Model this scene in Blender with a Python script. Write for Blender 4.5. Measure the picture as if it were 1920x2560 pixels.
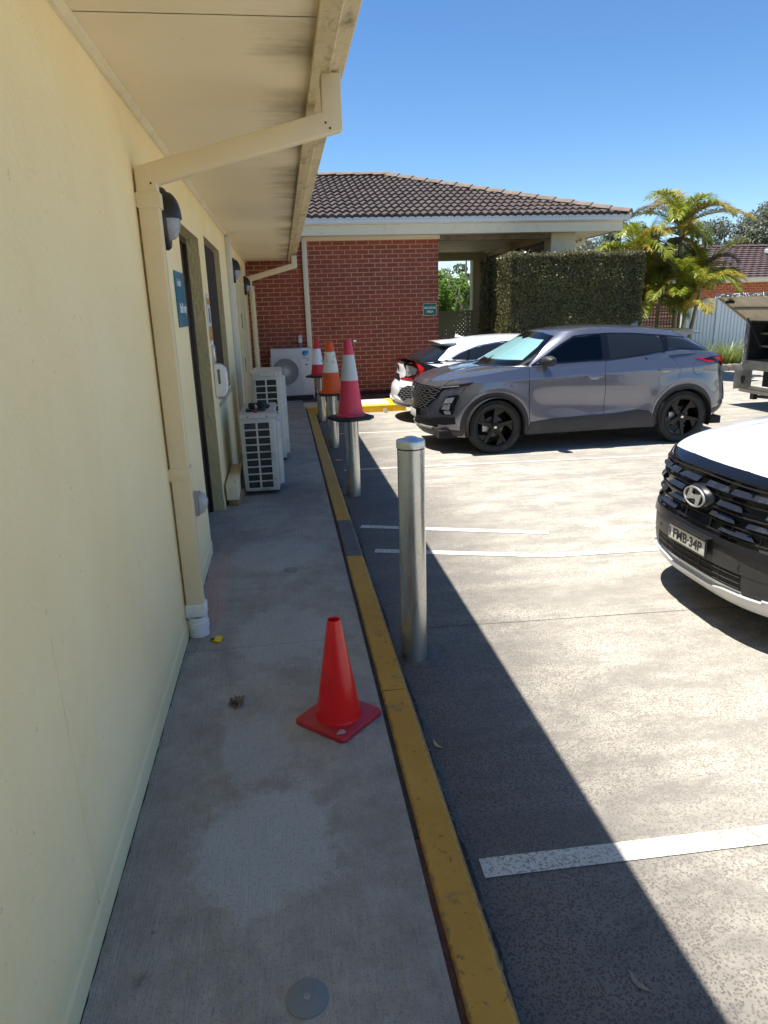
import bpy, bmesh, math, random
import numpy as np
from mathutils import Vector, Matrix
from mathutils.bvhtree import BVHTree
from mathutils.geometry import tessellate_polygon
R = math.radians
random.seed(7)
rng = np.random.default_rng(7)
SC = bpy.context.scene
COL = SC.collection
for _o in list(bpy.data.objects):
    bpy.data.objects.remove(_o)

# ---------------------------------------------------------------- camera
cam_d = bpy.data.cameras.new("camera")
cam = bpy.data.objects.new("camera", cam_d)
COL.objects.link(cam)
cam_d.sensor_fit = 'VERTICAL'
cam_d.sensor_height = 36.0
cam_d.lens = 24.09
cam_d.clip_start = 0.05
cam_d.clip_end = 2000
RT = (0.989417, -0.1421968, -0.0288818)
UP = (0.0678332, 0.2773319, 0.9583766)
BK = (-0.1282682, -0.9501932, 0.2840426)
cam.matrix_world = Matrix(((RT[0], UP[0], BK[0], 0), (RT[1], UP[1], BK[1], 0), (RT[2], UP[2], BK[2], 1.85), (0, 0, 0, 1)))
SC.camera = cam

# ---------------------------------------------------------------- sky, sun, exposure
SUN_DIR = Vector((-0.222, 0.03, 1.0)).normalized()
world = bpy.data.worlds.new("World")
SC.world = world
world.use_nodes = True
wn = world.node_tree.nodes
wl = world.node_tree.links
wn.clear()
wo = wn.new('ShaderNodeOutputWorld')
wb = wn.new('ShaderNodeBackground')
ws = wn.new('ShaderNodeTexSky')
ws.sky_type = 'NISHITA'
ws.sun_disc = False
ws.sun_elevation = math.asin(SUN_DIR.z)
ws.sun_rotation = math.atan2(SUN_DIR.x, SUN_DIR.y)
ws.air_density = 0.8
ws.dust_density = 0.0
ws.ozone_density = 2.2
wb.inputs['Strength'].default_value = 0.10
wh = wn.new('ShaderNodeHueSaturation')
wh.inputs['Saturation'].default_value = 1.2
wl.new(ws.outputs[0], wh.inputs['Color'])
wl.new(wh.outputs[0], wb.inputs['Color'])
wl.new(wb.outputs[0], wo.inputs['Surface'])
sun_d = bpy.data.lights.new("sun", 'SUN')
sun_d.energy = 5.0
sun_d.angle = R(0.5)
sun_d.color = (1.0, 0.95, 0.87)
sun = bpy.data.objects.new("sun", sun_d)
COL.objects.link(sun)
sun.rotation_euler = SUN_DIR.to_track_quat('Z', 'Y').to_euler()
sun.location = (-5, 5, 30)
SC.view_settings.view_transform = 'Standard'
SC.view_settings.look = 'None'
SC.view_settings.gamma = 1.0
SC.view_settings.use_curve_mapping = False
SC.view_settings.exposure = 0.9
SC.render.resolution_x = 768
SC.render.resolution_y = 1024
SC.render.engine = 'CYCLES'
SC.cycles.max_bounces = 8
SC.cycles.diffuse_bounces = 5

# ---------------------------------------------------------------- materials
def srgb(r, g, b):
    f = lambda c: (c / 255 / 12.92) if c / 255 <= 0.04045 else ((c / 255 + 0.055) / 1.055) ** 2.4
    return (f(r), f(g), f(b))

class NT:
    """small helper round one material's node tree"""
    def __init__(s, name, world=False):
        s.m = bpy.data.materials.new(name)
        s.m.use_nodes = True
        s.t = s.m.node_tree
        s.p = s.t.nodes['Principled BSDF']
        s.tc = s.t.nodes.new('ShaderNodeTexCoord')
        s.co = s.t.nodes.new('ShaderNodeNewGeometry').outputs['Position'] if world else s.tc.outputs['Object']
    def n(s, kind, **kw):
        nd = s.t.nodes.new(kind)
        for k, v in kw.items():
            if k in nd.inputs:
                nd.inputs[k].default_value = v
            else:
                setattr(nd, k, v)
        return nd
    def l(s, a, b):
        s.t.links.new(a, b)
    def noise(s, scale, detail=4, rough=0.55, dist=0.0, stretch=None, vec=None):
        nd = s.n('ShaderNodeTexNoise')
        nd.inputs['Scale'].default_value = scale
        nd.inputs['Detail'].default_value = detail
        nd.inputs['Roughness'].default_value = rough
        nd.inputs['Distortion'].default_value = dist
        src = vec or s.co
        if stretch:
            mp = s.n('ShaderNodeMapping')
            mp.inputs['Scale'].default_value = stretch
            s.l(src, mp.inputs['Vector'])
            src = mp.outputs[0]
        s.l(src, nd.inputs['Vector'])
        return nd.outputs['Fac']
    def voro(s, scale, feature='F1', stretch=None, out='Distance'):
        nd = s.n('ShaderNodeTexVoronoi')
        nd.feature = feature
        nd.inputs['Scale'].default_value = scale
        src = s.co
        if stretch:
            mp = s.n('ShaderNodeMapping')
            mp.inputs['Scale'].default_value = stretch
            s.l(src, mp.inputs['Vector'])
            src = mp.outputs[0]
        s.l(src, nd.inputs['Vector'])
        return nd.outputs[out]
    def ramp(s, fac, stops):
        nd = s.n('ShaderNodeValToRGB')
        cr = nd.color_ramp
        while len(cr.elements) < len(stops):
            cr.elements.new(0.5)
        for e, (p, c) in zip(cr.elements, stops):
            e.position = p
            e.color = (c, c, c, 1) if isinstance(c, (int, float)) else (*c, 1)
        s.l(fac, nd.inputs[0])
        return nd.outputs[0]
    def mix(s, fac, a, b, mode='MIX'):
        nd = s.n('ShaderNodeMix', data_type='RGBA', blend_type=mode)
        for sock, v in ((nd.inputs[0], fac), (nd.inputs[6], a), (nd.inputs[7], b)):
            if isinstance(v, (int, float)):
                sock.default_value = v
            elif isinstance(v, tuple):
                sock.default_value = (*v, 1)
            else:
                s.l(v, sock)
        return nd.outputs[2]
    def math(s, op, a, b=0.0, c=0.0):
        nd = s.n('ShaderNodeMath', operation=op)
        for i, v in enumerate((a, b, c)):
            if isinstance(v, (int, float)):
                nd.inputs[i].default_value = v
            else:
                s.l(v, nd.inputs[i])
        return nd.outputs[0]
    def sep(s):
        nd = s.n('ShaderNodeSeparateXYZ')
        s.l(s.co, nd.inputs[0])
        return nd.outputs
    def base(s, c):
        if isinstance(c, tuple):
            s.p.inputs['Base Color'].default_value = (*c, 1)
        else:
            s.l(c, s.p.inputs['Base Color'])
    def rough(s, v):
        if isinstance(v, (int, float)):
            s.p.inputs['Roughness'].default_value = v
        else:
            s.l(v, s.p.inputs['Roughness'])
    def bump(s, h, dist=0.01, strength=1.0):
        nd = s.n('ShaderNodeBump')
        nd.inputs['Strength'].default_value = strength
        nd.inputs['Distance'].default_value = dist
        s.l(h, nd.inputs['Height'])
        s.l(nd.outputs[0], s.p.inputs['Normal'])

def simple(name, col, rough=0.5, metal=0.0, var=0.12, scale=6.0, bump=0.0, bscale=60.0, coat=0.0, dirt=None, dirt_amt=0.5, dscale=3.0, rvar=0.1, spec=0.5):
    t = NT(name)
    dark = tuple(c * (1 - var) for c in col)
    lite = tuple(min(1, c * (1 + var)) for c in col)
    c = t.mix(t.ramp(t.noise(scale), [(0.3, 0.0), (0.7, 1.0)]), dark, lite)
    if dirt:
        m = t.ramp(t.noise(dscale, 8, 0.7), [(0.52, 0.0), (0.75, dirt_amt)])
        c = t.mix(m, c, dirt)
    t.base(c)
    t.rough(t.math('ADD', t.math('MULTIPLY', t.noise(scale * 2), rvar * 2), rough - rvar))
    t.p.inputs['Metallic'].default_value = metal
    t.p.inputs['Specular IOR Level'].default_value = spec
    if coat:
        t.p.inputs['Coat Weight'].default_value = coat
        t.p.inputs['Coat Roughness'].default_value = 0.03
    if bump:
        t.bump(t.noise(bscale, 5), bump)
    return t.m

M = {}
def render_wall():
    t = NT('cream_render', True)
    w = t.n('ShaderNodeTexWave', wave_type='RINGS')
    w.inputs['Scale'].default_value = 9
    w.inputs['Distortion'].default_value = 14
    w.inputs['Detail'].default_value = 3
    w.inputs['Detail Scale'].default_value = 1.2
    t.l(t.co, w.inputs['Vector'])
    c = t.mix(t.ramp(t.noise(1.3, 6), [(0.3, 0.0), (0.7, 1.0)]), srgb(240, 219, 168), srgb(246, 230, 184))
    spots = t.ramp(t.noise(38, 3, 0.7), [(0.66, 0.0), (0.74, 0.4)])
    c = t.mix(spots, c, srgb(165, 148, 105))
    z = t.sep()[2]
    low = t.ramp(t.math('ADD', z, t.math('MULTIPLY', t.noise(5, 6), 0.5)), [(0.33, 0.3), (0.62, 0.0)])
    c = t.mix(low, c, srgb(214, 194, 150))
    stain = t.ramp(t.noise(2.2, 8, 0.7, 0, (1, 1, 0.5)), [(0.5, 0.0), (0.72, 0.16)])
    c = t.mix(stain, c, srgb(216, 194, 146))
    t.base(c)
    t.rough(0.85)
    h = t.math('ADD', t.math('MULTIPLY', w.outputs['Fac'], 0.22), t.math('ADD', t.noise(22, 6, 0.65), t.math('MULTIPLY', t.noise(160, 3), 0.35)))
    t.bump(h, 0.005, 0.8)
    return t.m
M['render'] = render_wall()

def rough_reveal():
    t = NT('rough_cream_render', True)
    c = t.mix(t.noise(4, 5), srgb(196, 180, 132), srgb(212, 198, 150))
    t.base(c)
    t.rough(0.9)
    h = t.noise(26, 6, 0.6, 2.2, (1, 1, 0.45))
    t.bump(h, 0.022, 1.0)
    return t.m
M['reveal'] = rough_reveal()

def soffit_mat():
    t = NT('cream_soffit_sheet', True)
    s = t.sep()
    c = t.mix(t.ramp(t.noise(0.9, 5), [(0.3, 0.0), (0.7, 1.0)]), srgb(236, 220, 184), srgb(244, 230, 200))
    # mildew washed in from the gutter side
    edge = t.math('ADD', s[0], t.math('MULTIPLY', t.noise(3.2, 12, 0.78, 0.0, (0.7, 2.2, 1)), 0.62))
    m = t.ramp(edge, [(0.26, 0.0), (0.50, 0.75)])
    m2 = t.math('MULTIPLY', m, t.ramp(t.noise(1.1, 3, 0.5, 0.0, (0.4, 1.0, 1.0)), [(0.38, 0.0), (0.56, 1.0)]))
    c = t.mix(m2, c, srgb(128, 112, 78))
    c = t.mix(t.ramp(t.noise(9, 6, 0.7), [(0.66, 0.0), (0.74, 0.3)]), c, srgb(140, 120, 85))
    t.base(c)
    t.rough(0.6)
    t.bump(t.noise(3, 4, 0.5, 0, (1, 3, 1)), 0.01, 0.5)
    return t.m
M['soffit'] = soffit_mat()

def fascia_mat():
    t = NT('mildewed_cream_gutter', True)
    c = t.mix(t.noise(3, 6, 0.6, 0, (1, 3, 1)), srgb(190, 172, 130), srgb(212, 197, 158))
    m = t.ramp(t.noise(4, 9, 0.75, 0, (2, 1, 1)), [(0.5, 0.0), (0.68, 0.75)])
    c = t.mix(m, c, srgb(110, 92, 62))
    m = t.ramp(t.noise(26, 7, 0.8), [(0.58, 0.0), (0.68, 0.8)])
    x = t.sep()[0]
    c = t.mix(t.math('MULTIPLY', m, t.ramp(x, [(0.18, 0.25), (0.34, 1.0)])), c, srgb(40, 36, 28))
    t.base(c)
    t.rough(0.7)
    t.bump(t.noise(40, 5), 0.003)
    return t.m
M['fascia'] = fascia_mat()
M['cream_metal'] = simple('cream_painted_steel', srgb(224, 206, 168), 0.42, var=0.04, scale=3, dirt=srgb(170, 150, 110), dirt_amt=0.25, bump=0.0006, bscale=30)
M['cream_trim'] = simple('cream_painted_trim', srgb(228, 216, 180), 0.5, var=0.05, scale=3, dirt=srgb(150, 130, 95), dirt_amt=0.35, dscale=7)
M['white_pvc'] = simple('white_pvc', srgb(222, 222, 220), 0.35, var=0.04, dirt=srgb(140, 120, 95), dirt_amt=0.4, dscale=14)
M['white_duct'] = simple('white_duct_paint', srgb(205, 205, 200), 0.35, var=0.04)
M['black_plastic'] = simple('black_plastic', (0.012, 0.012, 0.013), 0.4, var=0.2)
M['black_rubber'] = simple('black_rubber', (0.02, 0.02, 0.021), 0.75, var=0.25, bump=0.001, dirt=(0.1, 0.09, 0.08), dirt_amt=0.3)
M['dark_door'] = simple('dark_brown_door', srgb(58, 44, 34), 0.5, var=0.15, scale=3)
M['bronze'] = simple('bronze_anodised_frame', srgb(52, 40, 32), 0.35, metal=0.3, var=0.1)
M['chrome'] = simple('satin_chrome', (0.62, 0.62, 0.63), 0.22, metal=1.0, var=0.05)
M['white_plastic'] = simple('white_plastic', srgb(228, 226, 224), 0.28, var=0.03)
M['grey_plastic'] = simple('grey_plastic', srgb(150, 150, 150), 0.4, var=0.05)

def tinted_glass(name, col=(0.012, 0.016, 0.022), rough=0.03):
    t = NT(name)
    t.base(col)
    t.rough(rough)
    t.p.inputs['IOR'].default_value = 1.42
    t.p.inputs['Specular IOR Level'].default_value = 0.4
    return t.m
M['dark_glass'] = tinted_glass('dark_glass')
def clear_glass(name, tint=(0.8, 0.9, 0.88), mixf=0.12):
    m = bpy.data.materials.new(name)
    m.use_nodes = True
    nt = m.node_tree
    nt.nodes.clear()
    o = nt.nodes.new('ShaderNodeOutputMaterial')
    tr = nt.nodes.new('ShaderNodeBsdfTransparent')
    tr.inputs[0].default_value = (*tint, 1)
    gl = nt.nodes.new('ShaderNodeBsdfGlossy')
    gl.inputs['Roughness'].default_value = 0.01
    fr = nt.nodes.new('ShaderNodeFresnel')
    fr.inputs['IOR'].default_value = 1.5
    mx = nt.nodes.new('ShaderNodeMixShader')
    nt.links.new(fr.outputs[0], mx.inputs[0])
    nt.links.new(tr.outputs[0], mx.inputs[1])
    nt.links.new(gl.outputs[0], mx.inputs[2])
    nt.links.new(mx.outputs[0], o.inputs[0])
    return m
M['clear_glass'] = clear_glass('clear_glass')
M['tint_glass'] = clear_glass('tinted_window_glass', (0.28, 0.33, 0.33))
M['lamp_lens'] = simple('frosted_lens', srgb(150, 156, 164), 0.15, var=0.1, scale=20, bump=0.002, bscale=50)

def concrete_path():
    t = NT('footpath_concrete', True)
    s = t.sep()
    c = t.mix(t.ramp(t.noise(2.2, 12, 0.75), [(0.34, 0.0), (0.66, 1.0)]), srgb(154, 149, 140), srgb(178, 173, 164))
    c = t.mix(t.ramp(t.noise(5.5, 9, 0.7), [(0.42, 0.0), (0.72, 0.6)]), c, srgb(116, 110, 100))
    # pale bluish washed patches
    def blob(cx, cy, rx, ry, amt, soft=0.12):
        dx = t.math('DIVIDE', t.math('SUBTRACT', s[0], cx), rx)
        dy = t.math('DIVIDE', t.math('SUBTRACT', s[1], cy), ry)
        d = t.math('SQRT', t.math('ADD', t.math('MULTIPLY', dx, dx), t.math('MULTIPLY', dy, dy)))
        d = t.math('ADD', d, t.math('MULTIPLY', t.math('SUBTRACT', t.noise(6, 12, 0.72), 0.5), 1.5))
        return t.ramp(d, [(max(0.0, 0.85 - soft), amt), (1.0, 0.0)])
    for b in ((-0.17, 1.95, 0.27, 0.33, 0.75), (-0.1, 3.55, 0.30, 0.42, 0.5), (-0.15, 4.9, 0.36, 0.4, 0.42), (-0.24, 2.5, 0.16, 0.25, 0.5), (-0.3, 6.0, 0.3, 0.5, 0.3)):
        c = t.mix(blob(*b, soft=0.08), c, srgb(182, 184, 182))
    for b in ((-0.56, 4.45, 0.12, 0.75, 0.5), (-0.55, 3.9, 0.13, 0.4, 0.35)):
        c = t.mix(blob(*b, soft=0.5), c, srgb(196, 150, 138))
    c = t.mix(blob(0.0, 6.6, 0.4, 0.9, 0.45, 0.5), c, srgb(96, 92, 92))
    grit = t.ramp(t.noise(170, 3, 0.6), [(0.55, 0.0), (0.70, 0.6)])
    c = t.mix(grit, c, srgb(96, 90, 86))
    sp = t.ramp(t.voro(3.1), [(0.0, 0.8), (0.028, 0.0)])
    c = t.mix(sp, c, srgb(52, 46, 42))
    t.base(c)
    t.rough(0.86)
    h = t.math('ADD', t.math('MULTIPLY', t.noise(120, 4, 0.6), 0.5), t.math('MULTIPLY', t.noise(34, 3, 0.5, 0.4, (5.0, 0.2, 1)), 1.6))
    t.bump(h, 0.006, 0.9)
    return t.m
M['path'] = concrete_path()

def carpark_mat():
    t = NT('exposed_aggregate_concrete', True)
    s = t.sep()
    c = t.mix(t.ramp(t.noise(0.55, 7, 0.6), [(0.3, 0.0), (0.7, 1.0)]), srgb(176, 171, 159), srgb(204, 198, 184))
    c = t.mix(t.ramp(t.noise(1.8, 8, 0.65), [(0.45, 0.0), (0.75, 0.35)]), c, srgb(158, 144, 124))
    # exposed dark pebbles between the cement paste
    vc = t.n('ShaderNodeTexVoronoi')
    vc.inputs['Scale'].default_value = 125
    vc.inputs['Randomness'].default_value = 1.0
    t.l(t.co, vc.inputs['Vector'])
    sp_ = t.n('ShaderNodeSeparateColor')
    t.l(vc.outputs['Color'], sp_.inputs[0])
    n1 = t.noise(60, 5, 0.75)
    wearn = t.noise(0.9, 5, 0.6)
    dens = t.math('ADD', sp_.outputs[0], t.math('MULTIPLY', t.math('SUBTRACT', wearn, 0.5), 0.7))
    stone = t.ramp(dens, [(0.22, 0.0), (0.36, 1.0)])
    shape = t.ramp(t.math('ADD', vc.outputs['Distance'], t.math('MULTIPLY', t.math('SUBTRACT', t.noise(200, 3), 0.5), 0.5)), [(0.40, 1.0), (0.58, 0.0)])
    peb = t.math('MULTIPLY', t.math('MULTIPLY', stone, shape), 0.8)
    pc = t.mix(sp_.outputs[1], srgb(88, 82, 75), srgb(138, 129, 117))
    c = t.mix(t.ramp(n1, [(0.42, 0.0), (0.68, 0.35)]), c, srgb(150, 140, 124))
    c = t.mix(peb, c, pc)
    # grey tyre and drip stains across the bays
    st = t.ramp(t.noise(0.9, 6, 0.6, 0.0, (0.35, 1.6, 1)), [(0.44, 0.0), (0.62, 0.7)])
    c = t.mix(st, c, srgb(142, 138, 129))
    mot = t.ramp(t.noise(3.4, 11, 0.78, 0.0, (0.6, 1.3, 1)), [(0.44, 0.0), (0.58, 0.75)])
    c = t.mix(mot, c, srgb(132, 128, 120))
    spot = t.ramp(t.noise(7.5, 10, 0.78), [(0.56, 0.0), (0.64, 0.5)])
    c = t.mix(spot, c, srgb(124, 118, 110))
    # eave shade painted darker into the slab beside the kerb, fading outwards
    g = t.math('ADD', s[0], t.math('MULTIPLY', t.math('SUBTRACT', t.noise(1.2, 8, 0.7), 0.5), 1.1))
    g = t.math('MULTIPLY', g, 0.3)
    kerb_shade = t.ramp(g, [(0.15, 0.85), (0.29, 0.7), (0.52, 0.0)])
    c = t.mix(kerb_shade, c, t.mix(peb, srgb(92, 88, 85), srgb(58, 54, 52)))
    t.base(c)
    t.rough(0.9)
    t.bump(n1, 0.0012, 0.7)
    return t.m
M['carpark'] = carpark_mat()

def road_paint():
    t = NT('worn_white_road_paint', True)
    n1 = t.noise(95, 2.5, 0.55, 0.6)
    big = t.noise(2.2, 5)
    w = t.ramp(t.math('ADD', n1, t.math('MULTIPLY', t.math('SUBTRACT', big, 0.5), 0.3)), [(0.53, 0.0), (0.62, 0.8)])
    c = t.mix(w, srgb(206, 203, 192), srgb(130, 122, 110))
    t.base(c)
    t.rough(0.75)
    t.bump(n1, 0.003, 0.6)
    return t.m
M['roadpaint'] = road_paint()

def kerb_mat():
    t = NT('yellow_kerb_paint', True)
    s = t.sep()
    c = t.mix(t.ramp(t.noise(2.5, 7, 0.6), [(0.3, 0.0), (0.7, 1.0)]), srgb(180, 132, 46), srgb(200, 152, 62))
    pale = t.ramp(t.noise(3.3, 6, 0.6), [(0.6, 0.0), (0.72, 0.5)])
    c = t.mix(pale, c, srgb(190, 160, 96))
    worn = t.ramp(t.noise(4.2, 9, 0.75), [(0.58, 0.0), (0.66, 0.8)])
    c = t.mix(worn, c, srgb(118, 104, 80))
    chip = t.ramp(t.noise(36, 7, 0.75), [(0.60, 0.0), (0.64, 0.85)])
    c = t.mix(chip, c, srgb(96, 80, 56))
    ed = t.math('ABSOLUTE', t.math('SUBTRACT', s[0], 0.408))
    ed = t.math('ADD', ed, t.math('MULTIPLY', t.math('SUBTRACT', t.noise(30, 8, 0.75), 0.5), 0.06))
    c = t.mix(t.ramp(ed, [(0.052, 0.0), (0.062, 0.75)]), c, srgb(104, 92, 74))
    # bleached stretch further up
    fade = t.ramp(t.math('ADD', t.math('DIVIDE', s[1], 14.0), t.math('MULTIPLY', t.noise(1.2, 5), 0.15)), [(0.45, 0.0), (0.62, 0.45)])
    c = t.mix(fade, c, srgb(182, 158, 104))
    t.base(c)
    t.rough(0.75)
    t.bump(t.math('ADD', t.noise(90, 4), t.noise(14, 4)), 0.004, 0.8)
    return t.m
M['kerb'] = kerb_mat()
M['bare_kerb'] = simple('bare_grey_concrete', srgb(104, 100, 98), 0.9, var=0.25, scale=40, bump=0.004, bscale=80, dirt=srgb(60, 56, 52), dirt_amt=0.6, dscale=5)
M['pale_concrete'] = simple('pale_concrete', srgb(205, 190, 165), 0.9, var=0.12, scale=8, bump=0.003, bscale=80)
M['paver'] = simple('dark_clay_paver', srgb(96, 84, 76), 0.85, var=0.3, scale=4, bump=0.004, bscale=50)
M['grout'] = simple('red_brown_joint', srgb(94, 66, 56), 0.95, var=0.3, scale=30, bump=0.01, bscale=70)
M['grime'] = simple('damp_grime', srgb(58, 52, 47), 0.9, var=0.4, scale=30, bump=0.006, bscale=60)

def brick_mat():
    t = NT('red_brick', True)
    b = t.n('ShaderNodeTexBrick')
    mp = t.n('ShaderNodeMapping')
    mp.inputs['Rotation'].default_value = (R(90), 0, 0)
    sx = t.sep()
    cmb = t.n('ShaderNodeCombineXYZ')
    t.l(sx[0], cmb.inputs[0])
    t.l(sx[2], cmb.inputs[1])
    t.l(cmb.outputs[0], b.inputs['Vector'])
    b.inputs['Scale'].default_value = 1.0
    b.inputs['Brick Width'].default_value = 0.24
    b.inputs['Row Height'].default_value = 0.0855
    b.inputs['Mortar Size'].default_value = 0.0075
    b.inputs['Mortar Smooth'].default_value = 0.15
    b.inputs['Bias'].default_value = -0.1
    b.offset = 0.5
    b.inputs['Color1'].default_value = (*srgb(154, 80, 58), 1)
    b.inputs['Color2'].default_value = (*srgb(134, 66, 50), 1)
    b.inputs['Mortar'].default_value = (*srgb(208, 174, 150), 1)
    c = t.mix(t.math('MULTIPLY', t.noise(14, 5), 0.35), b.outputs['Color'], srgb(104, 50, 40))
    c = t.mix(t.ramp(t.noise(0.9, 6, 0.6), [(0.35, 0.0), (0.7, 0.4)]), c, srgb(168, 84, 52))
    c = t.mix(t.ramp(t.noise(3.1, 7, 0.7), [(0.52, 0.0), (0.75, 0.5)]), c, srgb(96, 50, 42))
    t.base(c)
    t.rough(0.85)
    t.bump(t.math('ADD', t.math('MULTIPLY', b.outputs['Fac'], -1.0), t.math('MULTIPLY', t.noise(90, 3), 0.2)), 0.006, 0.9)
    return t.m
M['brick'] = brick_mat()
M['tile'] = simple('weathered_roof_tile', srgb(74, 62, 57), 0.85, var=0.35, scale=3.5, bump=0.006, bscale=35, dirt=srgb(108, 99, 92), dirt_amt=0.6, dscale=2.2)
M['tile_dark'] = simple('dark_brown_roof_tile', srgb(84, 66, 62), 0.8, var=0.2, scale=3.5, bump=0.006, bscale=35)
M['ridge'] = simple('ridge_tile', srgb(116, 102, 90), 0.9, var=0.2, scale=5, bump=0.006, bscale=35, dirt=srgb(150, 144, 130), dirt_amt=0.6, dscale=4)
M['cream_paint'] = simple('cream_gutter_paint', srgb(222, 212, 184), 0.5, var=0.04, scale=2, dirt=srgb(150, 130, 100), dirt_amt=0.3, dscale=4)
M['white_gutter'] = simple('pale_gutter_paint', srgb(214, 214, 208), 0.35, var=0.04, scale=2)
M['olive_paint'] = simple('olive_cream_paint', srgb(206, 194, 156), 0.6, var=0.08, scale=2)

# ---------------------------------------------------------------- geometry helpers
def thing(name, label, cat, loc=(0, 0, 0), rotz=0.0, group=None):
    o = bpy.data.objects.new(name, None)
    COL.objects.link(o)
    o.empty_display_size = 0.1
    o.location = loc
    o.rotation_euler = (0, 0, rotz)
    o['label'] = label
    o['category'] = cat
    if group:
        o['group'] = group
    return o

class G:
    """collects geometry of one mesh"""
    def __init__(s):
        s.v = []
        s.f = []
    def add(s, vs, fs):
        b = len(s.v)
        s.v.extend([tuple(map(float, v)) for v in vs])
        s.f.extend([tuple(b + i for i in f) for f in fs])
        return s
    def box(s, x0, x1, y0, y1, z0, z1):
        return s.add([(x0, y0, z0), (x1, y0, z0), (x1, y1, z0), (x0, y1, z0), (x0, y0, z1), (x1, y0, z1), (x1, y1, z1), (x0, y1, z1)],
                     [(0, 3, 2, 1), (4, 5, 6, 7), (0, 1, 5, 4), (1, 2, 6, 5), (2, 3, 7, 6), (3, 0, 4, 7)])
    def obox(s, c, ax, ay, az, hx, hy, hz):
        c = Vector(c)
        ax, ay, az = Vector(ax).normalized(), Vector(ay).normalized(), Vector(az).normalized()
        vs = []
        for k in (-1, 1):
            for (i, j) in ((-1, -1), (1, -1), (1, 1), (-1, 1)):
                vs.append(c + ax * hx * i + ay * hy * j + az * hz * k)
        return s.add(vs, [(0, 3, 2, 1), (4, 5, 6, 7), (0, 1, 5, 4), (1, 2, 6, 5), (2, 3, 7, 6), (3, 0, 4, 7)])
    def bar(s, p, q, w, h, up=(0, 0, 1)):
        p, q = Vector(p), Vector(q)
        d = (q - p)
        L = d.length
        d.normalize()
        u = Vector(up)
        sd = d.cross(u)
        if sd.length < 1e-4:
            sd = d.cross(Vector((0, 1, 0)))
        sd.normalize()
        u = sd.cross(d)
        return s.obox((p + q) / 2, d, sd, u, L / 2, w / 2, h / 2)
    def lathe(s, prof, n=32, c=(0, 0, 0), axis='z', cap=False, sy=1.0):
        vs = []
        for (r, h) in prof:
            for i in range(n):
                a = 2 * math.pi * i / n
                x, y = r * math.cos(a), r * math.sin(a) * sy
                if axis == 'z':
                    vs.append((c[0] + x, c[1] + y, c[2] + h))
                elif axis == 'y':
                    vs.append((c[0] + x, c[1] + h, c[2] + y))
                else:
                    vs.append((c[0] + h, c[1] + x, c[2] + y))
        fs = []
        for k in range(len(prof) - 1):
            for i in range(n):
                j = (i + 1) % n
                fs.append((k * n + i, k * n + j, (k + 1) * n + j, (k + 1) * n + i))
        if cap:
            fs.append(tuple(range(n))[::-1])
            fs.append(tuple((len(prof) - 1) * n + i for i in range(n)))
        return s.add(vs, fs)
    def tube(s, pts, r, n=10, cap=True):
        pts = [Vector(p) for p in pts]
        rs = r if isinstance(r, (list, tuple)) else [r] * len(pts)
        vs = []
        fs = []
        prev = None
        for i, p in enumerate(pts):
            d = (pts[min(i + 1, len(pts) - 1)] - pts[max(i - 1, 0)]).normalized()
            if prev is None:
                a = Vector((0, 0, 1)) if abs(d.z) < 0.9 else Vector((1, 0, 0))
                u = d.cross(a).normalized()
            else:
                u = (prev - d * prev.dot(d)).normalized()
            prev = u
            w = d.cross(u)
            for k in range(n):
                t = 2 * math.pi * k / n
                vs.append(p + (u * math.cos(t) + w * math.sin(t)) * rs[i])
        for i in range(len(pts) - 1):
            for k in range(n):
                j = (k + 1) % n
                fs.append((i * n + k, i * n + j, (i + 1) * n + j, (i + 1) * n + k))
        if cap:
            fs.append(tuple(range(n))[::-1])
            fs.append(tuple((len(pts) - 1) * n + k for k in range(n)))
        return s.add(vs, fs)
    def prism(s, poly, axis, a, b):
        """extrude a 2-D polygon along an axis from a to b; axis 'x' takes (y,z), 'y' takes (x,z), 'z' takes (x,y)"""
        n = len(poly)
        def p3(p, t):
            return {'x': (t, p[0], p[1]), 'y': (p[0], t, p[1]), 'z': (p[0], p[1], t)}[axis]
        vs = [p3(p, a) for p in poly] + [p3(p, b) for p in poly]
        fs = [(i, (i + 1) % n, n + (i + 1) % n, n + i) for i in range(n)]
        fs += [tuple(range(n))[::-1], tuple(range(n, 2 * n))]
        return s.add(vs, fs)
    def torus(s, c, Rr, r, axis='z', n=32, m=8, sy=1.0):
        vs = []
        for i in range(n):
            a = 2 * math.pi * i / n
            for k in range(m):
                b = 2 * math.pi * k / m
                rr = Rr + r * math.cos(b)
                x, y, h = rr * math.cos(a), rr * math.sin(a) * sy, r * math.sin(b)
                vs.append({'z': (c[0] + x, c[1] + y, c[2] + h), 'y': (c[0] + x, c[1] + h, c[2] + y), 'x': (c[0] + h, c[1] + x, c[2] + y)}[axis])
        fs = [(i * m + k, ((i + 1) % n) * m + k, ((i + 1) % n) * m + (k + 1) % m, i * m + (k + 1) % m) for i in range(n) for k in range(m)]
        return s.add(vs, fs)

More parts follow.
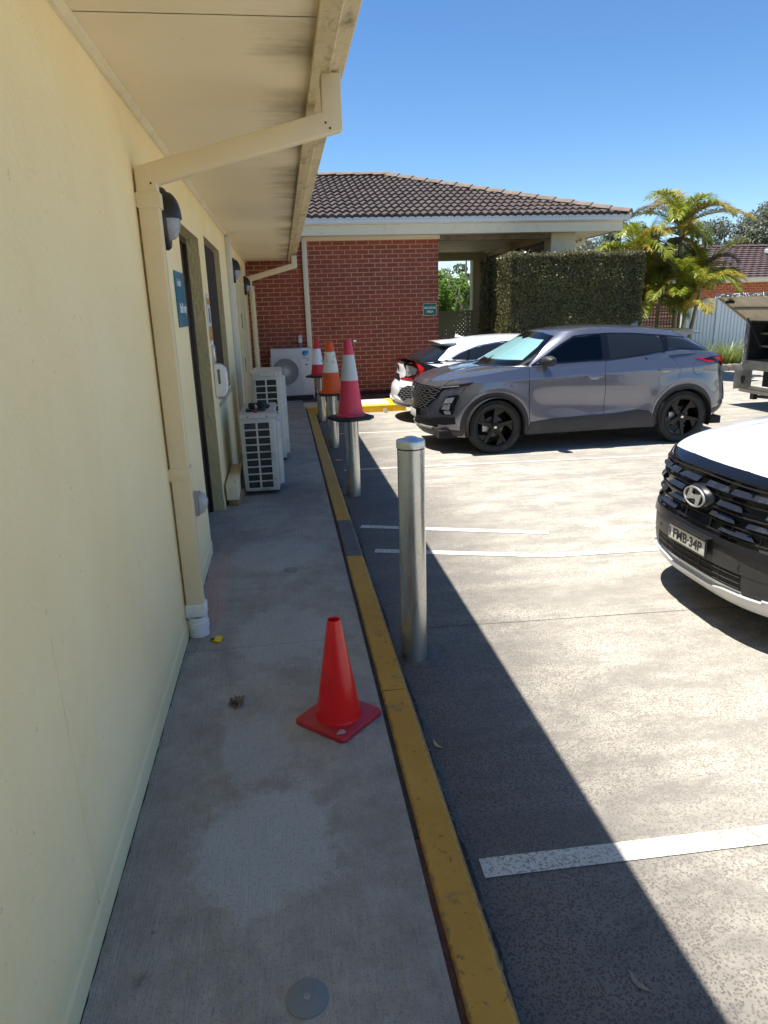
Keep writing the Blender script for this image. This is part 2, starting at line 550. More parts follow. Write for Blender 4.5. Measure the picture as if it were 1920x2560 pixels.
def obj(name, g, mat, parent=None, smooth=False, bevel=0.0, segs=2, world=True, fixn=True, label=None, auto=None):
    me = bpy.data.meshes.new(name)
    vs = g.v
    if parent is not None and world:
        inv = parent.matrix_basis.inverted()
        top = parent
        ch = []
        p = parent
        while p is not None:
            ch.append(p)
            p = p.parent
        mat4 = Matrix.Identity(4)
        for q in ch[::-1]:
            mat4 = mat4 @ Matrix.LocRotScale(q.location, q.rotation_euler, q.scale)
        inv = mat4.inverted()
        a = np.array(vs, dtype=float)
        m = np.array(inv)
        a = a @ m[:3, :3].T + m[:3, 3]
        vs = a.tolist()
    me.from_pydata(vs, [], g.f)
    if fixn or bevel:
        bm = bmesh.new()
        bm.from_mesh(me)
        if fixn:
            bmesh.ops.recalc_face_normals(bm, faces=bm.faces)
        if bevel:
            ed = [e for e in bm.edges if len(e.link_faces) == 2 and e.calc_face_angle(0) > 0.5]
            bmesh.ops.bevel(bm, geom=ed, offset=bevel, segments=segs, affect='EDGES', profile=0.5)
        bm.to_mesh(me)
        bm.free()
    me.materials.append(mat)
    if smooth or bevel:
        me.polygons.foreach_set('use_smooth', [True] * len(me.polygons))
        try:
            me.set_sharp_from_angle(angle=auto if auto else R(40))
        except Exception:
            pass
    o = bpy.data.objects.new(name, me)
    COL.objects.link(o)
    if parent is not None:
        o.parent = parent
    if label:
        o['label'] = label
    return o

def tag(o, label, cat, group=None):
    o['label'] = label
    o['category'] = cat
    if group:
        o['group'] = group
    return o

def struct(name, g, mat, **kw):
    o = obj(name, g, mat, **kw)
    o['kind'] = 'structure'
    return o

def single(name, g, mat, label, cat, loc, group=None, **kw):
    """a thing that is one mesh, with its origin at loc; g in world coordinates"""
    a = np.array(g.v, dtype=float) - np.array(loc)
    g.v = a.tolist()
    o = obj(name, g, mat, **kw)
    o.location = loc
    return tag(o, label, cat, group)

def text_mesh(body, size, mat, name='lettering', parent=None, thick=0.001, matrix=None, align='CENTER', bold=0.0, sx=1.0):
    cu = bpy.data.curves.new('t', 'FONT')
    cu.body = body
    cu.size = size
    cu.align_x = align
    cu.align_y = 'CENTER'
    cu.extrude = thick
    cu.offset = bold
    o = bpy.data.objects.new('t', cu)
    COL.objects.link(o)
    bpy.context.view_layer.update()
    me = bpy.data.meshes.new_from_object(o.evaluated_get(bpy.context.evaluated_depsgraph_get()))
    bpy.data.objects.remove(o)
    bpy.data.curves.remove(cu)
    me.transform(Matrix.Diagonal((sx, 1, 1, 1)))
    if matrix is not None:
        me.transform(matrix)
    me.materials.clear()
    me.materials.append(mat)
    ob = bpy.data.objects.new(name, me)
    COL.objects.link(ob)
    if parent is not None:
        ob.parent = parent
    return ob

def frame(origin, right, up):
    """matrix taking text's x to right, y to up"""
    r = Vector(right).normalized()
    u = Vector(up).normalized()
    n = r.cross(u)
    return Matrix(((r.x, u.x, n.x, origin[0]), (r.y, u.y, n.y, origin[1]), (r.z, u.z, n.z, origin[2]), (0, 0, 0, 1)))

# ================================================================= SETTING
PZ = 0.12          # footpath level above the car park
WX = -0.64         # rendered wall plane
BY = 14.47         # brick wall plane
# ground sheet to the horizon, the car park slab over it
struct('ground', G().add([(-300, -300, -0.02), (300, -300, -0.02), (300, 600, -0.02), (-300, 600, -0.02)], [(0, 1, 2, 3)]), simple('dry_grass_ground', (0.10, 0.11, 0.05), 0.95, var=0.3, scale=0.5))
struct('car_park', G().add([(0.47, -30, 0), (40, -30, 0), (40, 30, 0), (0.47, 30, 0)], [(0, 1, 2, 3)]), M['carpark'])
pa = G()
pa.box(WX - 0.25, 0.325, -12, 3.42, -0.02, PZ)
pa.box(WX - 0.25, 0.325, 3.424, 7.06, -0.02, PZ)
pa.box(WX - 0.25, 0.325, 7.064, 10.6, -0.02, PZ)
pa.box(WX - 0.25, 0.325, 10.604, 12.85, -0.02, PZ)
struct('footpath', pa, M['path'])
fp = G()
fp.box(WX - 0.25, 0.30, 12.856, BY + 0.05, -0.02, PZ - 0.001)
struct('footpath', fp, M['path'])
struct('concrete_apron', G().box(0.303, 2.05, 13.05, 13.72, -0.02, PZ - 0.003), M['pale_concrete'])
pv = G()
for i in range(16):
    for j in range(3):
        x0 = 0.31 + i * 0.35
        pv.box(x0, x0 + 0.345, 13.724 + j * 0.245, 13.724 + j * 0.245 + 0.24, -0.02, PZ - 0.004 - 0.002 * ((i + j) % 2))
struct('paver_strip', pv, M['paver'])
# joint between path and kerb
struct('path_joint', G().box(0.325, 0.345, -12, 1.9, -0.02, PZ - 0.010), M['grout'])
struct('path_joint', G().box(0.325, 0.345, 1.9, 12.9, -0.02, PZ - 0.006), M['grime'])

# kerb stones: separate lengths with gaps, one unpainted
def kerb_piece(y0, y1, mat):
    g = G()
    n = max(2, int((y1 - y0) / 0.25))
    ys = [y0 + (y1 - y0) * i / n for i in range(n + 1)]
    prof = [(0.345, -0.01), (0.345, PZ + 0.0), (0.353, PZ + 0.008), (0.455, PZ + 0.008), (0.474, PZ - 0.008), (0.486, -0.01)]
    vs = []
    for k, y in enumerate(ys):
        for (x, z) in prof:
            vs.append((x + random.uniform(-.0015, .0015), y, z + random.uniform(-.001, .001)))
    m = len(prof)
    fs = [(k * m + i, k * m + i + 1, (k + 1) * m + i + 1, (k + 1) * m + i) for k in range(n) for i in range(m - 1)]
    fs += [tuple(range(m)), tuple(n * m + i for i in range(m))]
    g.add(vs, fs)
    return struct('kerb', g, mat)
kerb_piece(-12, 0.35, M['kerb'])
kerb_piece(0.356, 2.825, M['kerb'])
kerb_piece(2.835, 4.70, M['kerb'])
kerb_piece(4.703, 5.60, M['bare_kerb'])
kerb_piece(5.603, 7.9, M['kerb'])
kerb_piece(7.906, 10.3, M['kerb'])
kerb_piece(10.306, 12.74, M['kerb'])
# return of the kerb along the far side, then the short leg towards the wall
g = G()
g.prism([(12.75, -0.01), (12.765, PZ - 0.005), (12.785, PZ + 0.008), (12.90, PZ + 0.008), (12.90, -0.01)], 'x', 0.33, 0.99)
g.prism([(12.75, -0.01), (12.765, PZ - 0.005), (12.785, PZ + 0.008), (12.90, PZ + 0.008), (12.90, -0.01)], 'x', 0.996, 2.2)
g.box(1.93, 2.05, 12.902, 13.72, -0.01, PZ + 0.006)
M['kerb_fresh'] = simple('fresh_yellow_kerb_paint', srgb(226, 172, 20), 0.7, var=0.12, scale=12, bump=0.004, bscale=60, dirt=srgb(120, 92, 40), dirt_amt=0.5, dscale=14)
struct('kerb', g, M['kerb_fresh'])
struct('concrete_apron', G().box(0.33, 1.925, 12.905, 13.046, -0.02, PZ - 0.002), M['pale_concrete'])

# bay lines
def line(x0, y0, x1, y1, w=0.085, nm='bay_line'):
    d = Vector((x1 - x0, y1 - y0)).normalized()
    n = Vector((-d.y, d.x)) * w / 2
    L = math.hypot(x1 - x0, y1 - y0)
    k = max(2, int(L / 0.2))
    vs = []
    for i in range(k + 1):
        t = i / k
        px, py = x0 + (x1 - x0) * t, y0 + (y1 - y0) * t
        vs += [(px + n.x, py + n.y, 0.004), (px - n.x, py - n.y, 0.004)]
    fs = [(2 * i, 2 * i + 1, 2 * i + 3, 2 * i + 2) for i in range(k)]
    return struct(nm, G().add(vs, fs), M['roadpaint'])
line(0.55, 1.845, 6, 1.72, 0.085)
line(0.61, 5.12, 1.9, 4.715)
line(1.9, 4.715, 6.5, 4.53)
line(0.57, 5.78, 2.1, 5.24)
line(0.62, 8.05, 6.5, 7.72, 0.06)
line(0.64, 10.6, 6.5, 10.2, 0.06)
line(7.6, 9.6, 12.5, 9.1, 0.05)

# saw-cut joints in the slab
def joint(pts, w=0.004):
    g = G()
    vs = []
    out = []
    for (a, b) in zip(pts[:-1], pts[1:]):
        for i in range(12):
            t = i / 12
            out.append((a[0] + (b[0] - a[0]) * t, a[1] + (b[1] - a[1]) * t + random.uniform(-0.002, 0.002)))
    out.append(pts[-1])
    for (x, y) in out:
        vs += [(x, y - w / 2 * random.uniform(0.5, 1.3), 0.0025), (x, y + w / 2 * random.uniform(0.5, 1.3), 0.0025)]
    g.add(vs, [(2 * i, 2 * i + 2, 2 * i + 3, 2 * i + 1) for i in range(len(out) - 1)])
    return struct('slab_joint', g, M['grime'])
joint([(0.56, 3.70), (3.0, 3.58), (9, 3.3)])
joint([(0.60, 7.15), (4.0, 6.95), (10, 6.6)])
joint([(2.2, 11.0), (6.0, 10.9), (14, 10.5)])
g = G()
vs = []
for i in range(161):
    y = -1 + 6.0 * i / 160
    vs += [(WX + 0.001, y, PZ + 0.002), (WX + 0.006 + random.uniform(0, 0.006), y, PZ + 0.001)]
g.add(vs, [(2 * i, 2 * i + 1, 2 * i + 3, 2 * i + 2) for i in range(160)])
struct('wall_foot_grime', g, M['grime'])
# grime and leaf litter caught against the kerb
g = G()
vs = []
fs = []
n = 260
for i in range(n + 1):
    y = -2 + 14.7 * i / n
    w = 0.022 + 0.008 * math.sin(i * 0.31) + random.uniform(0, 0.012)
    vs += [(0.484, y, 0.012), (0.484 + w, y, 0.0025)]
for i in range(n):
    fs.append((2 * i, 2 * i + 1, 2 * i + 3, 2 * i + 2))
g.add(vs, fs)
struct('gutter_dirt', g, M['grime'])
M['dry_leaf'] = simple('dry_leaf', srgb(122, 104, 84), 0.8, var=0.4, scale=40)
M['grey_leaf'] = simple('grey_leaf', srgb(138, 132, 122), 0.8, var=0.3, scale=40)
def leaf_geo(g, c, L, w, ang, curl=0.15, z=0.0):
    ca, sa = math.cos(ang), math.sin(ang)
    vs = []
    n = 5
    for i in range(n + 1):
        t = i / n
        ww = w * math.sin(math.pi * min(0.97, t * 0.94 + 0.04))
        x = (t - 0.5) * L
        h = z + curl * L * (4 * (t - 0.5) ** 2)
        bend = 0.12 * L * math.sin(t * 3)
        for sgn, hh in ((-1, 0.35), (0, 0.0), (1, 0.35)):
            yy = sgn * ww + bend
            vs.append((c[0] + x * ca - yy * sa, c[1] + x * sa + yy * ca, h + hh * ww * 0.6 + 0.002))
    fs = []
    for i in range(n):
        for k in range(2):
            fs.append((i * 3 + k, i * 3 + k + 1, (i + 1) * 3 + k + 1, (i + 1) * 3 + k))
    g.add(vs, fs)
g = G()
for i in range(420):
    y = 1.0 + 11.5 * random.random()
    x = 0.49 + abs(random.gauss(0, 0.025))
    leaf_geo(g, (x, y), random.uniform(0.01, 0.05), random.uniform(0.002, 0.006), random.uniform(1.1, 2.1), 0.2, 0.004)
for (cx, cy, n, sp) in ((0.66, 3.7, 30, 0.05), (0.62, 6.5, 30, 0.05), (0.58, 9.0, 20, 0.06), (0.72, 3.55, 25, 0.05)):
    for i in range(n):
        leaf_geo(g, (cx + random.gauss(0, sp), cy + random.gauss(0, sp * 1.3)), random.uniform(0.006, 0.025), random.uniform(0.0015, 0.004), random.uniform(0, 6.28), 0.2, 0.003)
o = obj('leaf_litter', g, M['dry_leaf'], fixn=False)
o['kind'] = 'stuff'
o['label'] = 'thin line of dry brown leaf litter along the foot of the kerb'
# countable leaves lying clear
for (x, y, z, L, w, a, lab) in ((0.875, 1.37, 0.0, 0.075, 0.009, 1.9, 'narrow pale dry leaf on the shaded car park at the bottom edge'),
                             (0.555, 2.55, 0.0, 0.075, 0.007, 1.95, 'slim grey leaf beside the kerb below the crack in the yellow paint'),
                             (0.60, 8.6, 0.0, 0.11, 0.035, 0.5, 'broad yellow leaf between the two middle bollards'),
                             (-0.50, 1.51, PZ, 0.045, 0.009, 1.1, 'small brown leaf on the path near the bottom of the wall')):
    g = G()
    leaf_geo(g, (x, y), L, w, a, 0.12, z)
    m = M['grey_leaf'] if 'yellow' not in lab else simple('yellow_leaf', srgb(205, 180, 110), 0.8)
    single('dry_leaf', g, m, lab, 'leaf', (x, y, z), fixn=False)
g = G()
for i in range(26):
    leaf_geo(g, (-0.33 + random.gauss(0, 0.016), 2.86 + random.gauss(0, 0.02)), random.uniform(0.015, 0.04), random.uniform(0.006, 0.013), random.uniform(0, 6.28), random.uniform(.1, .5), PZ + random.uniform(0, 0.008))
single('crumpled_leaf', g, M['dry_leaf'], 'crumpled brown leaf in the middle of the footpath', 'leaf', (-0.33, 2.86, PZ), fixn=False)

# mortar collars round the bollards are stains on the slab
def disc(cx, cy, rx, ry, z, wob=0.12, n=40):
    g = G()
    vs = [(cx, cy, z + 0.006)]
    for i in range(n):
        a = 2 * math.pi * i / n
        r = 1 + wob * math.sin(3 * a + cx * 9) * 0.6 + wob * math.sin(7 * a + cy) * 0.4
        vs.append((cx + rx * r * math.cos(a), cy + ry * r * math.sin(a), z))
    fs = [(0, 1 + i, 1 + (i + 1) % n) for i in range(n)]
    return g.add(vs, fs)
M['mortar'] = simple('dark_mortar_collar', srgb(104, 100, 97), 0.95, var=0.3, scale=20, bump=0.006, bscale=60)
for (x, y, r) in ((0.66, 3.36, 0.14), (0.66, 6.86, 0.12), (0.62, 9.5, 0.11), (0.6, 12.0, 0.1)):
    struct('mortar_collar', disc(x, y, r, r * 0.9, 0.002), M['mortar'])

# ================================================================= RENDERED BUILDING (left)
Y0, Y1 = -6.0, 14.44
bl = thing('rendered_building', 'long cream rendered building with deep eaves along the left side', 'building', (-3.0, 4.0, 0.0))
DOOR = (5.02, 6.2, PZ, 2.45)     # y0 y1 z0 z1
WIN = (6.66, 8.25, 1.07, 2.52)
def wall_grid(x, ys, zs, holes, g):
    for i in range(len(ys) - 1):
        for j in range(len(zs) - 1):
            cy, cz = (ys[i] + ys[i + 1]) / 2, (zs[j] + zs[j + 1]) / 2
            if any(h[0] < cy < h[1] and h[2] < cz < h[3] for h in holes):
                continue
            g.add([(x, ys[i], zs[j]), (x, ys[i + 1], zs[j]), (x, ys[i + 1], zs[j + 1]), (x, ys[i], zs[j + 1])], [(0, 1, 2, 3)])
g = G()
ys = [Y0, 1.693, 1.699, DOOR[0], DOOR[1], WIN[0], WIN[1], Y1]
zs = [0.0, PZ, 0.22, WIN[2], DOOR[3], WIN[3], 2.95]
wall_grid(WX, [Y0, 1.692, 1.700, DOOR[0], DOOR[1], WIN[0], WIN[1], Y1], zs, [DOOR, WIN, (1.6925, 1.6995, 0.21, 1.62)], g)
# the control joint as a shallow groove
g.add([(WX, 1.692, 0.22), (WX - 0.008, 1.696, 0.22), (WX - 0.008, 1.696, 2.95), (WX, 1.692, 2.95)], [(0, 1, 2, 3)])
g.add([(WX, 1.700, 0.22), (WX - 0.008, 1.696, 0.22), (WX - 0.008, 1.696, 2.95), (WX, 1.700, 2.95)], [(0, 1, 2, 3)])
# back, ends and base so that the wall is solid
g.box(-6.0, -5.9, Y0, Y1, 0, 2.95)
g.box(-5.9, WX - 0.3, Y0, Y0 + 0.1, 0, 2.95)
g.box(-5.9, WX - 0.02, Y1 - 0.1, Y1 - 0.01, 0, 2.95)
obj('wall', g, M['render'], bl, fixn=False)
g = G()
DD, DW = 0.125, 0.09
for (y0, y1, z0, z1, D) in (DOOR + (DD,), WIN + (DW,)):
    g.add([(WX, y1, z0), (WX - D, y1, z0), (WX - D, y1, z1), (WX, y1, z1)], [(0, 1, 2, 3)])
    g.add([(WX, y0, z0), (WX - D, y0, z0), (WX - D, y0, z1), (WX, y0, z1)], [(0, 1, 2, 3)])
    g.add([(WX, y0, z1), (WX - D, y0, z1), (WX - D, y1, z1), (WX, y1, z1)], [(0, 1, 2, 3)])
obj('reveal', g, M['reveal'], bl, fixn=False)
obj('window_sill', G().prism([(WX - DW, 1.10), (WX + 0.012, 1.035), (WX + 0.012, 1.0), (WX - DW, 1.0)], 'y', WIN[0], WIN[1]), simple('grey_cement_sill', srgb(176, 168, 150), 0.85, bump=0.003), bl)
# raised render skirting at the foot of the wall
g = G()
for (a, b) in ((Y0, DOOR[0]), (DOOR[1], 6.45), (9.0, Y1)):
    g.prism([(WX, PZ), (WX + 0.006, PZ), (WX + 0.006, PZ + 0.085), (WX, PZ + 0.1)], 'y', a + 0.001, b - 0.001)
obj('skirting', g, M['render'], bl)
# door with frame and lever
dx = WX - DD + 0.03
g = G()
g.box(dx - 0.09, dx, DOOR[0] + 0.001, DOOR[0] + 0.05, PZ + 0.002, DOOR[3] - 0.001)
g.box(dx - 0.09, dx, DOOR[1] - 0.05, DOOR[1] - 0.001, PZ + 0.002, DOOR[3] - 0.001)
g.box(dx - 0.09, dx, DOOR[0] + 0.05, DOOR[1] - 0.05, DOOR[3] - 0.05, DOOR[3] - 0.001)
dr = obj('door', G().box(dx - 0.07, dx - 0.03, DOOR[0] + 0.052, DOOR[1] - 0.052, PZ + 0.012, DOOR[3] - 0.053), M['dark_door'], bl, bevel=0.002)
obj('door_frame', g, M['bronze'], dr, bevel=0.002)
g = G()
g.box(dx - 0.03, dx - 0.018, 5.12, 5.17, 1.06, 1.30)
obj('handle_plate', g, M['chrome'], dr, bevel=0.004)
g = G()
g.tube([(dx - 0.02, 5.145, 1.19), (dx + 0.045, 5.145, 1.19), (dx + 0.055, 5.16, 1.19), (dx + 0.055, 5.27, 1.19)], 0.011, 12)
obj('door_handle', g, M['chrome'], dr, smooth=True)
# window with aluminium frame and vertical bars
dx = WX - DW + 0.03
wd = obj('window', G().box(dx - 0.052, dx - 0.048, WIN[0] + 0.03, WIN[1] - 0.03, WIN[2] + 0.06, WIN[3] - 0.03), M['dark_glass'], bl)
g = G()
g.box(dx - 0.08, dx - 0.01, WIN[0] + 0.001, WIN[0] + 0.05, WIN[2] + 0.05, WIN[3] - 0.001)
g.box(dx - 0.08, dx - 0.01, WIN[1] - 0.05, WIN[1] - 0.001, WIN[2] + 0.05, WIN[3] - 0.001)
g.box(dx - 0.08, dx - 0.01, WIN[0] + 0.05, WIN[1] - 0.05, WIN[3] - 0.05, WIN[3] - 0.001)
g.box(dx - 0.08, dx - 0.01, WIN[0] + 0.05, WIN[1] - 0.05, WIN[2] + 0.05, WIN[2] + 0.1)
for yy in (7.18, 7.72):
    g.box(dx - 0.075, dx - 0.015, yy, yy + 0.05, WIN[2] + 0.1, WIN[3] - 0.05)
obj('window_frame', g, M['bronze'], wd)
g = G()
for i in range(22):
    yy = WIN[0] + 0.08 + i * 0.066
    g.tube([(dx + 0.01, yy, WIN[2] + 0.07), (dx + 0.01, yy, WIN[3] - 0.03)], 0.005, 6)
obj('screen_bars', g, M['bronze'], wd)
obj('interior_backing', G().box(WX - 0.6, WX - 0.58, DOOR[0] - 0.3, WIN[1] + 0.3, 0.0, 2.9), M['dark_door'], bl)
# service cupboard doors in the far half of the wall
cb = obj('cupboard_door', G().box(WX + 0.001, WX + 0.022, 10.75, 11.75, PZ + 0.03, 2.30), simple('cream_cupboard_paint', srgb(214, 200, 156), 0.6, var=0.05, scale=2, dirt=srgb(110, 95, 70), dirt_amt=0.4, dscale=6), bl, bevel=0.002)
for z0 in (1.62, 0.96):
    obj('latch', G().box(WX + 0.022, WX + 0.03, 11.23, 11.26, z0, z0 + 0.22), M['black_plastic'], cb)
cb2 = obj('cupboard_door', G().box(WX + 0.001, WX + 0.022, 11.77, 12.75, PZ + 0.03, 2.30), cb.data.materials[0], bl, bevel=0.002)
obj('cupboard_door', G().box(WX + 0.001, WX + 0.018, 10.75, 12.75, 2.34, 2.62), cb.data.materials[0], bl, bevel=0.002)

# eaves: soffit sheets with joints, quad moulding, fascia, gutter, roof
SZ = 2.81
js = [-6.0, -3.6, -1.2, 0.55, 2.72, 5.0, 7.2, 9.3, 11.2, 12.9, 14.30]
def joint_x(y):
    return y
for a, b in zip(js[:-1], js[1:]):
    g = G()
    nx, ny = 8, 10
    vs = []
    for i in range(nx + 1):
        for j in range(ny + 1):
            x = WX + 0.001 + (0.185 - WX) * i / nx
            y = a + 0.0035 + (b - a - 0.007) * j / ny
            sag = 0.005 * math.sin(math.pi * j / ny) * math.sin(math.pi * i / nx) * math.sin(a * 3)
            vs.append((x, y, SZ + sag))
    fs = [(i * (ny + 1) + j, i * (ny + 1) + j + 1, (i + 1) * (ny + 1) + j + 1, (i + 1) * (ny + 1) + j) for i in range(nx) for j in range(ny)]
    g.add(vs, fs)
    g.box(WX + 0.001, 0.186, a + 0.0035, b - 0.0035, SZ + 0.01, SZ + 0.016)
    obj('soffit', g, M['soffit'], bl, fixn=False)
obj('soffit_backing', G().box(WX - 0.2, 0.2, Y0, 14.3, SZ + 0.018, SZ + 0.03), M['grime'], bl)
g = G()
g.prism([(WX + 0.001, SZ - 0.001), (WX + 0.030, SZ - 0.001), (WX + 0.026, SZ - 0.018), (WX + 0.014, SZ - 0.030), (WX + 0.001, SZ - 0.034)], 'y', Y0, 14.29)
obj('soffit_moulding', g, M['cream_trim'], bl)
g = G()
g.prism([(0.187, SZ - 0.035), (0.222, SZ - 0.035), (0.222, SZ + 0.27), (0.187, SZ + 0.27)], 'y', Y0, 14.31)
obj('fascia', g, M['fascia'], bl)
g = G()
prof = [(0.224, SZ - 0.01), (0.236, SZ - 0.012), (0.285, SZ - 0.012), (0.292, SZ - 0.004), (0.350, SZ + 0.012), (0.362, SZ + 0.04), (0.362, SZ + 0.135), (0.350, SZ + 0.15), (0.342, SZ + 0.15),
        (0.344, SZ + 0.04), (0.29, SZ + 0.01), (0.236, SZ + 0.002), (0.232, SZ + 0.15), (0.224, SZ + 0.15)]
for a, b in ((Y0, 1.1), (1.1, 6.2), (6.2, 11.0), (11.0, 14.32)):
    g.prism([(0.222 + (px_ - 0.224) * 1.10 + 0.002, pz_ + 0.10) for px_, pz_ in prof], 'y', a, b - 0.004)
obj('gutter', g, M['fascia'], bl)
g = G()
g.add([(0.33, Y0 - .3, SZ + 0.30), (0.33, 14.40, SZ + 0.30), (-3.3, 14.40, 4.25), (-3.3, Y0 - .3, 4.25)], [(0, 1, 2, 3)])
g.add([(-6.9, Y0 - .3, SZ + 0.30), (-6.9, 14.40, SZ + 0.30), (-3.3, 14.40, 4.25), (-3.3, Y0 - .3, 4.25)], [(3, 2, 1, 0)])
g.add([(0.33, Y0 - .3, SZ + 0.26), (0.33, 14.40, SZ + 0.26), (0.33, 14.40, SZ + 0.30), (0.33, Y0 - .3, SZ + 0.30)], [(0, 1, 2, 3)])
g.add([(0.33, 14.40, SZ + 0.26), (-6.9, 14.40, SZ + 0.26), (-6.9, 14.40, SZ + 0.3), (-3.3, 14.40, 4.25), (0.33, 14.40, SZ + 0.3)], [(0, 1, 2, 3, 4)])
obj('roof', g, M['tile'], bl, fixn=False)

# near downpipe: rectangular, elbowed up to the gutter
def rect_pipe(name, pts, w, d, mat, parent, dvec=(0, 1, 0), bevel=0.006):
    """mitred rectangular pipe running in the x-z plane; w in plane, d along y"""
    n = len(pts)
    vs = []
    for i, p in enumerate(pts):
        p = Vector((p[0], p[2]))
        if i == 0:
            d0 = (Vector((pts[1][0], pts[1][2])) - p).normalized()
            m = Vector((-d0.y, d0.x)); s = 1
        elif i == n - 1:
            d0 = (p - Vector((pts[-2][0], pts[-2][2]))).normalized()
            m = Vector((-d0.y, d0.x)); s = 1
        else:
            a = (p - Vector((pts[i - 1][0], pts[i - 1][2]))).normalized()
            b = (Vector((pts[i + 1][0], pts[i + 1][2])) - p).normalized()
            m = (Vector((-a.y, a.x)) + Vector((-b.y, b.x))).normalized()
            s = 1 / max(0.3, m.dot(Vector((-a.y, a.x))))
        for (u, y) in ((-1, pts[i][1]), (1, pts[i][1]), (1, pts[i][1] + d), (-1, pts[i][1] + d)):
            q = p + m * (u * w / 2 * s)
            vs.append((q.x, y, q.y))
    fs = [(0, 1, 2, 3), tuple(4 * (n - 1) + k for k in (3, 2, 1, 0))]
    for i in range(n - 1):
        for k in range(4):
            fs.append((4 * i + k, 4 * i + (k + 1) % 4, 4 * i + 4 + (k + 1) % 4, 4 * i + 4 + k))
    return obj(name, G().add(vs, fs), mat, parent, bevel=bevel, segs=3, smooth=True)
PY = 3.60
dp = rect_pipe('downpipe', [(-0.582, PY, 0.30), (-0.582, PY, 2.475), (0.298, PY, 2.705), (0.298, PY, 2.905)], 0.094, 0.075, M['cream_metal'], bl)
for zc in (2.37, 1.05):
    g = G()
    g.box(-0.634, -0.526, PY - 0.004, PY + 0.080, zc - 0.035, zc + 0.035)
    g.box(-0.650, -0.634, PY - 0.003, PY + 0.02, zc - 0.03, zc + 0.03)
    obj('pipe_bracket', g, M['cream_metal'], dp, bevel=0.003)
g = G()
for (x, z) in ((-0.56, 2.44), (0.265, 2.695), (0.285, 2.672), (-0.645, 2.37)):
    g.lathe([(0.0001, -0.003), (0.004, -0.003), (0.005, 0)], 8, (x, PY - 0.004, z), 'y')
obj('rivet', g, M['grime'], dp)
g = G()
g.box(-0.640, -0.524, PY - 0.008, PY + 0.085, 0.235, 0.315)
shoe = obj('pipe_shoe', g, M['white_pvc'], dp, bevel=0.012, segs=3)
g = G()
g.lathe([(0.050, 0.0), (0.056, 0.002), (0.056, 0.05), (0.060, 0.052), (0.060, 0.085), (0.055, 0.088), (0.055, 0.12)], 32, (-0.580, PY + 0.035, PZ))
obj('pipe_collar', g, M['white_pvc'], dp, smooth=True, fixn=True)
# far downpipe
dp2 = rect_pipe('downpipe', [(-0.56, 13.75, 2.30), (-0.56, 13.75, 2.46), (0.30, 13.75, 2.68), (0.30, 13.75, 2.86)], 0.10, 0.08, M['cream_metal'], bl)
g = G()
g.lathe([(0.05, PZ), (0.05, 2.34)], 20, (-0.53, 13.95, 0), cap=True)
g.lathe([(0.056, 1.10), (0.056, 1.16)], 20, (-0.53, 13.95, 0), cap=True)
obj('round_pipe', g, M['cream_metal'], dp2, smooth=True)
# white refrigerant duct up the wall
g = G()
g.box(WX + 0.001, WX + 0.065, 9.30, 9.42, PZ + 0.3, SZ - 0.035)
g.box(WX + 0.001, WX + 0.045, 9.425, 9.47, PZ + 0.3, SZ - 0.035)
obj('refrigerant_duct', g, M['white_duct'], bl, bevel=0.008)

# ---- things fixed to the rendered wall
def wall_lamp(y, z, label):
    t = thing('wall_lamp', label, 'lamp', (WX, y, z), 0, 'oval bulkhead lamps on the cream wall')
    # oval body in y-z, bulging to +x
    def shell(a, b, h, k0, k1, off, n=40, m=10, pw=0.5):
        g = G()
        vs = []
        for j in range(m + 1):
            r = 1 - (j / m)
            hh = off + h * (1 - r ** 2.4) ** pw
            for i in range(n + 1):
                an = math.pi * (k0 + (k1 - k0) * i / n)
                vs.append((WX + hh, y + a * r * math.cos(an), z + b * r * math.sin(an)))
        fs = [(j * (n + 1) + i, j * (n + 1) + i + 1, (j + 1) * (n + 1) + i + 1, (j + 1) * (n + 1) + i) for j in range(m) for i in range(n)]
        return g.add(vs, fs)
    g = G()
    g.lathe([(0.99, 0.0), (1.0, 0.004), (1.0, 0.030), (0.93, 0.044), (0.80, 0.046), (0.70, 0.040)], 48, (0, 0, 0), 'x')
    g.v = [(WX + v[0], y + v[1] * 0.105, z + v[2] * 0.165) for v in g.v]
    obj('lamp_base', g, M['black_plastic'], t, smooth=True)
    g = shell(0.095, 0.150, 0.088, 0.0, 1.0, 0.030)
    g2 = shell(0.090, 0.145, 0.080, 0.0, 1.0, 0.028)
    hood = obj('lamp_hood', g, M['black_plastic'], t, smooth=True, fixn=False)
    gg = G()
    gg.box(WX + 0.03, WX + 0.119, y - 0.094, y + 0.094, z - 0.006, z + 0.004)
    obj('lens', shell(0.078, 0.118, 0.074, 1.0, 2.0, 0.036), M['lamp_lens'], t, smooth=True, fixn=False)
    g = G()
    g.tube([(WX + 0.028 + 0.098 * math.cos(a) ** 0.5 * 1.0, y, z + 0.152 * math.sin(a)) for a in [R(-88), R(-70), R(-50), R(-25), R(-5)]], 0.004, 6)
    return t
wall_lamp(4.30, 2.37, 'nearest black oval bulkhead lamp, under the elbow of the downpipe')
wall_lamp(10.25, 2.42, 'smaller looking black oval lamp beside the white duct')
wall_lamp(13.35, 2.33, 'farthest black oval lamp near the brick wall')

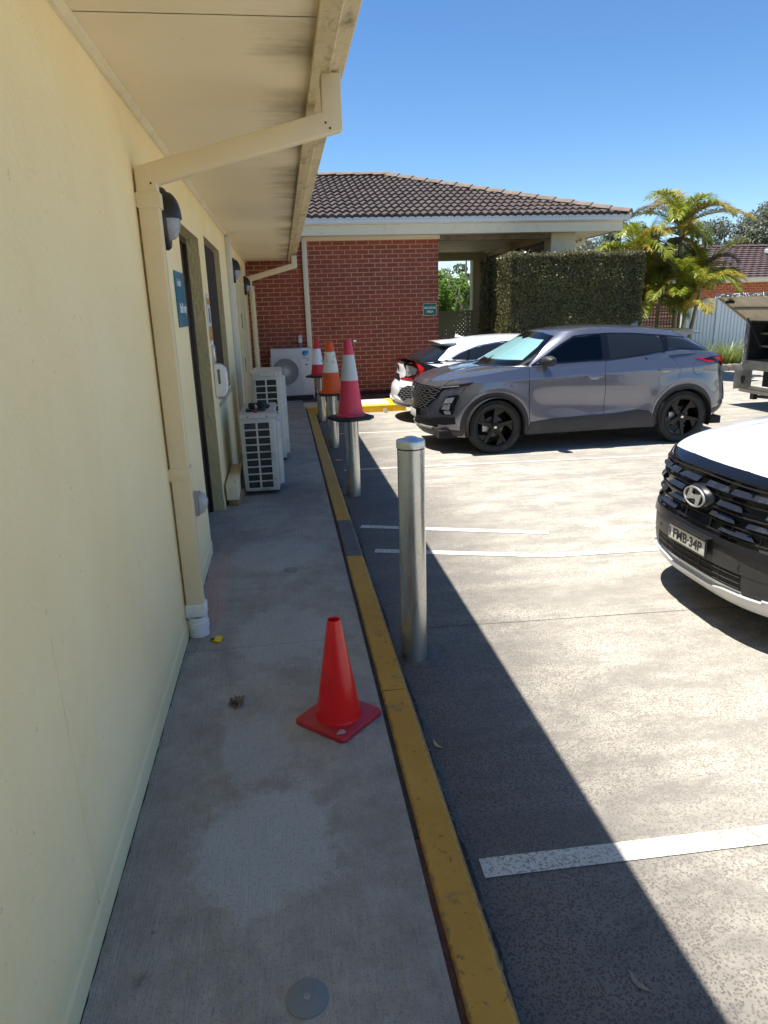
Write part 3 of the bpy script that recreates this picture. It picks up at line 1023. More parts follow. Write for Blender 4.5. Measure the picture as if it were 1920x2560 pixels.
# staff sign
sg = thing('wall_sign', 'teal sign reading Staff only on the cream wall by the door', 'sign', (WX, 4.78, 1.95))
obj('sign_panel', G().box(WX + 0.002, WX + 0.008, 4.57, 4.985, 1.775, 2.115), simple('teal_sign_vinyl', srgb(34, 110, 130), 0.35, var=0.06, scale=4), sg, bevel=0.001)
M['white_ink'] = simple('white_ink', srgb(225, 232, 236), 0.5, var=0.02)
text_mesh('Health', 0.062, M['white_ink'], 'lettering', sg, 0.0006, frame((0.0095, -0.065, 0.095), (0, 1, 0), (0, 0, 1)), bold=0.0006)
text_mesh('Staff only', 0.082, M['white_ink'], 'lettering', sg, 0.0006, frame((0.0095, 0.02, -0.06), (0, 1, 0), (0, 0, 1)), bold=0.002)
obj('ruled_line', G().box(WX + 0.0085, WX + 0.0095, 4.6, 4.96, 1.996, 1.999), simple('pale_teal_ink', srgb(70, 140, 155), 0.5), sg)

# notices, keypad, dispenser on the pier between door and window
nt_ = thing('notice_sheet', 'white notice with an arrow and orange bars on the pier beside the door', 'notice', (WX, 6.42, 1.8))
obj('sheet', G().box(WX + 0.002, WX + 0.006, 6.33, 6.60, 1.60, 2.02), simple('white_notice_paper', srgb(215, 215, 218), 0.5, var=0.03), nt_)
op_ = simple('orange_print', srgb(196, 140, 60), 0.5, var=0.2, scale=60)
for (z0, z1) in ((1.93, 1.985), (1.625, 1.745)):
    obj('orange_bar', G().box(WX + 0.0065, WX + 0.0075, 6.335, 6.595, z0, z1), op_, nt_)
g = G()
g.prism([(6.44, 1.90), (6.50, 1.90), (6.51, 1.80), (6.54, 1.80), (6.47, 1.765), (6.40, 1.80), (6.43, 1.80)], 'x', WX + 0.0065, WX + 0.0078)
obj('black_mark', g, M['black_plastic'], nt_)
kp = thing('keypad', 'slim silver door keypad above the white soap dispenser', 'keypad', (WX, 6.45, 1.5))
obj('housing', G().box(WX + 0.001, WX + 0.028, 6.42, 6.485, 1.425, 1.585), M['chrome'], kp, bevel=0.004)
g = G()
for r in range(6):
    for c in range(2):
        g.lathe([(0.0065, 0), (0.0065, 0.007), (0.0001, 0.008)], 10, (WX + 0.028, 6.438 + c * 0.028, 1.565 - r * 0.022), 'x')
obj('buttons', g, M['chrome'], kp, smooth=True)
sd = thing('soap_dispenser', 'white hand sanitiser dispenser on the pier between door and window', 'dispenser', (WX, 6.46, 1.2))
g = G()
prof = [(0.0, 1.13), (0.078, 1.13), (0.10, 1.16), (0.112, 1.22), (0.115, 1.32), (0.106, 1.375), (0.085, 1.405), (0.05, 1.42), (0.0, 1.42)]
g.prism([(WX + a + 0.001, b) for a, b in prof], 'y', 6.395, 6.525)
obj('cover', g, M['white_plastic'], sd, bevel=0.016, segs=4)
g = G()
g.box(WX + 0.035, WX + 0.058, 6.3935, 6.396, 1.245, 1.375)
obj('level_window', g, simple('grey_window', srgb(112, 112, 108), 0.2), sd, bevel=0.001)
g = G()
g.box(WX + 0.02, WX + 0.085, 6.42, 6.50, 1.105, 1.131)
obj('nozzle', g, M['grey_plastic'], sd, bevel=0.004)

# power outlet
po = thing('power_outlet', 'grey weatherproof power outlet low on the cream wall behind the downpipe', 'outlet', (WX, 4.33, 0.7))
obj('back_box', G().box(WX + 0.001, WX + 0.045, 4.24, 4.42, 0.635, 0.76), M['grey_plastic'], po, bevel=0.006)
g = G()
g.prism([(WX + 0.045, 0.64), (WX + 0.082, 0.66), (WX + 0.088, 0.70), (WX + 0.070, 0.745), (WX + 0.045, 0.755)], 'y', 4.25, 4.41)
obj('flap_cover', g, simple('pale_grey_plastic', srgb(176, 178, 180), 0.4), po, bevel=0.006)
g = G()
g.lathe([(0.006, 0), (0.006, 0.004), (0.0001, 0.004)], 10, (WX + 0.02, 4.24, 0.745), 'y')

# trunking box on a brick at the foot of the wall
tr = thing('cable_trunking', 'cream box trunking lying along the wall between pier and air conditioner', 'trunking', (WX + 0.08, 6.6, PZ))
o = obj('cover', G().obox((WX + 0.075, 6.72, PZ + 0.145), (0.0, 1, 0.02), (1, 0, 0), (0, 0, 1), 0.42, 0.055, 0.075), M['cream_trim'], tr, bevel=0.003)
brk = single('timber_offcut', G().obox((WX + 0.10, 6.52, PZ + 0.035), (0.12, 1, 0), (1, -0.12, 0), (0, 0, 1), 0.2, 0.045, 0.033), simple('weathered_timber', srgb(150, 124, 90), 0.85, var=0.3, scale=12), 'weathered timber offcut under the end of the cream trunking', 'timber', (WX + 0.1, 6.52, PZ), bevel=0.003)

# ================================================================= AIR CONDITIONERS
def ac_side(loc, W_, L_, H_, label, rows, dirty):
    t = thing('air_conditioner', label, 'air conditioner', loc, 0, 'outdoor air conditioner units')
    x0, y0, z0 = loc[0] - W_ / 2, loc[1] - L_ / 2, loc[2]
    x1, y1 = x0 + W_, y0 + L_
    case = simple('ivory_enamel_%d' % rows, srgb(205, 203, 192) if not dirty else srgb(190, 190, 184), 0.4, var=0.05, scale=3, dirt=srgb(84, 80, 72), dirt_amt=0.85 if dirty else 0.2, dscale=4)
    obj('casing', G().box(x0, x1, y0, y1, z0 + 0.04, z0 + H_ - 0.04), case, t, bevel=0.018, segs=3)
    obj('lid', G().box(x0 - 0.006, x1 + 0.006, y0 - 0.006, y1 + 0.006, z0 + H_ - 0.045, z0 + H_), case, t, bevel=0.014, segs=3)
    g = G()
    for yy in (y0 + 0.15, y1 - 0.15):
        g.box(x0 + 0.01, x1 - 0.01, yy - 0.03, yy + 0.03, z0, z0 + 0.039)
    obj('foot', g, M['black_rubber'], t)
    # coil openings on the near end
    ox0, ox1 = x0 + 0.042, x1 - 0.062
    zt, zb = z0 + H_ - 0.075, z0 + 0.075
    coil = obj('coil', G().box(ox0, ox1, y0 - 0.0035, y0 + 0.01, zb, zt), simple('dark_coil_%d' % rows, (0.018, 0.028, 0.03), 0.6, var=0.5, scale=14, dirt=(0.12, 0.12, 0.11), dirt_amt=0.5, dscale=6), t)
    g = G()
    for i in range(40):
        zz = zb + (zt - zb) * (i + 0.5) / 40
        g.box(ox0, ox1, y0 - 0.006, y0 - 0.0036, zz - 0.001, zz + 0.001)
    obj('coil_fins', g, M['black_plastic'], coil)
    g = G()
    g.box(ox0 - 0.008, ox0, y0 - 0.016, y0 - 0.001, zb - 0.007, zt + 0.007)
    g.box(ox1, ox1 + 0.008, y0 - 0.016, y0 - 0.001, zb - 0.007, zt + 0.007)
    xm = (ox0 + ox1) / 2 
    for i in range(rows + 1):
        zz = zb + (zt - zb) * i / rows
        g.box(ox0, ox1, y0 - 0.015, y0 - 0.007, zz - 0.0062, zz + 0.0062)
    g.box(xm - 0.009, xm + 0.009, y0 - 0.0162, y0 - 0.0069, zb, zt)
    obj('side_grille', g, case, t)
    # fan guard on the path side (raised slatted panel)
    g = G()
    g.box(x1 + 0.001, x1 + 0.012, y0 + 0.06, y0 + 0.60, z0 + 0.08, z0 + H_ - 0.07)
    fp_ = obj('fan_panel', g, case, t, bevel=0.004)
    g = G()
    n = 34
    for i in range(n):
        zz = z0 + 0.11 + (H_ - 0.21) * i / n
        g.obox((x1 + 0.030, y0 + 0.33, zz), (0, 1, 0), (1, 0, -0.5), (0.5, 0, 1), 0.25, 0.016, 0.0022)
    for yy in (y0 + 0.085, y0 + 0.575):
        g.box(x1 + 0.012, x1 + 0.046, yy - 0.008, yy + 0.008, z0 + 0.095, z0 + H_ - 0.085)
    obj('fan_guard', g, simple('white_guard_%d' % rows, srgb(206, 208, 208), 0.4), t)
    g = G()
    for (xx) in (x0 + 0.08, x1 - 0.08):
        g.lathe([(0.0065, -0.003), (0.0001, -0.0032)], 10, (xx, y0 - 0.006, z0 + H_ - 0.022), 'y')
    obj('screws', g, M['black_plastic'], t)
    return t
ac_side((-0.300, 7.08, PZ), 0.34, 0.86, 0.80, 'grubby grey air conditioner nearest the door, things lying on its lid', 9, True)
ac_side((-0.225, 8.62, PZ), 0.34, 0.86, 1.06, 'taller cream air conditioner behind the grubby grey one', 12, False)
# things on the lid of the near unit
w = thing('tablet_case', 'black wallet case lying on the grubby air conditioner lid', 'tablet', (-0.32, 6.90, PZ + 0.80), 0.05)
obj('case', G().obox((-0.32, 6.90, PZ + 0.813), (1, 0.05, 0), (-0.05, 1, 0), (0, 0, 1), 0.095, 0.06, 0.011), M['black_plastic'], w, bevel=0.004)
obj('screen', G().obox((-0.32, 6.90, PZ + 0.8255), (1, 0.05, 0), (-0.05, 1, 0), (0, 0, 1), 0.082, 0.05, 0.001), M['dark_glass'], w)
w = thing('black_bag', 'black cloth pouch with a white mark behind the wallet case on the grubby lid', 'pouch', (-0.29, 7.06, PZ + 0.80))
g = G()
g.lathe([(0.0001, 0.0), (0.09, 0.0), (0.105, 0.02), (0.095, 0.045), (0.05, 0.06), (0.0001, 0.062)], 24, (0, 0, 0), sy=0.6)
g.v = [(-0.29 + v[0] * (1 + 0.1 * math.sin(v[1] * 90)), 7.06 + v[1], PZ + 0.801 + v[2] * (1 + 0.3 * math.sin(v[0] * 60))) for v in g.v]
obj('pouch', g, M['black_rubber'], w, smooth=True)
g = G()
g.prism([(-0.335, PZ + 0.815), (-0.318, PZ + 0.855), (-0.300, PZ + 0.815), (-0.308, PZ + 0.815), (-0.318, PZ + 0.838), (-0.328, PZ + 0.815)], 'y', 6.998, 7.001)
obj('white_mark', g, M['white_ink'], w)
single('red_tape_roll', G().box(-0.333, -0.297, 6.755, 6.785, PZ + 0.801, PZ + 0.820), simple('red_plastic', srgb(170, 30, 36), 0.4), 'small red block at the front edge of the grubby air conditioner lid', 'block', (-0.315, 6.77, PZ + 0.8), bevel=0.003)

# unit under the brick wall, fan to the camera
t = thing('air_conditioner', 'pale grey air conditioner with a round fan facing out, under the brick wall', 'air conditioner', (0.14, 14.25, PZ), 0, 'outdoor air conditioner units')
ax0, ax1, ay0, ay1, az0, az1 = -0.27, 0.555, 14.08, 14.42, PZ + 0.10, 1.15
case = simple('pale_grey_enamel', srgb(196, 200, 202), 0.35, var=0.04, scale=3)
obj('casing', G().box(ax0, ax1, ay0, ay1, az0, az1), case, t, bevel=0.014, segs=3)
obj('foot', G().box(ax0 + 0.02, ax1 - 0.02, ay0 + 0.03, ay1, PZ + 0.001, az0 - 0.001), M['black_rubber'], t)
FC = (0.0, ay0, 0.70)
g = G()
g.lathe([(0.265, -0.004), (0.0001, -0.0042)], 48, FC, 'y')
fan = obj('fan', g, M['black_plastic'], t)
g = G()
for k in range(3):
    a0 = k * 2 * math.pi / 3 + 0.4
    pts = [(FC[0] + r_ * math.cos(a0 + da), ay0 - 0.006 - zz, FC[2] + r_ * math.sin(a0 + da)) for (r_, da, zz) in ((0.05, -0.3, 0), (0.24, -0.1, 0.0), (0.25, 0.5, 0.004), (0.05, 0.5, 0.004))]
    g.add(pts, [(0, 1, 2, 3)])
obj('fan_blade', g, simple('dark_blade', (0.02, 0.022, 0.022), 0.5), fan, fixn=False)
g = G()
for k in range(44):
    a0 = 2 * math.pi * k / 44
    pts = []
    for i in range(7):
        r_ = 0.055 + (0.262 - 0.055) * i / 6
        aa = a0 - 0.85 * (i / 6) ** 1.2
        pts.append((FC[0] + r_ * math.cos(aa), ay0 - 0.022, FC[2] + r_ * math.sin(aa)))
    g.tube(pts, 0.0045, 4, False)
g.torus((FC[0], ay0 - 0.02, FC[2]), 0.264, 0.007, 'y', 48, 6)
g.lathe([(0.0001, -0.032), (0.045, -0.032), (0.06, -0.024), (0.06, -0.018)], 8, FC, 'y')
obj('fan_guard', g, case, t)
g = G()
a = 0.29
for (x0, x1, z0, z1) in ((-a, a, -a, -a + 0.012), (-a, a, a - 0.012, a), (-a, -a + 0.012, -a + 0.012, a - 0.012), (a - 0.012, a, -a + 0.012, a - 0.012)):
    g.box(FC[0] + x0, FC[0] + x1, ay0 - 0.012, ay0 - 0.001, FC[2] + z0, FC[2] + z1)
obj('guard_frame', g, case, t)
obj('panel_seam', G().box(0.315, 0.319, ay0 - 0.0016, ay0 - 0.0002, az0 + 0.03, az1 - 0.02), M['grey_plastic'], t)
lg = obj('badge', G().prism([(0.355, 1.10), (0.475, 1.10), (0.475, 0.99), (0.355, 0.99)], 'y', ay0 - 0.003, ay0 - 0.0005), simple('sky_blue_print', srgb(60, 150, 205), 0.4), t)
obj('badge_mark', G().prism([(0.357, 1.075), (0.42, 1.075), (0.357, 1.02)], 'y', ay0 - 0.0045, ay0 - 0.0032), M['black_plastic'], lg)
obj('badge_mark', G().prism([(0.475, 1.05), (0.475, 0.99), (0.40, 0.99)], 'y', ay0 - 0.0045, ay0 - 0.0032), simple('silver_print', srgb(186, 184, 178), 0.4), lg)
text_mesh('DAIKIN', 0.028, simple('blue_ink', srgb(40, 100, 160), 0.5), 'lettering', t, 0.0004, frame((0.415 - 0.14, ay0 - 0.004 - 14.25, 1.088 - PZ), (1, 0, 0), (0, 0, 1)), bold=0.0005)
text_mesh('Inverter', 0.034, M['black_plastic'], 'lettering', t, 0.0004, frame((0.415 - 0.14, ay0 - 0.003 - 14.25, 0.955 - PZ), (1, 0, 0), (0, 0, 1)), bold=0.001)
g = G()
g.box(0.44, 0.475, ay0 - 0.002, ay0 - 0.0005, 0.905, 0.925)
g.box(0.40, 0.455, ay0 - 0.002, ay0 - 0.0005, 0.815, 0.84)
obj('rating_mark', g, simple('dark_grey_ink', srgb(90, 92, 96), 0.5), t)
obj('rating_label', G().box(0.33, 0.42, ay0 - 0.002, ay0 - 0.0005, 0.50, 0.60), simple('silver_label', srgb(206, 206, 212), 0.3, metal=0.3, var=0.1, scale=40), t)
# isolator above it
t = thing('isolator_switch', 'small white isolator with two cables above the far air conditioner', 'switch', (0.34, 14.45, 1.25))
obj('box', G().box(0.305, 0.375, BY - 0.06, BY - 0.001, 1.24, 1.38), M['white_plastic'], t, bevel=0.004)
obj('switch_cover', G().box(0.322, 0.358, BY - 0.067, BY - 0.0605, 1.33, 1.36), M['grey_plastic'], t)
g = G()
g.tube([(0.322, BY - 0.03, 1.24), (0.325, BY - 0.03, 1.19), (0.335, BY - 0.035, 1.14)], 0.012, 8)
g.tube([(0.358, BY - 0.03, 1.24), (0.36, BY - 0.03, 1.19), (0.352, BY - 0.035, 1.14)], 0.012, 8)
obj('cable', g, M['grey_plastic'], t, smooth=True)

# ================================================================= BRICK BUILDING
bb = thing('brick_building', 'red brick building with tiled hip roof and open porch at the far end', 'building', (3.0, 16.0, 0.0))
g = G()
g.box(-3.5, 3.22, BY, BY + 0.24, 0.0, 3.30)
g.box(3.0, 3.22, BY + 0.2405, 19.3, 0.0, 3.30)
obj('brick_wall', g, M['brick'], bb)
obj('damp_course', G().box(-0.5, 3.21, BY - 0.004, BY - 0.001, PZ + 0.015, PZ + 0.09), simple('dark_base_brick', srgb(66, 38, 34), 0.9, var=0.3, scale=10), bb)
EX = 7.02
EY = 13.93
GZ = 3.40
g = G()
g.box(-4, EX - 0.12, EY + 0.12, BY + 0.26, 3.245, 3.255)
g.box(EX - 1.0, EX - 0.12, BY + 0.265, 22.2, 3.245, 3.255)
obj('soffit', g, M['cream_paint'], bb)
g = G()
g.box(-4, EX - 0.10, EY + 0.10, EY + 0.12, 3.225, GZ)
g.box(EX - 0.12, EX - 0.10, EY + 0.121, 22.3, 3.225, GZ)
obj('fascia', g, M['cream_paint'], bb)
obj('cover_strip', G().box(-0.6, 3.25, BY - 0.02, BY - 0.001, 3.17, 3.243), M['cream_paint'], bb)
g = G()
prof = [(0.0, 0.0), (-0.075, 0.012), (-0.10, 0.03), (-0.10, 0.125), (-0.09, 0.135), (-0.09, 0.04), (0.0, 0.02)]
g.prism([(EY + 0.098 + a, GZ + b) for a, b in prof], 'x', -4, EX + 0.0)
gx = G()
g.prism([(EX - 0.098 - a, GZ + b) for a, b in prof], 'y', EY, 22.4)
gt = obj('gutter', g, M['white_gutter'], bb)
g = G()
for i in range(110):
    xx = -0.4 + i * 0.0680
    if xx < EX - 0.1:
        g.box(xx, xx + 0.026, EY - 0.0045, EY - 0.0008, GZ + 0.084, GZ + 0.092)
obj('gutter_slots', g, simple('slot_shadow_grey', srgb(120, 128, 136), 0.7), gt)
g = G()
g.box(0.475, 0.575, BY - 0.062, BY - 0.002, PZ, 3.24)
obj('downpipe', g, M['cream_paint'], bb, bevel=0.006)

# hipped, tiled roof
PITCH = math.tan(R(18.5))
RX0 = -9.0
RD = 4.24
RZ0 = GZ + 0.125
def roof_z(d):
    return RZ0 + d * PITCH
def tile_plane(to_world, length, clip, gauge=0.335, roll=0.152, step=0.019, amp=0.036, thick=0.042):
    """courses of profiled tiles; to_world(u, d, h) -> xyz; clip(d) -> (u0,u1) range"""
    g = G()
    n = int(RD / math.cos(R(18.5)) / gauge) + 1
    for k in range(n):
        d0 = k * gauge * math.cos(R(18.5))
        d1 = min(RD, d0 + gauge * math.cos(R(18.5)) + 0.02)
        if d0 >= RD:
            break
        u0, u1 = clip(d0)
        m = int((u1 - u0) / step)
        if m < 2:
            continue
        off = 0.0
        vs = []
        jit = {}
        for i in range(m + 1):
            u = u0 + (u1 - u0) * i / m
            ph = (u / roll) % 1.0
            h = amp * (0.5 + 0.5 * math.cos(2 * math.pi * ph)) ** 0.8
            ti = int(u // (2 * roll))
            if ti not in jit:
                jit[ti] = random.uniform(-0.003, 0.004)
            h += jit[ti]
            u1b = clip(min(d1, RD))
            ub = min(max(u, u1b[0]), u1b[1])
            vs.append(to_world(u, d0 - 0.015, h - 0.012))
            vs.append(to_world(u, d0 - 0.015, h + thick))
            vs.append(to_world(ub, d1, h + 0.002))
        fs = []
        for i in range(m):
            fs.append((3 * i, 3 * i + 3, 3 * i + 4, 3 * i + 1))
            fs.append((3 * i + 1, 3 * i + 4, 3 * i + 5, 3 * i + 2))
        g.add(vs, fs)
    return g
HX = EX - 0.06
g = tile_plane(lambda u, d, h: (u, EY + d, roof_z(d) + h), RD, lambda d: (-1.6, HX - d))
obj('roof', g, M['tile'], bb, fixn=False)
g2 = tile_plane(lambda u, d, h: (HX - d, EY + u, roof_z(d) + h), RD, lambda d: (d, 8.47 - d), step=0.05)
obj('roof', g2, M['tile'], bb, fixn=False)
# plain underside and back slope
PK = (HX - RD, EY + RD, roof_z(RD))
g = G()
g.add([(-9, EY, RZ0 - 0.02), (HX, EY, RZ0 - 0.02), (PK[0], PK[1], PK[2] - 0.02), (-9, PK[1], PK[2] - 0.02)], [(0, 1, 2, 3)])
g.add([(HX, EY, RZ0 - 0.021), (HX, 22.4, RZ0 - 0.021), (PK[0], 18.3, PK[2] - 0.021), (PK[0], PK[1], PK[2] - 0.021)], [(0, 1, 2, 3)])
g.add([(-9, PK[1], PK[2] - 0.02), (PK[0], PK[1], PK[2] - 0.02), (HX, 22.4, RZ0 - 0.02), (-9, 22.4, RZ0 - 0.02)], [(0, 1, 2, 3)])
obj('roof_lining', g, M['tile_dark'], bb, fixn=False)
g = G()
def ridge(p, q, n, g):
    p, q = Vector(p), Vector(q)
    d = (q - p).normalized()
    sd = d.cross(Vector((0, 0, 1))).normalized()
    up = sd.cross(d)
    L = (q - p).length / n
    for k in range(n):
        a = p + d * (L * k - 0.03)
        b = p + d * (L * (k + 1) + 0.02)
        vs = []
        for (pt, w, lift) in ((a, 0.135, 0.035), (b, 0.115, 0.012)):
            for i in range(9):
                t_ = -1 + 2 * i / 8
                vs.append(pt + sd * w * t_ + up * (lift + 0.075 * (1 - abs(t_) ** 1.6) - 0.02))
        for (pt, w, lift) in ((a, 0.115, 0.0),):
            for i in range(9):
                t_ = -1 + 2 * i / 8
                vs.append(pt + sd * w * t_ + up * (lift + 0.06 * (1 - abs(t_) ** 1.6) - 0.05))
        fs = [(i, i + 1, 10 + i, 9 + i) for i in range(8)] + [(18 + i, 19 + i, i + 1, i) for i in range(8)]
        g.add(vs, fs)
hp = (HX + 0.02, EY - 0.02, RZ0 + 0.02)
ridge(hp, (PK[0], PK[1], PK[2] + 0.03), 15, g)
ridge((PK[0] + 0.1, PK[1], PK[2] + 0.035), (-1.6, PK[1], PK[2] + 0.03), 10, g)
obj('ridge_capping', g, M['ridge'], bb, fixn=False)

# porch: beams, columns, glazed side, far opening
g = G()
g.box(3.23, 5.585, BY + 0.0, BY + 0.14, 3.14, 3.243)
obj('beam', g, simple('old_brown_beam', srgb(120, 104, 84), 0.7, var=0.3, scale=6), bb)
obj('porch_ceiling', G().box(3.225, 5.60, BY + 0.262, 19.6, 3.246, 3.256), M['olive_paint'], bb)
g = G()
g.box(5.60, 6.12, BY + 0.01, BY + 0.42, 0, 3.244)
g.box(4.9, 5.60, BY + 0.6, BY + 0.61, 0, 0.01)
obj('column', g, M['cream_paint'], bb, bevel=0.003)
g = G()
g.box(5.45, 5.68, 16.75, 17.15, 0, 3.244)
obj('column', g, M['olive_paint'], bb, bevel=0.003)
g = G()
g.box(5.26, 5.62, 19.3, 19.6, 0, 3.244)
obj('column', g, M['olive_paint'], bb, bevel=0.003)
g = G()
g.box(3.222, 5.258, 19.3, 19.5, 3.05, 3.244)
obj('header', g, M['olive_paint'], bb)
# glazed side wall (x = 5.6) between the columns
for (a, b) in ((14.92, 16.72), (17.18, 19.28)):
    win = obj('window', G().box(5.63, 5.636, a + 0.05, b - 0.05, 0.1, 3.06), M['clear_glass'], bb)
    g = G()
    g.box(5.60, 5.66, a, a + 0.05, 0.0, 3.12)
    g.box(5.60, 5.66, b - 0.05, b, 0.0, 3.12)
    g.box(5.60, 5.66, a + 0.05, b - 0.05, 3.06, 3.12)
    g.box(5.60, 5.66, a + 0.05, b - 0.05, 0.0, 0.1)
    m_ = (a + b) / 2 + 0.2
    g.box(5.602, 5.658, m_ - 0.025, m_ + 0.025, 0.1, 3.06)
    obj('window_frame', g, M['bronze'], win)
g = G()
g.box(5.60, 5.70, 14.92, 16.72, 3.122, 3.244)
g.box(5.60, 5.70, 17.18, 19.28, 3.122, 3.244)
obj('lintel', g, M['olive_paint'], bb)
# pale porch floor, added to bounce light inside
obj('added_bounce_floor', G().box(3.23, 6.9, BY + 0.25, 24.0, 0.0, 0.1), M['pale_concrete'], bb)
# stay pipe of the side gutter
rp = rect_pipe('downpipe', [(6.14, BY + 1.2, 2.95), (6.20, BY + 1.2, 2.98), (6.82, BY + 1.2, 3.14), (6.82, BY + 1.2, 3.42)], 0.09, 0.07, M['cream_paint'], bb, bevel=0.0)

# lattice screen in the far opening
def lattice(name, x0, x1, z0, z1, y, pitch, w, mat, label, cat, diag=True, ang=0.0):
    t = thing(name, label, cat, ((x0 + x1) / 2, y, z0))
    g = G()
    cx, cz = (x0 + x1) / 2, (z0 + z1) / 2
    W_, H_ = x1 - x0, z1 - z0
    if diag:
        n = int((W_ + H_) / pitch)
        for sgn, yy in ((1, 0.0), (-1, 0.006)):
            for i in range(n + 1):
                c = -H_ + i * pitch
                pts = []
                # line x = x0 + c + s, z = z0 + s (or mirrored)
                s0 = max(0, -c)
                s1 = min(H_, W_ - c)
                if s1 - s0 < 0.02:
                    continue
                a = (x0 + c + s0, z0 + s0)
                b = (x0 + c + s1, z0 + s1)
                if sgn < 0:
                    a = (x0 + x1 - a[0], a[1])
                    b = (x0 + x1 - b[0], b[1])
                g.bar((a[0], y + yy, a[1]), (b[0], y + yy, b[1]), 0.005, w, up=(0, 0, 1) if False else (-(b[1] - a[1]), 0, (b[0] - a[0])))
    else:
        n = int(W_ / pitch)
        for i in range(n + 1):
            x = x0 + W_ * i / n
            g.box(x - w / 2, x + w / 2, y - 0.004, y + 0.002, z0, z1)
        n = int(H_ / pitch)
        for i in range(n + 1):
            z = z0 + H_ * i / n
            g.box(x0, x1, y + 0.003, y + 0.009, z - w / 2, z + w / 2)
    obj('slats', g, mat, t)
    g = G()
    for (a, b, c, d) in ((x0 - 0.04, x1 + 0.04, z1, z1 + 0.045), (x0 - 0.04, x1 + 0.04, z0 - 0.045, z0), (x0 - 0.045, x0, z0, z1), (x1, x1 + 0.045, z0, z1)):
        g.box(a, b, y - 0.02, y + 0.025, c, d)
    obj('frame', g, mat, t)
    return t
lattice('lattice_gate', 3.28, 5.21, 0.15, 1.70, 19.35, 0.11, 0.05, M['olive_paint'], 'cream diagonal lattice gate across the far end of the porch', 'gate')

# smoking sign
sg = thing('wall_sign', 'small green sign reading SMOKING AREA on the brick wall', 'sign', (3.035, BY, 1.81))
obj('border', G().box(2.895, 3.175, BY - 0.004, BY - 0.001, 1.69, 1.935), simple('pale_green_edge', srgb(170, 200, 180), 0.5), sg)
obj('sign_panel', G().box(2.905, 3.165, BY - 0.007, BY - 0.0045, 1.70, 1.925), simple('dark_green_vinyl', srgb(14, 96, 70), 0.4), sg)
text_mesh('SMOKING', 0.066, M['white_ink'], 'lettering', sg, 0.0006, frame((0, -0.0085, 0.033), (1, 0, 0), (0, 0, 1)), bold=0.0012, sx=0.82)
text_mesh('AREA', 0.066, M['white_ink'], 'lettering', sg, 0.0006, frame((0, -0.0085, -0.042), (1, 0, 0), (0, 0, 1)), bold=0.0012, sx=0.9)
single('garden_tap', G().box(1.42, 1.47, BY - 0.06, BY - 0.001, 1.22, 1.26).lathe([(0.012, 0), (0.012, 0.06)], 10, (1.49, BY - 0.03, 1.20), cap=True), M['chrome'], 'little metal tap on the brick wall right of the big pink cone tip', 'tap', (1.45, BY, 1.24))

# ================================================================= BOLLARDS AND CONES
def galv():
    t = NT('galvanised_steel')
    c = t.mix(t.ramp(t.noise(7, 6, 0.6, 0, (1, 1, 0.25)), [(0.3, 0.0), (0.7, 1.0)]), (0.42, 0.43, 0.41), (0.68, 0.69, 0.66))
    c = t.mix(t.ramp(t.noise(30, 6, 0.8, 0.5, (1, 1, 0.35)), [(0.62, 0.0), (0.66, 0.8)]), c, (0.06, 0.06, 0.055))
    t.base(c)
    t.p.inputs['Metallic'].default_value = 0.85
    t.rough(t.math('ADD', t.math('MULTIPLY', t.noise(9, 5, 0.6, 0, (1, 1, 0.2)), 0.28), 0.14))
    t.bump(t.noise(50, 4, 0.6, 0, (1, 1, 0.2)), 0.0008)
    return t.m
M['galv'] = galv()
def bollard(x, y, h, label):
    t = thing('bollard', label, 'bollard', (x, y, 0), 0, 'galvanised steel bollards along the kerb')
    obj('post', G().lathe([(0.070, -0.01), (0.070, h - 0.045)], 48, (x, y, 0), cap=False), M['galv'], t, smooth=True)
    obj('cap', G().lathe([(0.0705, h - 0.040), (0.0735, h - 0.038), (0.0735, h - 0.004), (0.072, h), (0.058, h + 0.002), (0.042, h + 0.007), (0.028, h + 0.015), (0.014, h + 0.018), (0.0001, h + 0.019)], 48, (x, y, 0)), M['galv'], t, smooth=True)
    return t
bollard(0.60, 3.36, 1.215, 'tall bare galvanised bollard in front with a domed cap')
bollard(0.62, 6.86, 1.20, 'galvanised bollard with the big pink cone over its top')
bollard(0.61, 9.52, 1.12, 'galvanised bollard carrying the orange and white cone')
bollard(0.58, 12.0, 1.05, 'farthest galvanised bollard, under the small red and white cone')

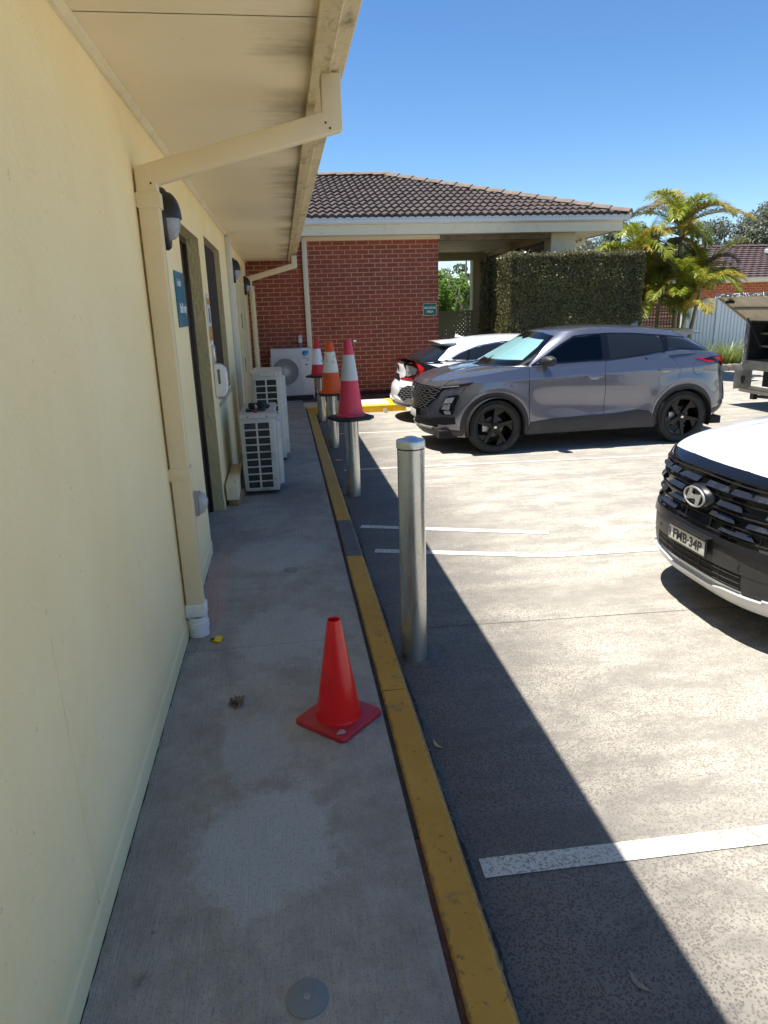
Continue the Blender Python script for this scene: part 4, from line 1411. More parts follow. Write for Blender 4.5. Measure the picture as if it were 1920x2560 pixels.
def plastic_cone(name, col, rough=0.32, dirt=srgb(60, 30, 30), amt=0.3, trans=0.15, dscale=5):
    m = simple(name, col, rough, var=0.06, scale=5, dirt=dirt, dirt_amt=amt, dscale=dscale, bump=0.0015, bscale=14)
    m.node_tree.nodes['Principled BSDF'].inputs['Subsurface Weight'].default_value = trans
    m.node_tree.nodes['Principled BSDF'].inputs['Subsurface Radius'].default_value = (0.03, 0.008, 0.004)
    return m
def cone_on(x, y, zb, H, rb, rt, z1, z2, cols, base, label, rot, tilt=(0, 0)):
    """road cone with a sleeve between z1 and z2 (heights above its base)"""
    t = thing('traffic_cone', label, 'traffic cone', (x, y, zb), 0, 'traffic cones standing over the bollards')
    rr = lambda h: rb + (rt - rb) * h / H
    c1, c2 = cols
    # rubber base: octagonal slab with a hole
    a = base
    g = G()
    k = a * 0.55
    outer = [(a, k), (k, a), (-k, a), (-a, k), (-a, -k), (-k, -a), (k, -a), (a, -k)]
    n = 8
    inner = [(rb * 0.9 * math.cos(math.atan2(p[1], p[0])), rb * 0.9 * math.sin(math.atan2(p[1], p[0]))) for p in outer]
    vs = [(p[0], p[1], 0) for p in outer] + [(p[0], p[1], 0.028) for p in outer] + [(p[0], p[1], 0) for p in inner] + [(p[0], p[1], 0.034) for p in inner]
    fs = []
    for i in range(n):
        j = (i + 1) % n
        fs += [(i, j, n + j, n + i), (n + i, n + j, 3 * n + j, 3 * n + i), (i, 2 * n + i, 2 * n + j, j), (2 * n + i, 3 * n + i, 3 * n + j, 2 * n + j)]
    g.add(vs, fs)
    g.v = [(x + v[0] * math.cos(rot) - v[1] * math.sin(rot), y + v[0] * math.sin(rot) + v[1] * math.cos(rot), zb + v[2]) for v in g.v]
    obj('cone_base', g, M['black_rubber'], t, bevel=0.006)
    body = [(rr(0) + 0.016, 0.034), (rr(0) + 0.014, 0.05), (rr(0.06), 0.062), (rr(0.16), 0.16), (rr(z1), z1), (rr(z2), z2), (rr(H - 0.1), H - 0.1), (rr(H - 0.03), H - 0.03), (rr(H) * 0.95, H - 0.008), (rr(H) * 0.8, H), (rr(H) * 0.55, H - 0.004), (rr(H) * 0.5, H - 0.04)]
    obj('cone_body', G().lathe(body, 48, (x, y, zb)), c1, t, smooth=True)
    m = 12
    sl = [(rr(z1 + (z2 - z1) * i / m) + 0.0035, z1 + (z2 - z1) * i / m) for i in range(m + 1)]
    sl = [(rr(z1) + 0.0005, z1 - 0.001)] + sl + [(rr(z2) + 0.0005, z2 + 0.001)]
    obj('sleeve', G().lathe(sl, 48, (x, y, zb)), c2, t, smooth=True)
    return t
pink = plastic_cone('faded_pink_cone_plastic', srgb(226, 66, 92), 0.45, srgb(70, 30, 40), 0.7)
redc = plastic_cone('red_cone_plastic', srgb(208, 40, 52), 0.4)
orng = plastic_cone('orange_cone_plastic', srgb(226, 88, 26), 0.5, srgb(120, 50, 20), 0.5)
slv1 = simple('grey_reflective_sleeve', srgb(196, 202, 200), 0.4, var=0.05, dirt=srgb(120, 120, 116), dirt_amt=0.4)
slv2 = simple('scuffed_white_sleeve', srgb(226, 222, 206), 0.5, var=0.05, dirt=srgb(110, 104, 86), dirt_amt=0.8, dscale=11)
slv3 = simple('bright_white_sleeve', srgb(232, 232, 240), 0.4, var=0.03)
cone_on(0.62, 6.86, 0.80, 0.78, 0.132, 0.034, 0.385, 0.63, (pink, slv1), 0.205, 'big faded pink cone with a grey band on the second bollard', 0.35)
cone_on(0.61, 9.52, 0.735, 0.72, 0.150, 0.045, 0.31, 0.58, (orng, slv2), 0.175, 'orange cone with a scuffed white band on the third bollard', 0.1)
cone_on(0.55, 12.0, 0.76, 0.66, 0.125, 0.034, 0.215, 0.475, (redc, slv3), 0.19, 'red and white cone leaning on the farthest bollard', 0.5)
# near orange-red cone with square base
t = thing('traffic_cone', 'glossy red-orange cone standing on the footpath in the foreground', 'traffic cone', (0.13, 2.655, PZ), R(46))
fl = simple('glossy_red_orange_plastic', srgb(228, 22, 28), 0.2, var=0.05, scale=4, dirt=srgb(120, 60, 54), dirt_amt=0.55, dscale=9, bump=0.0008, bscale=12)
fl.node_tree.nodes['Principled BSDF'].inputs['Subsurface Weight'].default_value = 0.08
fl.node_tree.nodes['Principled BSDF'].inputs['Subsurface Radius'].default_value = (0.03, 0.006, 0.003)
fb = simple('scuffed_red_plastic', srgb(176, 34, 46), 0.45, var=0.12, scale=5, dirt=srgb(140, 90, 92), dirt_amt=0.45, dscale=8)
hs, cr = 0.140, 0.024
def rsq(h, r, n=6):
    pts = []
    for (sx_, sy_, a0) in ((1, 1, 0), (-1, 1, 90), (-1, -1, 180), (1, -1, 270)):
        for i in range(n + 1):
            a = R(a0 + 90 * i / n)
            pts.append((sx_ * (h - r) + r * math.cos(a), sy_ * (h - r) + r * math.sin(a)))
    return pts
g = G()
lv = [(hs - 0.004, 0.0), (hs, 0.003), (hs, 0.018), (hs - 0.003, 0.023), (hs - 0.010, 0.026)]
rings = [[(p[0], p[1], z) for p in rsq(h, cr)] for h, z in lv]
nn = len(rings[0])
vs = [p for r_ in rings for p in r_]
rc = 0.094
vs += [(rc * math.cos(math.atan2(p[1], p[0])), rc * math.sin(math.atan2(p[1], p[0])), 0.028) for p in rings[0]]
fs = []
for k in range(len(rings)):
    for i in range(nn):
        j = (i + 1) % nn
        fs.append((k * nn + i, k * nn + j, (k + 1) * nn + j, (k + 1) * nn + i))
fs.append(tuple(range(nn))[::-1])
g.add(vs, fs)
obj('cone_base', g, fb, t, smooth=True, world=False)
g = G()
H = 0.475
g.lathe([(0.101, 0.027), (0.099, 0.033), (0.097, 0.045), (0.0285, H), (0.0278, H + 0.004), (0.0262, H + 0.006), (0.0245, H + 0.003), (0.0245, H - 0.05), (0.03, H - 0.2)], 56, (0, 0, 0))
obj('cone_body', g, fl, t, smooth=True, world=False)
g = disc(-0.105, -0.100, 0.021, 0.016, 0.0275, 0.25)
obj('worn_patch', g, simple('scraped_patch', srgb(150, 140, 136), 0.8, var=0.4, scale=60), t, world=False)

# inspection caps let into the path
for (x, y, r, lab) in ((-0.055, 1.385, 0.056, 'round grey floor cap with a centre bolt at the bottom edge of the path'), (-0.055, 4.53, 0.048, 'round grey floor cap in the path beyond the red cone')):
    t = thing('floor_cap', lab, 'floor cap', (x, y, PZ), 0, 'round inspection caps in the path')
    m_ = simple('grey_painted_cap', srgb(120, 126, 130), 0.5, var=0.06, scale=8, dirt=srgb(90, 88, 84), dirt_amt=0.3)
    obj('disc', G().lathe([(r, 0.0), (r, 0.003), (r - 0.002, 0.0045), (0.009, 0.0045), (0.0001, 0.0044)], 40, (x, y, PZ)), m_, t, smooth=True)
    obj('bolt', G().lathe([(0.010, 0.0046), (0.009, 0.008), (0.0045, 0.008), (0.0042, 0.006), (0.0001, 0.006)], 16, (x, y, PZ)), M['grey_plastic'], t, smooth=True)
# scrap of yellow packaging by the drain
t = thing('packet_scrap', 'torn yellow packet scrap on the path beside the drainpipe', 'litter', (-0.475, 3.53, PZ))
g = G()
g.add([(-0.512, 3.55, PZ + 0.004), (-0.505, 3.52, PZ + 0.010), (-0.452, 3.50, PZ + 0.004), (-0.444, 3.56, PZ + 0.016), (-0.48, 3.565, PZ + 0.012)], [(0, 1, 2, 3, 4)])
g.add([(-0.512, 3.55, PZ + 0.002), (-0.505, 3.52, PZ + 0.002), (-0.452, 3.50, PZ + 0.002), (-0.444, 3.56, PZ + 0.002), (-0.48, 3.565, PZ + 0.002)], [(4, 3, 2, 1, 0)])
obj('packet', g, simple('yellow_print', srgb(226, 198, 30), 0.4), t, fixn=False)
g = G()
g.obox((-0.498, 3.535, PZ + 0.0105), (1, -0.3, 0.1), (0.3, 1, 0), (0, 0, 1), 0.012, 0.014, 0.001)
obj('black_print', g, M['black_plastic'], t)
single('paper_cup', G().lathe([(0.03, 0.0), (0.036, 0.07), (0.033, 0.07), (0.028, 0.005), (0.0001, 0.005)], 20, (1.78, 12.62, 0.0)), M['white_plastic'], 'small white cup on the ground against the yellow kerb', 'cup', (1.78, 12.62, 0), smooth=True)

# ================================================================= CARS
def paint(name, col, metal, rough, coat=1.0, flake=0.0):
    t = NT(name)
    c = t.mix(t.noise(1.2, 3), tuple(x * 0.96 for x in col), tuple(min(1, x * 1.04) for x in col))
    dust = t.ramp(t.noise(3.0, 8, 0.7), [(0.5, 0.0), (0.8, 0.08)])
    c = t.mix(dust, c, (0.35, 0.32, 0.28))
    t.base(c)
    t.p.inputs['Metallic'].default_value = metal
    t.rough(rough)
    t.p.inputs['Coat Weight'].default_value = coat
    t.p.inputs['Coat Roughness'].default_value = 0.02
    return t.m
M['seat'] = simple('dark_seat_cloth', (0.03, 0.03, 0.034), 0.8)
M['gap'] = simple('panel_gap_black', (0.006, 0.006, 0.007), 0.8)
M['cladding'] = simple('dark_grey_cladding', (0.022, 0.022, 0.024), 0.55, var=0.15, scale=3, dirt=(0.10, 0.095, 0.085), dirt_amt=0.25)
M['gloss_black'] = simple('gloss_black', (0.006, 0.006, 0.008), 0.08, var=0.05, rvar=0.02)
M['tyre'] = simple('tyre_rubber', (0.018, 0.018, 0.018), 0.8, var=0.2, scale=8, bump=0.001, bscale=40, dirt=(0.09, 0.085, 0.08), dirt_amt=0.35)
M['rim_black'] = simple('black_alloy', (0.012, 0.012, 0.013), 0.22, metal=0.5, var=0.1)
M['disc_steel'] = simple('brake_steel', (0.10, 0.10, 0.105), 0.5, metal=0.8)
M['red_lens'] = simple('red_lens', (0.42, 0.008, 0.012), 0.1, var=0.2, scale=20)
M['clear_lens'] = simple('smoked_lens', (0.18, 0.19, 0.20), 0.06, var=0.5, scale=30)
M['lamp_silver'] = simple('lamp_reflector', (0.62, 0.64, 0.66), 0.15, metal=0.7, var=0.2, scale=40)
M['silver_trim'] = simple('silver_grey_trim', (0.40, 0.41, 0.42), 0.35, metal=0.5, var=0.08)

def interp(tab):
    xs = np.array([p[0] for p in tab], float)
    ys = np.array([p[1] for p in tab], float)
    o = np.argsort(xs)
    xs, ys = xs[o], ys[o]
    # smooth monotone-ish interpolation
    m = np.gradient(ys, xs)
    def f(x):
        x = np.clip(x, xs[0], xs[-1])
        i = np.clip(np.searchsorted(xs, x) - 1, 0, len(xs) - 2)
        h = xs[i + 1] - xs[i]
        t = (x - xs[i]) / h
        return (2 * t**3 - 3 * t**2 + 1) * ys[i] + (t**3 - 2 * t**2 + t) * h * m[i] + (-2 * t**3 + 3 * t**2) * ys[i + 1] + (t**3 - t**2) * h * m[i + 1]
    return f

class Car:
    def __init__(s, P):
        s.P = P
        s.shells = {}
        s.build()
    def build(s):
        P = s.P
        zt, zb, W, xf, xr = (interp(P[k]) for k in ('zt', 'zb', 'W', 'xf', 'xr'))
        ymod = P.get('ymod', lambda x, z: 0 * x)
        NQ, NV = P.get('nq', 90), P.get('nv', 44)
        # parameter round the half perimeter: front centre -> side -> rear centre
        th = np.linspace(0, np.pi, 2 * NQ + 1)
        pf, qf, pr, qr = P['exp']
        c, sn = np.cos(th), np.sin(th)
        front = c >= 0
        # denser at the corners
        ex = np.where(front, 2 / pf, 2 / pr)
        ey = np.where(front, 2 / qf, 2 / qr)
        XI = np.sign(c) * np.abs(c) ** ex
        YI = np.abs(sn) ** ey
        # resample by arc length so the cells are even
        d = np.hypot(np.diff(XI * 2.2), np.diff(YI * 0.92))
        L = np.concatenate([[0], np.cumsum(d)])
        Lu = np.linspace(0, L[-1], P.get('n', 260))
        XI = np.interp(Lu, L, XI)
        # exact superellipse for the resampled x
        ff = XI >= 0
        YI = np.where(ff, np.clip(1 - np.abs(XI) ** pf, 0, 1) ** (1 / qf), np.clip(1 - np.abs(XI) ** pr, 0, 1) ** (1 / qr))
        n = len(XI)
        V = np.linspace(0, 1, NV)
        xa = np.where(ff, XI * xf(np.full(n, 0.6)), XI * xr(np.full(n, 0.6)))
        ztop, zbot = zt(xa), zb(xa)
        Z = zbot[None] + V[:, None] * (ztop - zbot)[None]
        XX = np.where(ff[None], XI[None] * xf(Z), XI[None] * xr(Z))
        YY = YI[None] * W(Z)
        YY = YY + ymod(XX, Z) * np.clip(YI[None] * 1.6 - 0.5, 0, 1)
        s.lower = (XX, YY, Z)
        g = G()
        s.grid(g, XX, YY, Z)
        s.shells['lower'] = g
        # hood / deck cap across the top edge
        xt, yt, z_t = XX[-1], YY[-1], Z[-1]
        crown = interp(P['crown'])
        K = 14
        g = G()
        fr = np.linspace(1, -1, 2 * K + 1)
        Xc = np.repeat(xt[None], len(fr), 0)
        Yc = fr[:, None] * yt[None]
        prof = (1 - np.abs(fr) ** P.get('crown_p', 2.6))
        Zc = z_t[None] + prof[:, None] * crown(xt)[None] * np.clip(yt / 0.55, 0, 1)[None] ** 0.8
        if 'hoodmod' in P:
            Zc = Zc + P['hoodmod'](Xc, Yc)
        s.gridraw(g, Xc, Yc, Zc)
        s.shells['cap'] = g
        # greenhouse
        gp = P['gh']
        xc = gp['xc']
        pf, qf, pr, qr = gp['exp']
        NV2 = 26
        V = np.linspace(0, 1, NV2)
        af, ar, Wg = (interp(gp[k]) for k in ('af', 'ar', 'W'))
        zr, zg = interp(gp['zr']), interp(gp['zb'])
        YI = np.where(ff, np.clip(1 - np.abs(XI) ** pf, 0, 1) ** (1 / qf), np.clip(1 - np.abs(XI) ** pr, 0, 1) ** (1 / qr))
        XX = xc + np.where(ff[None], XI[None] * af(V)[:, None], XI[None] * ar(V)[:, None])
        zbot = zg(XX[0])
        ztop = zr(XX[-1])
        Z = zbot[None] + V[:, None] * (ztop - zbot)[None]
        YY = YI[None] * Wg(V)[:, None] * np.ones_like(XX)
        if 'taper' in gp:
            YY = YY * interp(gp['taper'])(XX)
        g = G()
        s.grid(g, XX, YY, Z)
        s.shells['house'] = g
        xt, yt, z_t = XX[-1], YY[-1], Z[-1]
        g = G()
        cr = interp(gp['crown'])
        Xc = np.repeat(xt[None], len(fr), 0)
        Yc = fr[:, None] * yt[None]
        prof = (1 - np.abs(fr) ** 2.2)
        Zc = z_t[None] + prof[:, None] * cr(xt)[None] * np.clip(yt / 0.4, 0, 1)[None]
        s.gridraw(g, Xc, Yc, Zc)
        s.shells['roof'] = g
        vs, fs = [], []
        for k in ('lower', 'cap', 'house', 'roof'):
            b = len(vs)
            vs += s.shells[k].v
            fs += [tuple(b + i for i in f) for f in s.shells[k].f]
        s.bvh = BVHTree.FromPolygons(vs, fs)
    def grid(s, g, X, Y, Z):
        m, n = X.shape
        vs = np.stack([X, Y, Z], -1).reshape(-1, 3)
        vm = vs * np.array([1, -1, 1])
        fs = [(j * n + i, j * n + i + 1, (j + 1) * n + i + 1, (j + 1) * n + i) for j in range(m - 1) for i in range(n - 1)]
        g.add(vs, fs)
        g.add(vm, [f[::-1] for f in fs])
    def gridraw(s, g, X, Y, Z):
        m, n = X.shape
        vs = np.stack([X, Y, Z], -1).reshape(-1, 3)
        fs = [(j * n + i, j * n + i + 1, (j + 1) * n + i + 1, (j + 1) * n + i) for j in range(m - 1) for i in range(n - 1)]
        g.add(vs, fs)
    def cast(s, u, v, axis, side=1):
        """axis 'y': (x,z) seen from the side; 'x': (y,z) seen from the front (side=1) or rear (-1); 'z': (x,y) from above"""
        if axis == 'y':
            o, d = Vector((u, 3 * side, v)), Vector((0, -side, 0))
        elif axis == 'x':
            o, d = Vector((4 * side, u, v)), Vector((-side, 0, 0))
        else:
            o, d = Vector((u, v, 3)), Vector((0, 0, -1))
        h, nrm, _, _ = s.bvh.ray_cast(o, d)
        if h is None:
            q = o + d * (3 - 0.9 if axis == 'y' else 4 - 2.1)
            h, nrm, _, _ = s.bvh.find_nearest(q)
            if axis == 'y':
                h = Vector((u, h.y, v))
            elif axis == 'x':
                h = Vector((h.x, u, v))
        if nrm.dot(d) > 0:
            nrm = -nrm
        return h, nrm
    def decal(s, poly, axis, side=1, off=0.003, depth=0.012, cell=0.03, g=None, dirn=False):
        g = g or G()
        bm = bmesh.new()
        vs = [bm.verts.new((p[0], p[1], 0)) for p in poly]
        try:
            f0 = bm.faces.new(vs)
        except Exception:
            bm.free()
            return g
        a = np.array(poly)
        for k in (0, 1):
            lo, hi = a[:, k].min(), a[:, k].max()
            n = int((hi - lo) / cell) + 1
            for i in range(1, n):
                c = lo + (hi - lo) * i / n
                nn = (1, 0, 0) if k == 0 else (0, 1, 0)
                co = (c, 0, 0) if k == 0 else (0, c, 0)
                geom = bm.verts[:] + bm.edges[:] + bm.faces[:]
                bmesh.ops.bisect_plane(bm, geom=geom, plane_co=co, plane_no=nn, dist=1e-6)
        bmesh.ops.remove_doubles(bm, verts=bm.verts[:], dist=1e-5)
        bm.verts.index_update()
        P_, N_ = [], []
        for v in bm.verts:
            h, n_ = s.cast(v.co.x, v.co.y, axis, side)
            P_.append(h)
            N_.append(n_)
        # smooth normals over neighbours
        for _ in range(2):
            N2 = []
            for v in bm.verts:
                q = N_[v.index].copy()
                for e in v.link_edges:
                    q += N_[e.other_vert(v).index]
                N2.append(q.normalized())
            N_ = N2
        b = len(g.v)
        top = [p + n_ * off for p, n_ in zip(P_, N_)]
        g.add(top, [tuple(v.index for v in f.verts) for f in bm.faces])
        # skirt
        bmap = {}
        extra = []
        sk = []
        for e in bm.edges:
            if len(e.link_faces) == 1:
                i, j = e.verts[0].index, e.verts[1].index
                for q in (i, j):
                    if q not in bmap:
                        bmap[q] = len(top) + len(extra)
                        extra.append(P_[q] - N_[q] * depth)
                sk.append((i, j, bmap[j], bmap[i]))
        g.v.extend([tuple(p) for p in extra])
        g.f.extend([tuple(b + k for k in f) for f in sk])
        bm.free()
        return g
    def strip(s, pts, axis, w, side=1, off=0.003, depth=0.006, g=None, cell=0.04):
        """a narrow band along a polyline on the body"""
        g = g or G()
        pts = [Vector(p) for p in pts]
        L, Rr = [], []
        for i, p in enumerate(pts):
            d = (pts[min(i + 1, len(pts) - 1)] - pts[max(0, i - 1)]).normalized()
            nrm = Vector((-d.y, d.x)) * w / 2
            L.append((p + nrm)[:])
            Rr.append((p - nrm)[:])
        return s.decal(L + Rr[::-1], axis, side, off, depth, cell, g)
    def ptube(s, pts, axis, r, side=1, off=0.004, g=None, n=6, sub=3):
        g = g or G()
        out = []
        for i in range(len(pts) - 1):
            for k in range(sub):
                t = k / sub
                h, nn = s.cast(pts[i][0] * (1 - t) + pts[i + 1][0] * t, pts[i][1] * (1 - t) + pts[i + 1][1] * t, axis, side)
                out.append(h + nn * off)
        h, nn = s.cast(pts[-1][0], pts[-1][1], axis, side)
        out.append(h + nn * off)
        return g.tube(out, r, n)

def arc(cx, cz, r, a0, a1, n=24):
    return [(cx + r * math.cos(R(a0 + (a1 - a0) * i / n)), cz + r * math.sin(R(a0 + (a1 - a0) * i / n))) for i in range(n + 1)]
def smoothpoly(pts, it=2, keep=()):
    """corner-cutting for soft outlines"""
    for _ in range(it):
        out = []
        n = len(pts)
        for i in range(n):
            a, b = pts[i], pts[(i + 1) % n]
            out.append((a[0] * .82 + b[0] * .18, a[1] * .82 + b[1] * .18))
            out.append((a[0] * .18 + b[0] * .82, a[1] * .18 + b[1] * .82))
        pts = out
    return pts

def emit(car, root, key, name, mat, cut=None, autos=R(35)):
    g = car.shells[key]
    vs = np.array(g.v)
    fs = g.f
    if cut:
        fs = [f for f in fs if not cut(vs[list(f)].mean(0))]
    used = sorted({i for f in fs for i in f})
    mp = {o: i for i, o in enumerate(used)}
    g2 = G()
    g2.v = vs[used].tolist()
    g2.f = [tuple(mp[i] for i in f) for f in fs]
    me = obj(name, g2, mat, root, smooth=True, world=False, fixn=False, auto=autos)
    bm = bmesh.new()
    bm.from_mesh(me.data)
    bmesh.ops.remove_doubles(bm, verts=bm.verts[:], dist=0.0004)
    bmesh.ops.recalc_face_normals(bm, faces=bm.faces[:])
    bm.to_mesh(me.data)
    bm.free()
    return me

def wheel(root, x, y, r, width, rim_r, side, style, rim_mat, rot=0.0):
    t = bpy.data.objects.new('wheel', None)
    COL.objects.link(t)
    t.parent = root
    t.location = (x, y, r)
    t.empty_display_size = 0.1
    w = width / 2
    S_ = side
    def put(name, g, mat, smooth=True):
        g.v = [(v[0], v[1] * S_, v[2]) for v in g.v]
        return obj(name, g, mat, t, smooth=smooth, world=False)
    g = G()
    prof = [(rim_r - 0.004, w - 0.022), (rim_r + 0.006, w - 0.010), (rim_r + 0.03, w - 0.001), (r - 0.05, w + 0.004), (r - 0.022, w - 0.006), (r - 0.006, w - 0.024), (r, w - 0.045),
            (r, 0.045), (r - 0.006, 0.041), (r, 0.037), (r, 0.004), (r - 0.006, 0.0), (r, -0.004), (r, -0.037), (r - 0.006, -0.041), (r, -0.045), (r, -w + 0.045), (r - 0.02, -w + 0.006), (rim_r, -w + 0.02)]
    g.lathe(prof, 72, (0, 0, 0), 'y')
    for k in range(72):
        a = 2 * math.pi * (k + 0.5) / 72
        g.obox(((r - 0.012) * math.cos(a), w - 0.018, (r - 0.012) * math.sin(a)), (-math.sin(a), 0, math.cos(a)), (0, 1, -0.0), (math.cos(a), 0.0, math.sin(a)), 0.0085, 0.012, 0.0115)
    put('tyre', g, M['tyre'])
    g = G()
    g.lathe([(rim_r, w - 0.018), (rim_r - 0.004, w - 0.012), (rim_r - 0.014, w - 0.014), (rim_r - 0.02, w - 0.03), (rim_r - 0.028, w - 0.08), (rim_r - 0.03, -w + 0.03)], 64, (0, 0, 0), 'y')
    put('rim', g, rim_mat)
    g = G()
    fy = w - 0.030
    if style == 'star':
        for k in range(5):
            a = rot + 2 * math.pi * k / 5
            ca, sa = math.cos(a), math.sin(a)
            def pt(rr, tt, yy):
                return (rr * ca - tt * sa, yy, rr * sa + tt * ca)
            ro = rim_r - 0.012
            # broad tapering blade, offset so the star looks swept
            vs = [pt(0.04, -0.030, fy), pt(0.04, 0.030, fy), pt(ro, 0.012, fy + 0.012), pt(ro, -0.018, fy + 0.012),
                  pt(0.04, -0.036, fy - 0.035), pt(0.04, 0.036, fy - 0.035), pt(ro, 0.020, fy - 0.03), pt(ro, -0.026, fy - 0.03)]
            bx = [(0, 1, 2, 3), (0, 4, 5, 1), (1, 5, 6, 2), (2, 6, 7, 3), (3, 7, 4, 0), (4, 7, 6, 5)]
            g.add(vs, bx)
            # side blade running to the next spoke's rim end
            a2 = 0.62
            p2 = lambda rr, an, yy: (rr * math.cos(a + an), yy, rr * math.sin(a + an))
            vs = [p2(ro, 0.10, fy), p2(ro, 0.52, fy), p2(ro * 0.62, 0.16, fy - 0.006), p2(ro * 0.60, 0.10, fy - 0.006),
                  p2(ro, 0.10, fy - 0.025), p2(ro, 0.52, fy - 0.025), p2(ro * 0.62, 0.16, fy - 0.03), p2(ro * 0.60, 0.10, fy - 0.03)]
            g.add(vs, bx)
    else:
        for k in range(10):
            a = rot + 2 * math.pi * k / 10 + (0.10 if k % 2 else -0.10)
            g.bar((0.05 * math.cos(a), fy - 0.01, 0.05 * math.sin(a)), ((rim_r - 0.01) * math.cos(a), fy, (rim_r - 0.01) * math.sin(a)), 0.022, 0.026, up=(0, 1, 0))
    put('spokes', g, rim_mat, False)
    g = G()
    g.lathe([(0.062, fy - 0.03), (0.062, fy + 0.004), (0.050, fy + 0.010), (0.034, fy + 0.011), (0.032, fy + 0.016), (0.0001, fy + 0.018)], 32, (0, 0, 0), 'y')
    for k in range(5):
        a = rot + math.pi / 5 + 2 * math.pi * k / 5
        g.lathe([(0.009, fy + 0.0), (0.009, fy + 0.016), (0.0001, fy + 0.017)], 8, (0.05 * math.cos(a), 0, 0.05 * math.sin(a)), 'y')
    hb = put('hub', g, rim_mat)
    g = G()
    g.lathe([(0.022, fy + 0.0185), (0.021, fy + 0.020), (0.0001, fy + 0.0205)], 20, (0, 0, 0), 'y', sy=0.75)
    put('hub_badge', g, M['chrome'])
    g = G()
    g.lathe([(0.135, fy - 0.085), (0.135, fy - 0.078), (0.07, fy - 0.076), (0.07, fy - 0.06), (0.0001, fy - 0.06)], 40, (0, 0, 0), 'y')
    put('brake_disc', g, M['disc_steel'])
    g = G()
    g.box(0.06, 0.15, fy - 0.10, fy - 0.062, -0.06, 0.06)
    put('caliper', g, M['silver_trim'])
    return t

def wheel_well(root, x, r, yo, rad, z, mat):
    n = 28
    for side in (1, -1):
        g = G()
        vs, fs = [], []
        for i in range(n + 1):
            a = R(-20 + 220 * i / n)
            for yy in (yo, yo - 0.34):
                vs.append((x + rad * math.cos(a), side * yy, z + rad * math.sin(a)))
        for i in range(n):
            fs.append((2 * i, 2 * i + 1, 2 * i + 3, 2 * i + 2))
        c = len(vs)
        vs.append((x, side * (yo - 0.34), z))
        for i in range(n):
            fs.append((c, 2 * i + 1, 2 * i + 3))
        g.add(vs, fs)
        obj('wheel_liner', g, mat, root, smooth=True, world=False, fixn=False)

def mirror_part(car, root, x, z, y, side, mat):
    """door mirror: a shell on a stalk; returns its object"""
    g = G()
    n, m = 20, 10
    vs, fs = [], []
    for j in range(m + 1):
        t = j / m
        sc = math.sin(math.pi * (0.08 + 0.84 * t)) ** 0.45
        for i in range(n):
            a = 2 * math.pi * i / n
            ca, sa = math.cos(a), math.sin(a)
            px = 0.088 * (abs(ca) ** 0.8) * (1 if ca > 0 else -0.75) * sc
            pz = 0.076 * (abs(sa) ** 0.75) * (1 if sa > 0 else -1) * sc * (1 - 0.25 * t)
            vs.append((x + px - 0.03 * t, side * (y + 0.21 * t), z + pz + 0.008 * t))
    for j in range(m):
        for i in range(n):
            fs.append((j * n + i, j * n + (i + 1) % n, (j + 1) * n + (i + 1) % n, (j + 1) * n + i))
    fs.append(tuple(range(n)))
    fs.append(tuple(m * n + i for i in range(n)))
    g.add(vs, fs)
    o = obj('door_mirror', g, mat, root, smooth=True, world=False)
    g = G()
    g.bar((x + 0.0, side * (y + 0.06), z - 0.03), (x + 0.01, side * (y - 0.09), z - 0.095), 0.05, 0.035)
    obj('mirror_stalk', g, M['cladding'], o, smooth=True, world=False)
    return o

def plate(root, car, x, yc, z, w, h, text, side, mat_bg, mat_ink, tilt=0.0):
    s_ = side
    g = G()
    g.box(x - 0.006 if s_ > 0 else x - 0.004, x + 0.004 if s_ > 0 else x + 0.006, yc - w / 2 - 0.012, yc + w / 2 + 0.012, z - h / 2 - 0.012, z + h / 2 + 0.012)
    fr_ = obj('number_plate', g, M['black_plastic'], root, world=False, bevel=0.003)
    g = G()
    xa = x + 0.0045 * s_
    xb = x + 0.0065 * s_
    g.box(min(xa, xb), max(xa, xb), yc - w / 2, yc + w / 2, z - h / 2, z + h / 2)
    obj('plate_face', g, mat_bg, fr_, world=False, bevel=0.001)
    if not text:
        return fr_
    o = text_mesh(text, h, mat_ink, 'lettering', fr_, 0.0008, None, bold=0.0022)
    a = np.array([v.co[:] for v in o.data.vertices])
    lo, hi = a.min(0), a.max(0)
    sxx, syy = w * 0.80 / (hi[0] - lo[0]), h * 0.70 / (hi[1] - lo[1])
    o.data.transform(frame((x + 0.0075 * s_, yc + 0.012 * s_, z), (0, s_, 0), (0, 0, 1)) @ Matrix.Diagonal((sxx, syy, 1, 1)) @ Matrix.Translation((-(hi[0] + lo[0]) / 2, -(hi[1] + lo[1]) / 2, 0)))
    return fr_

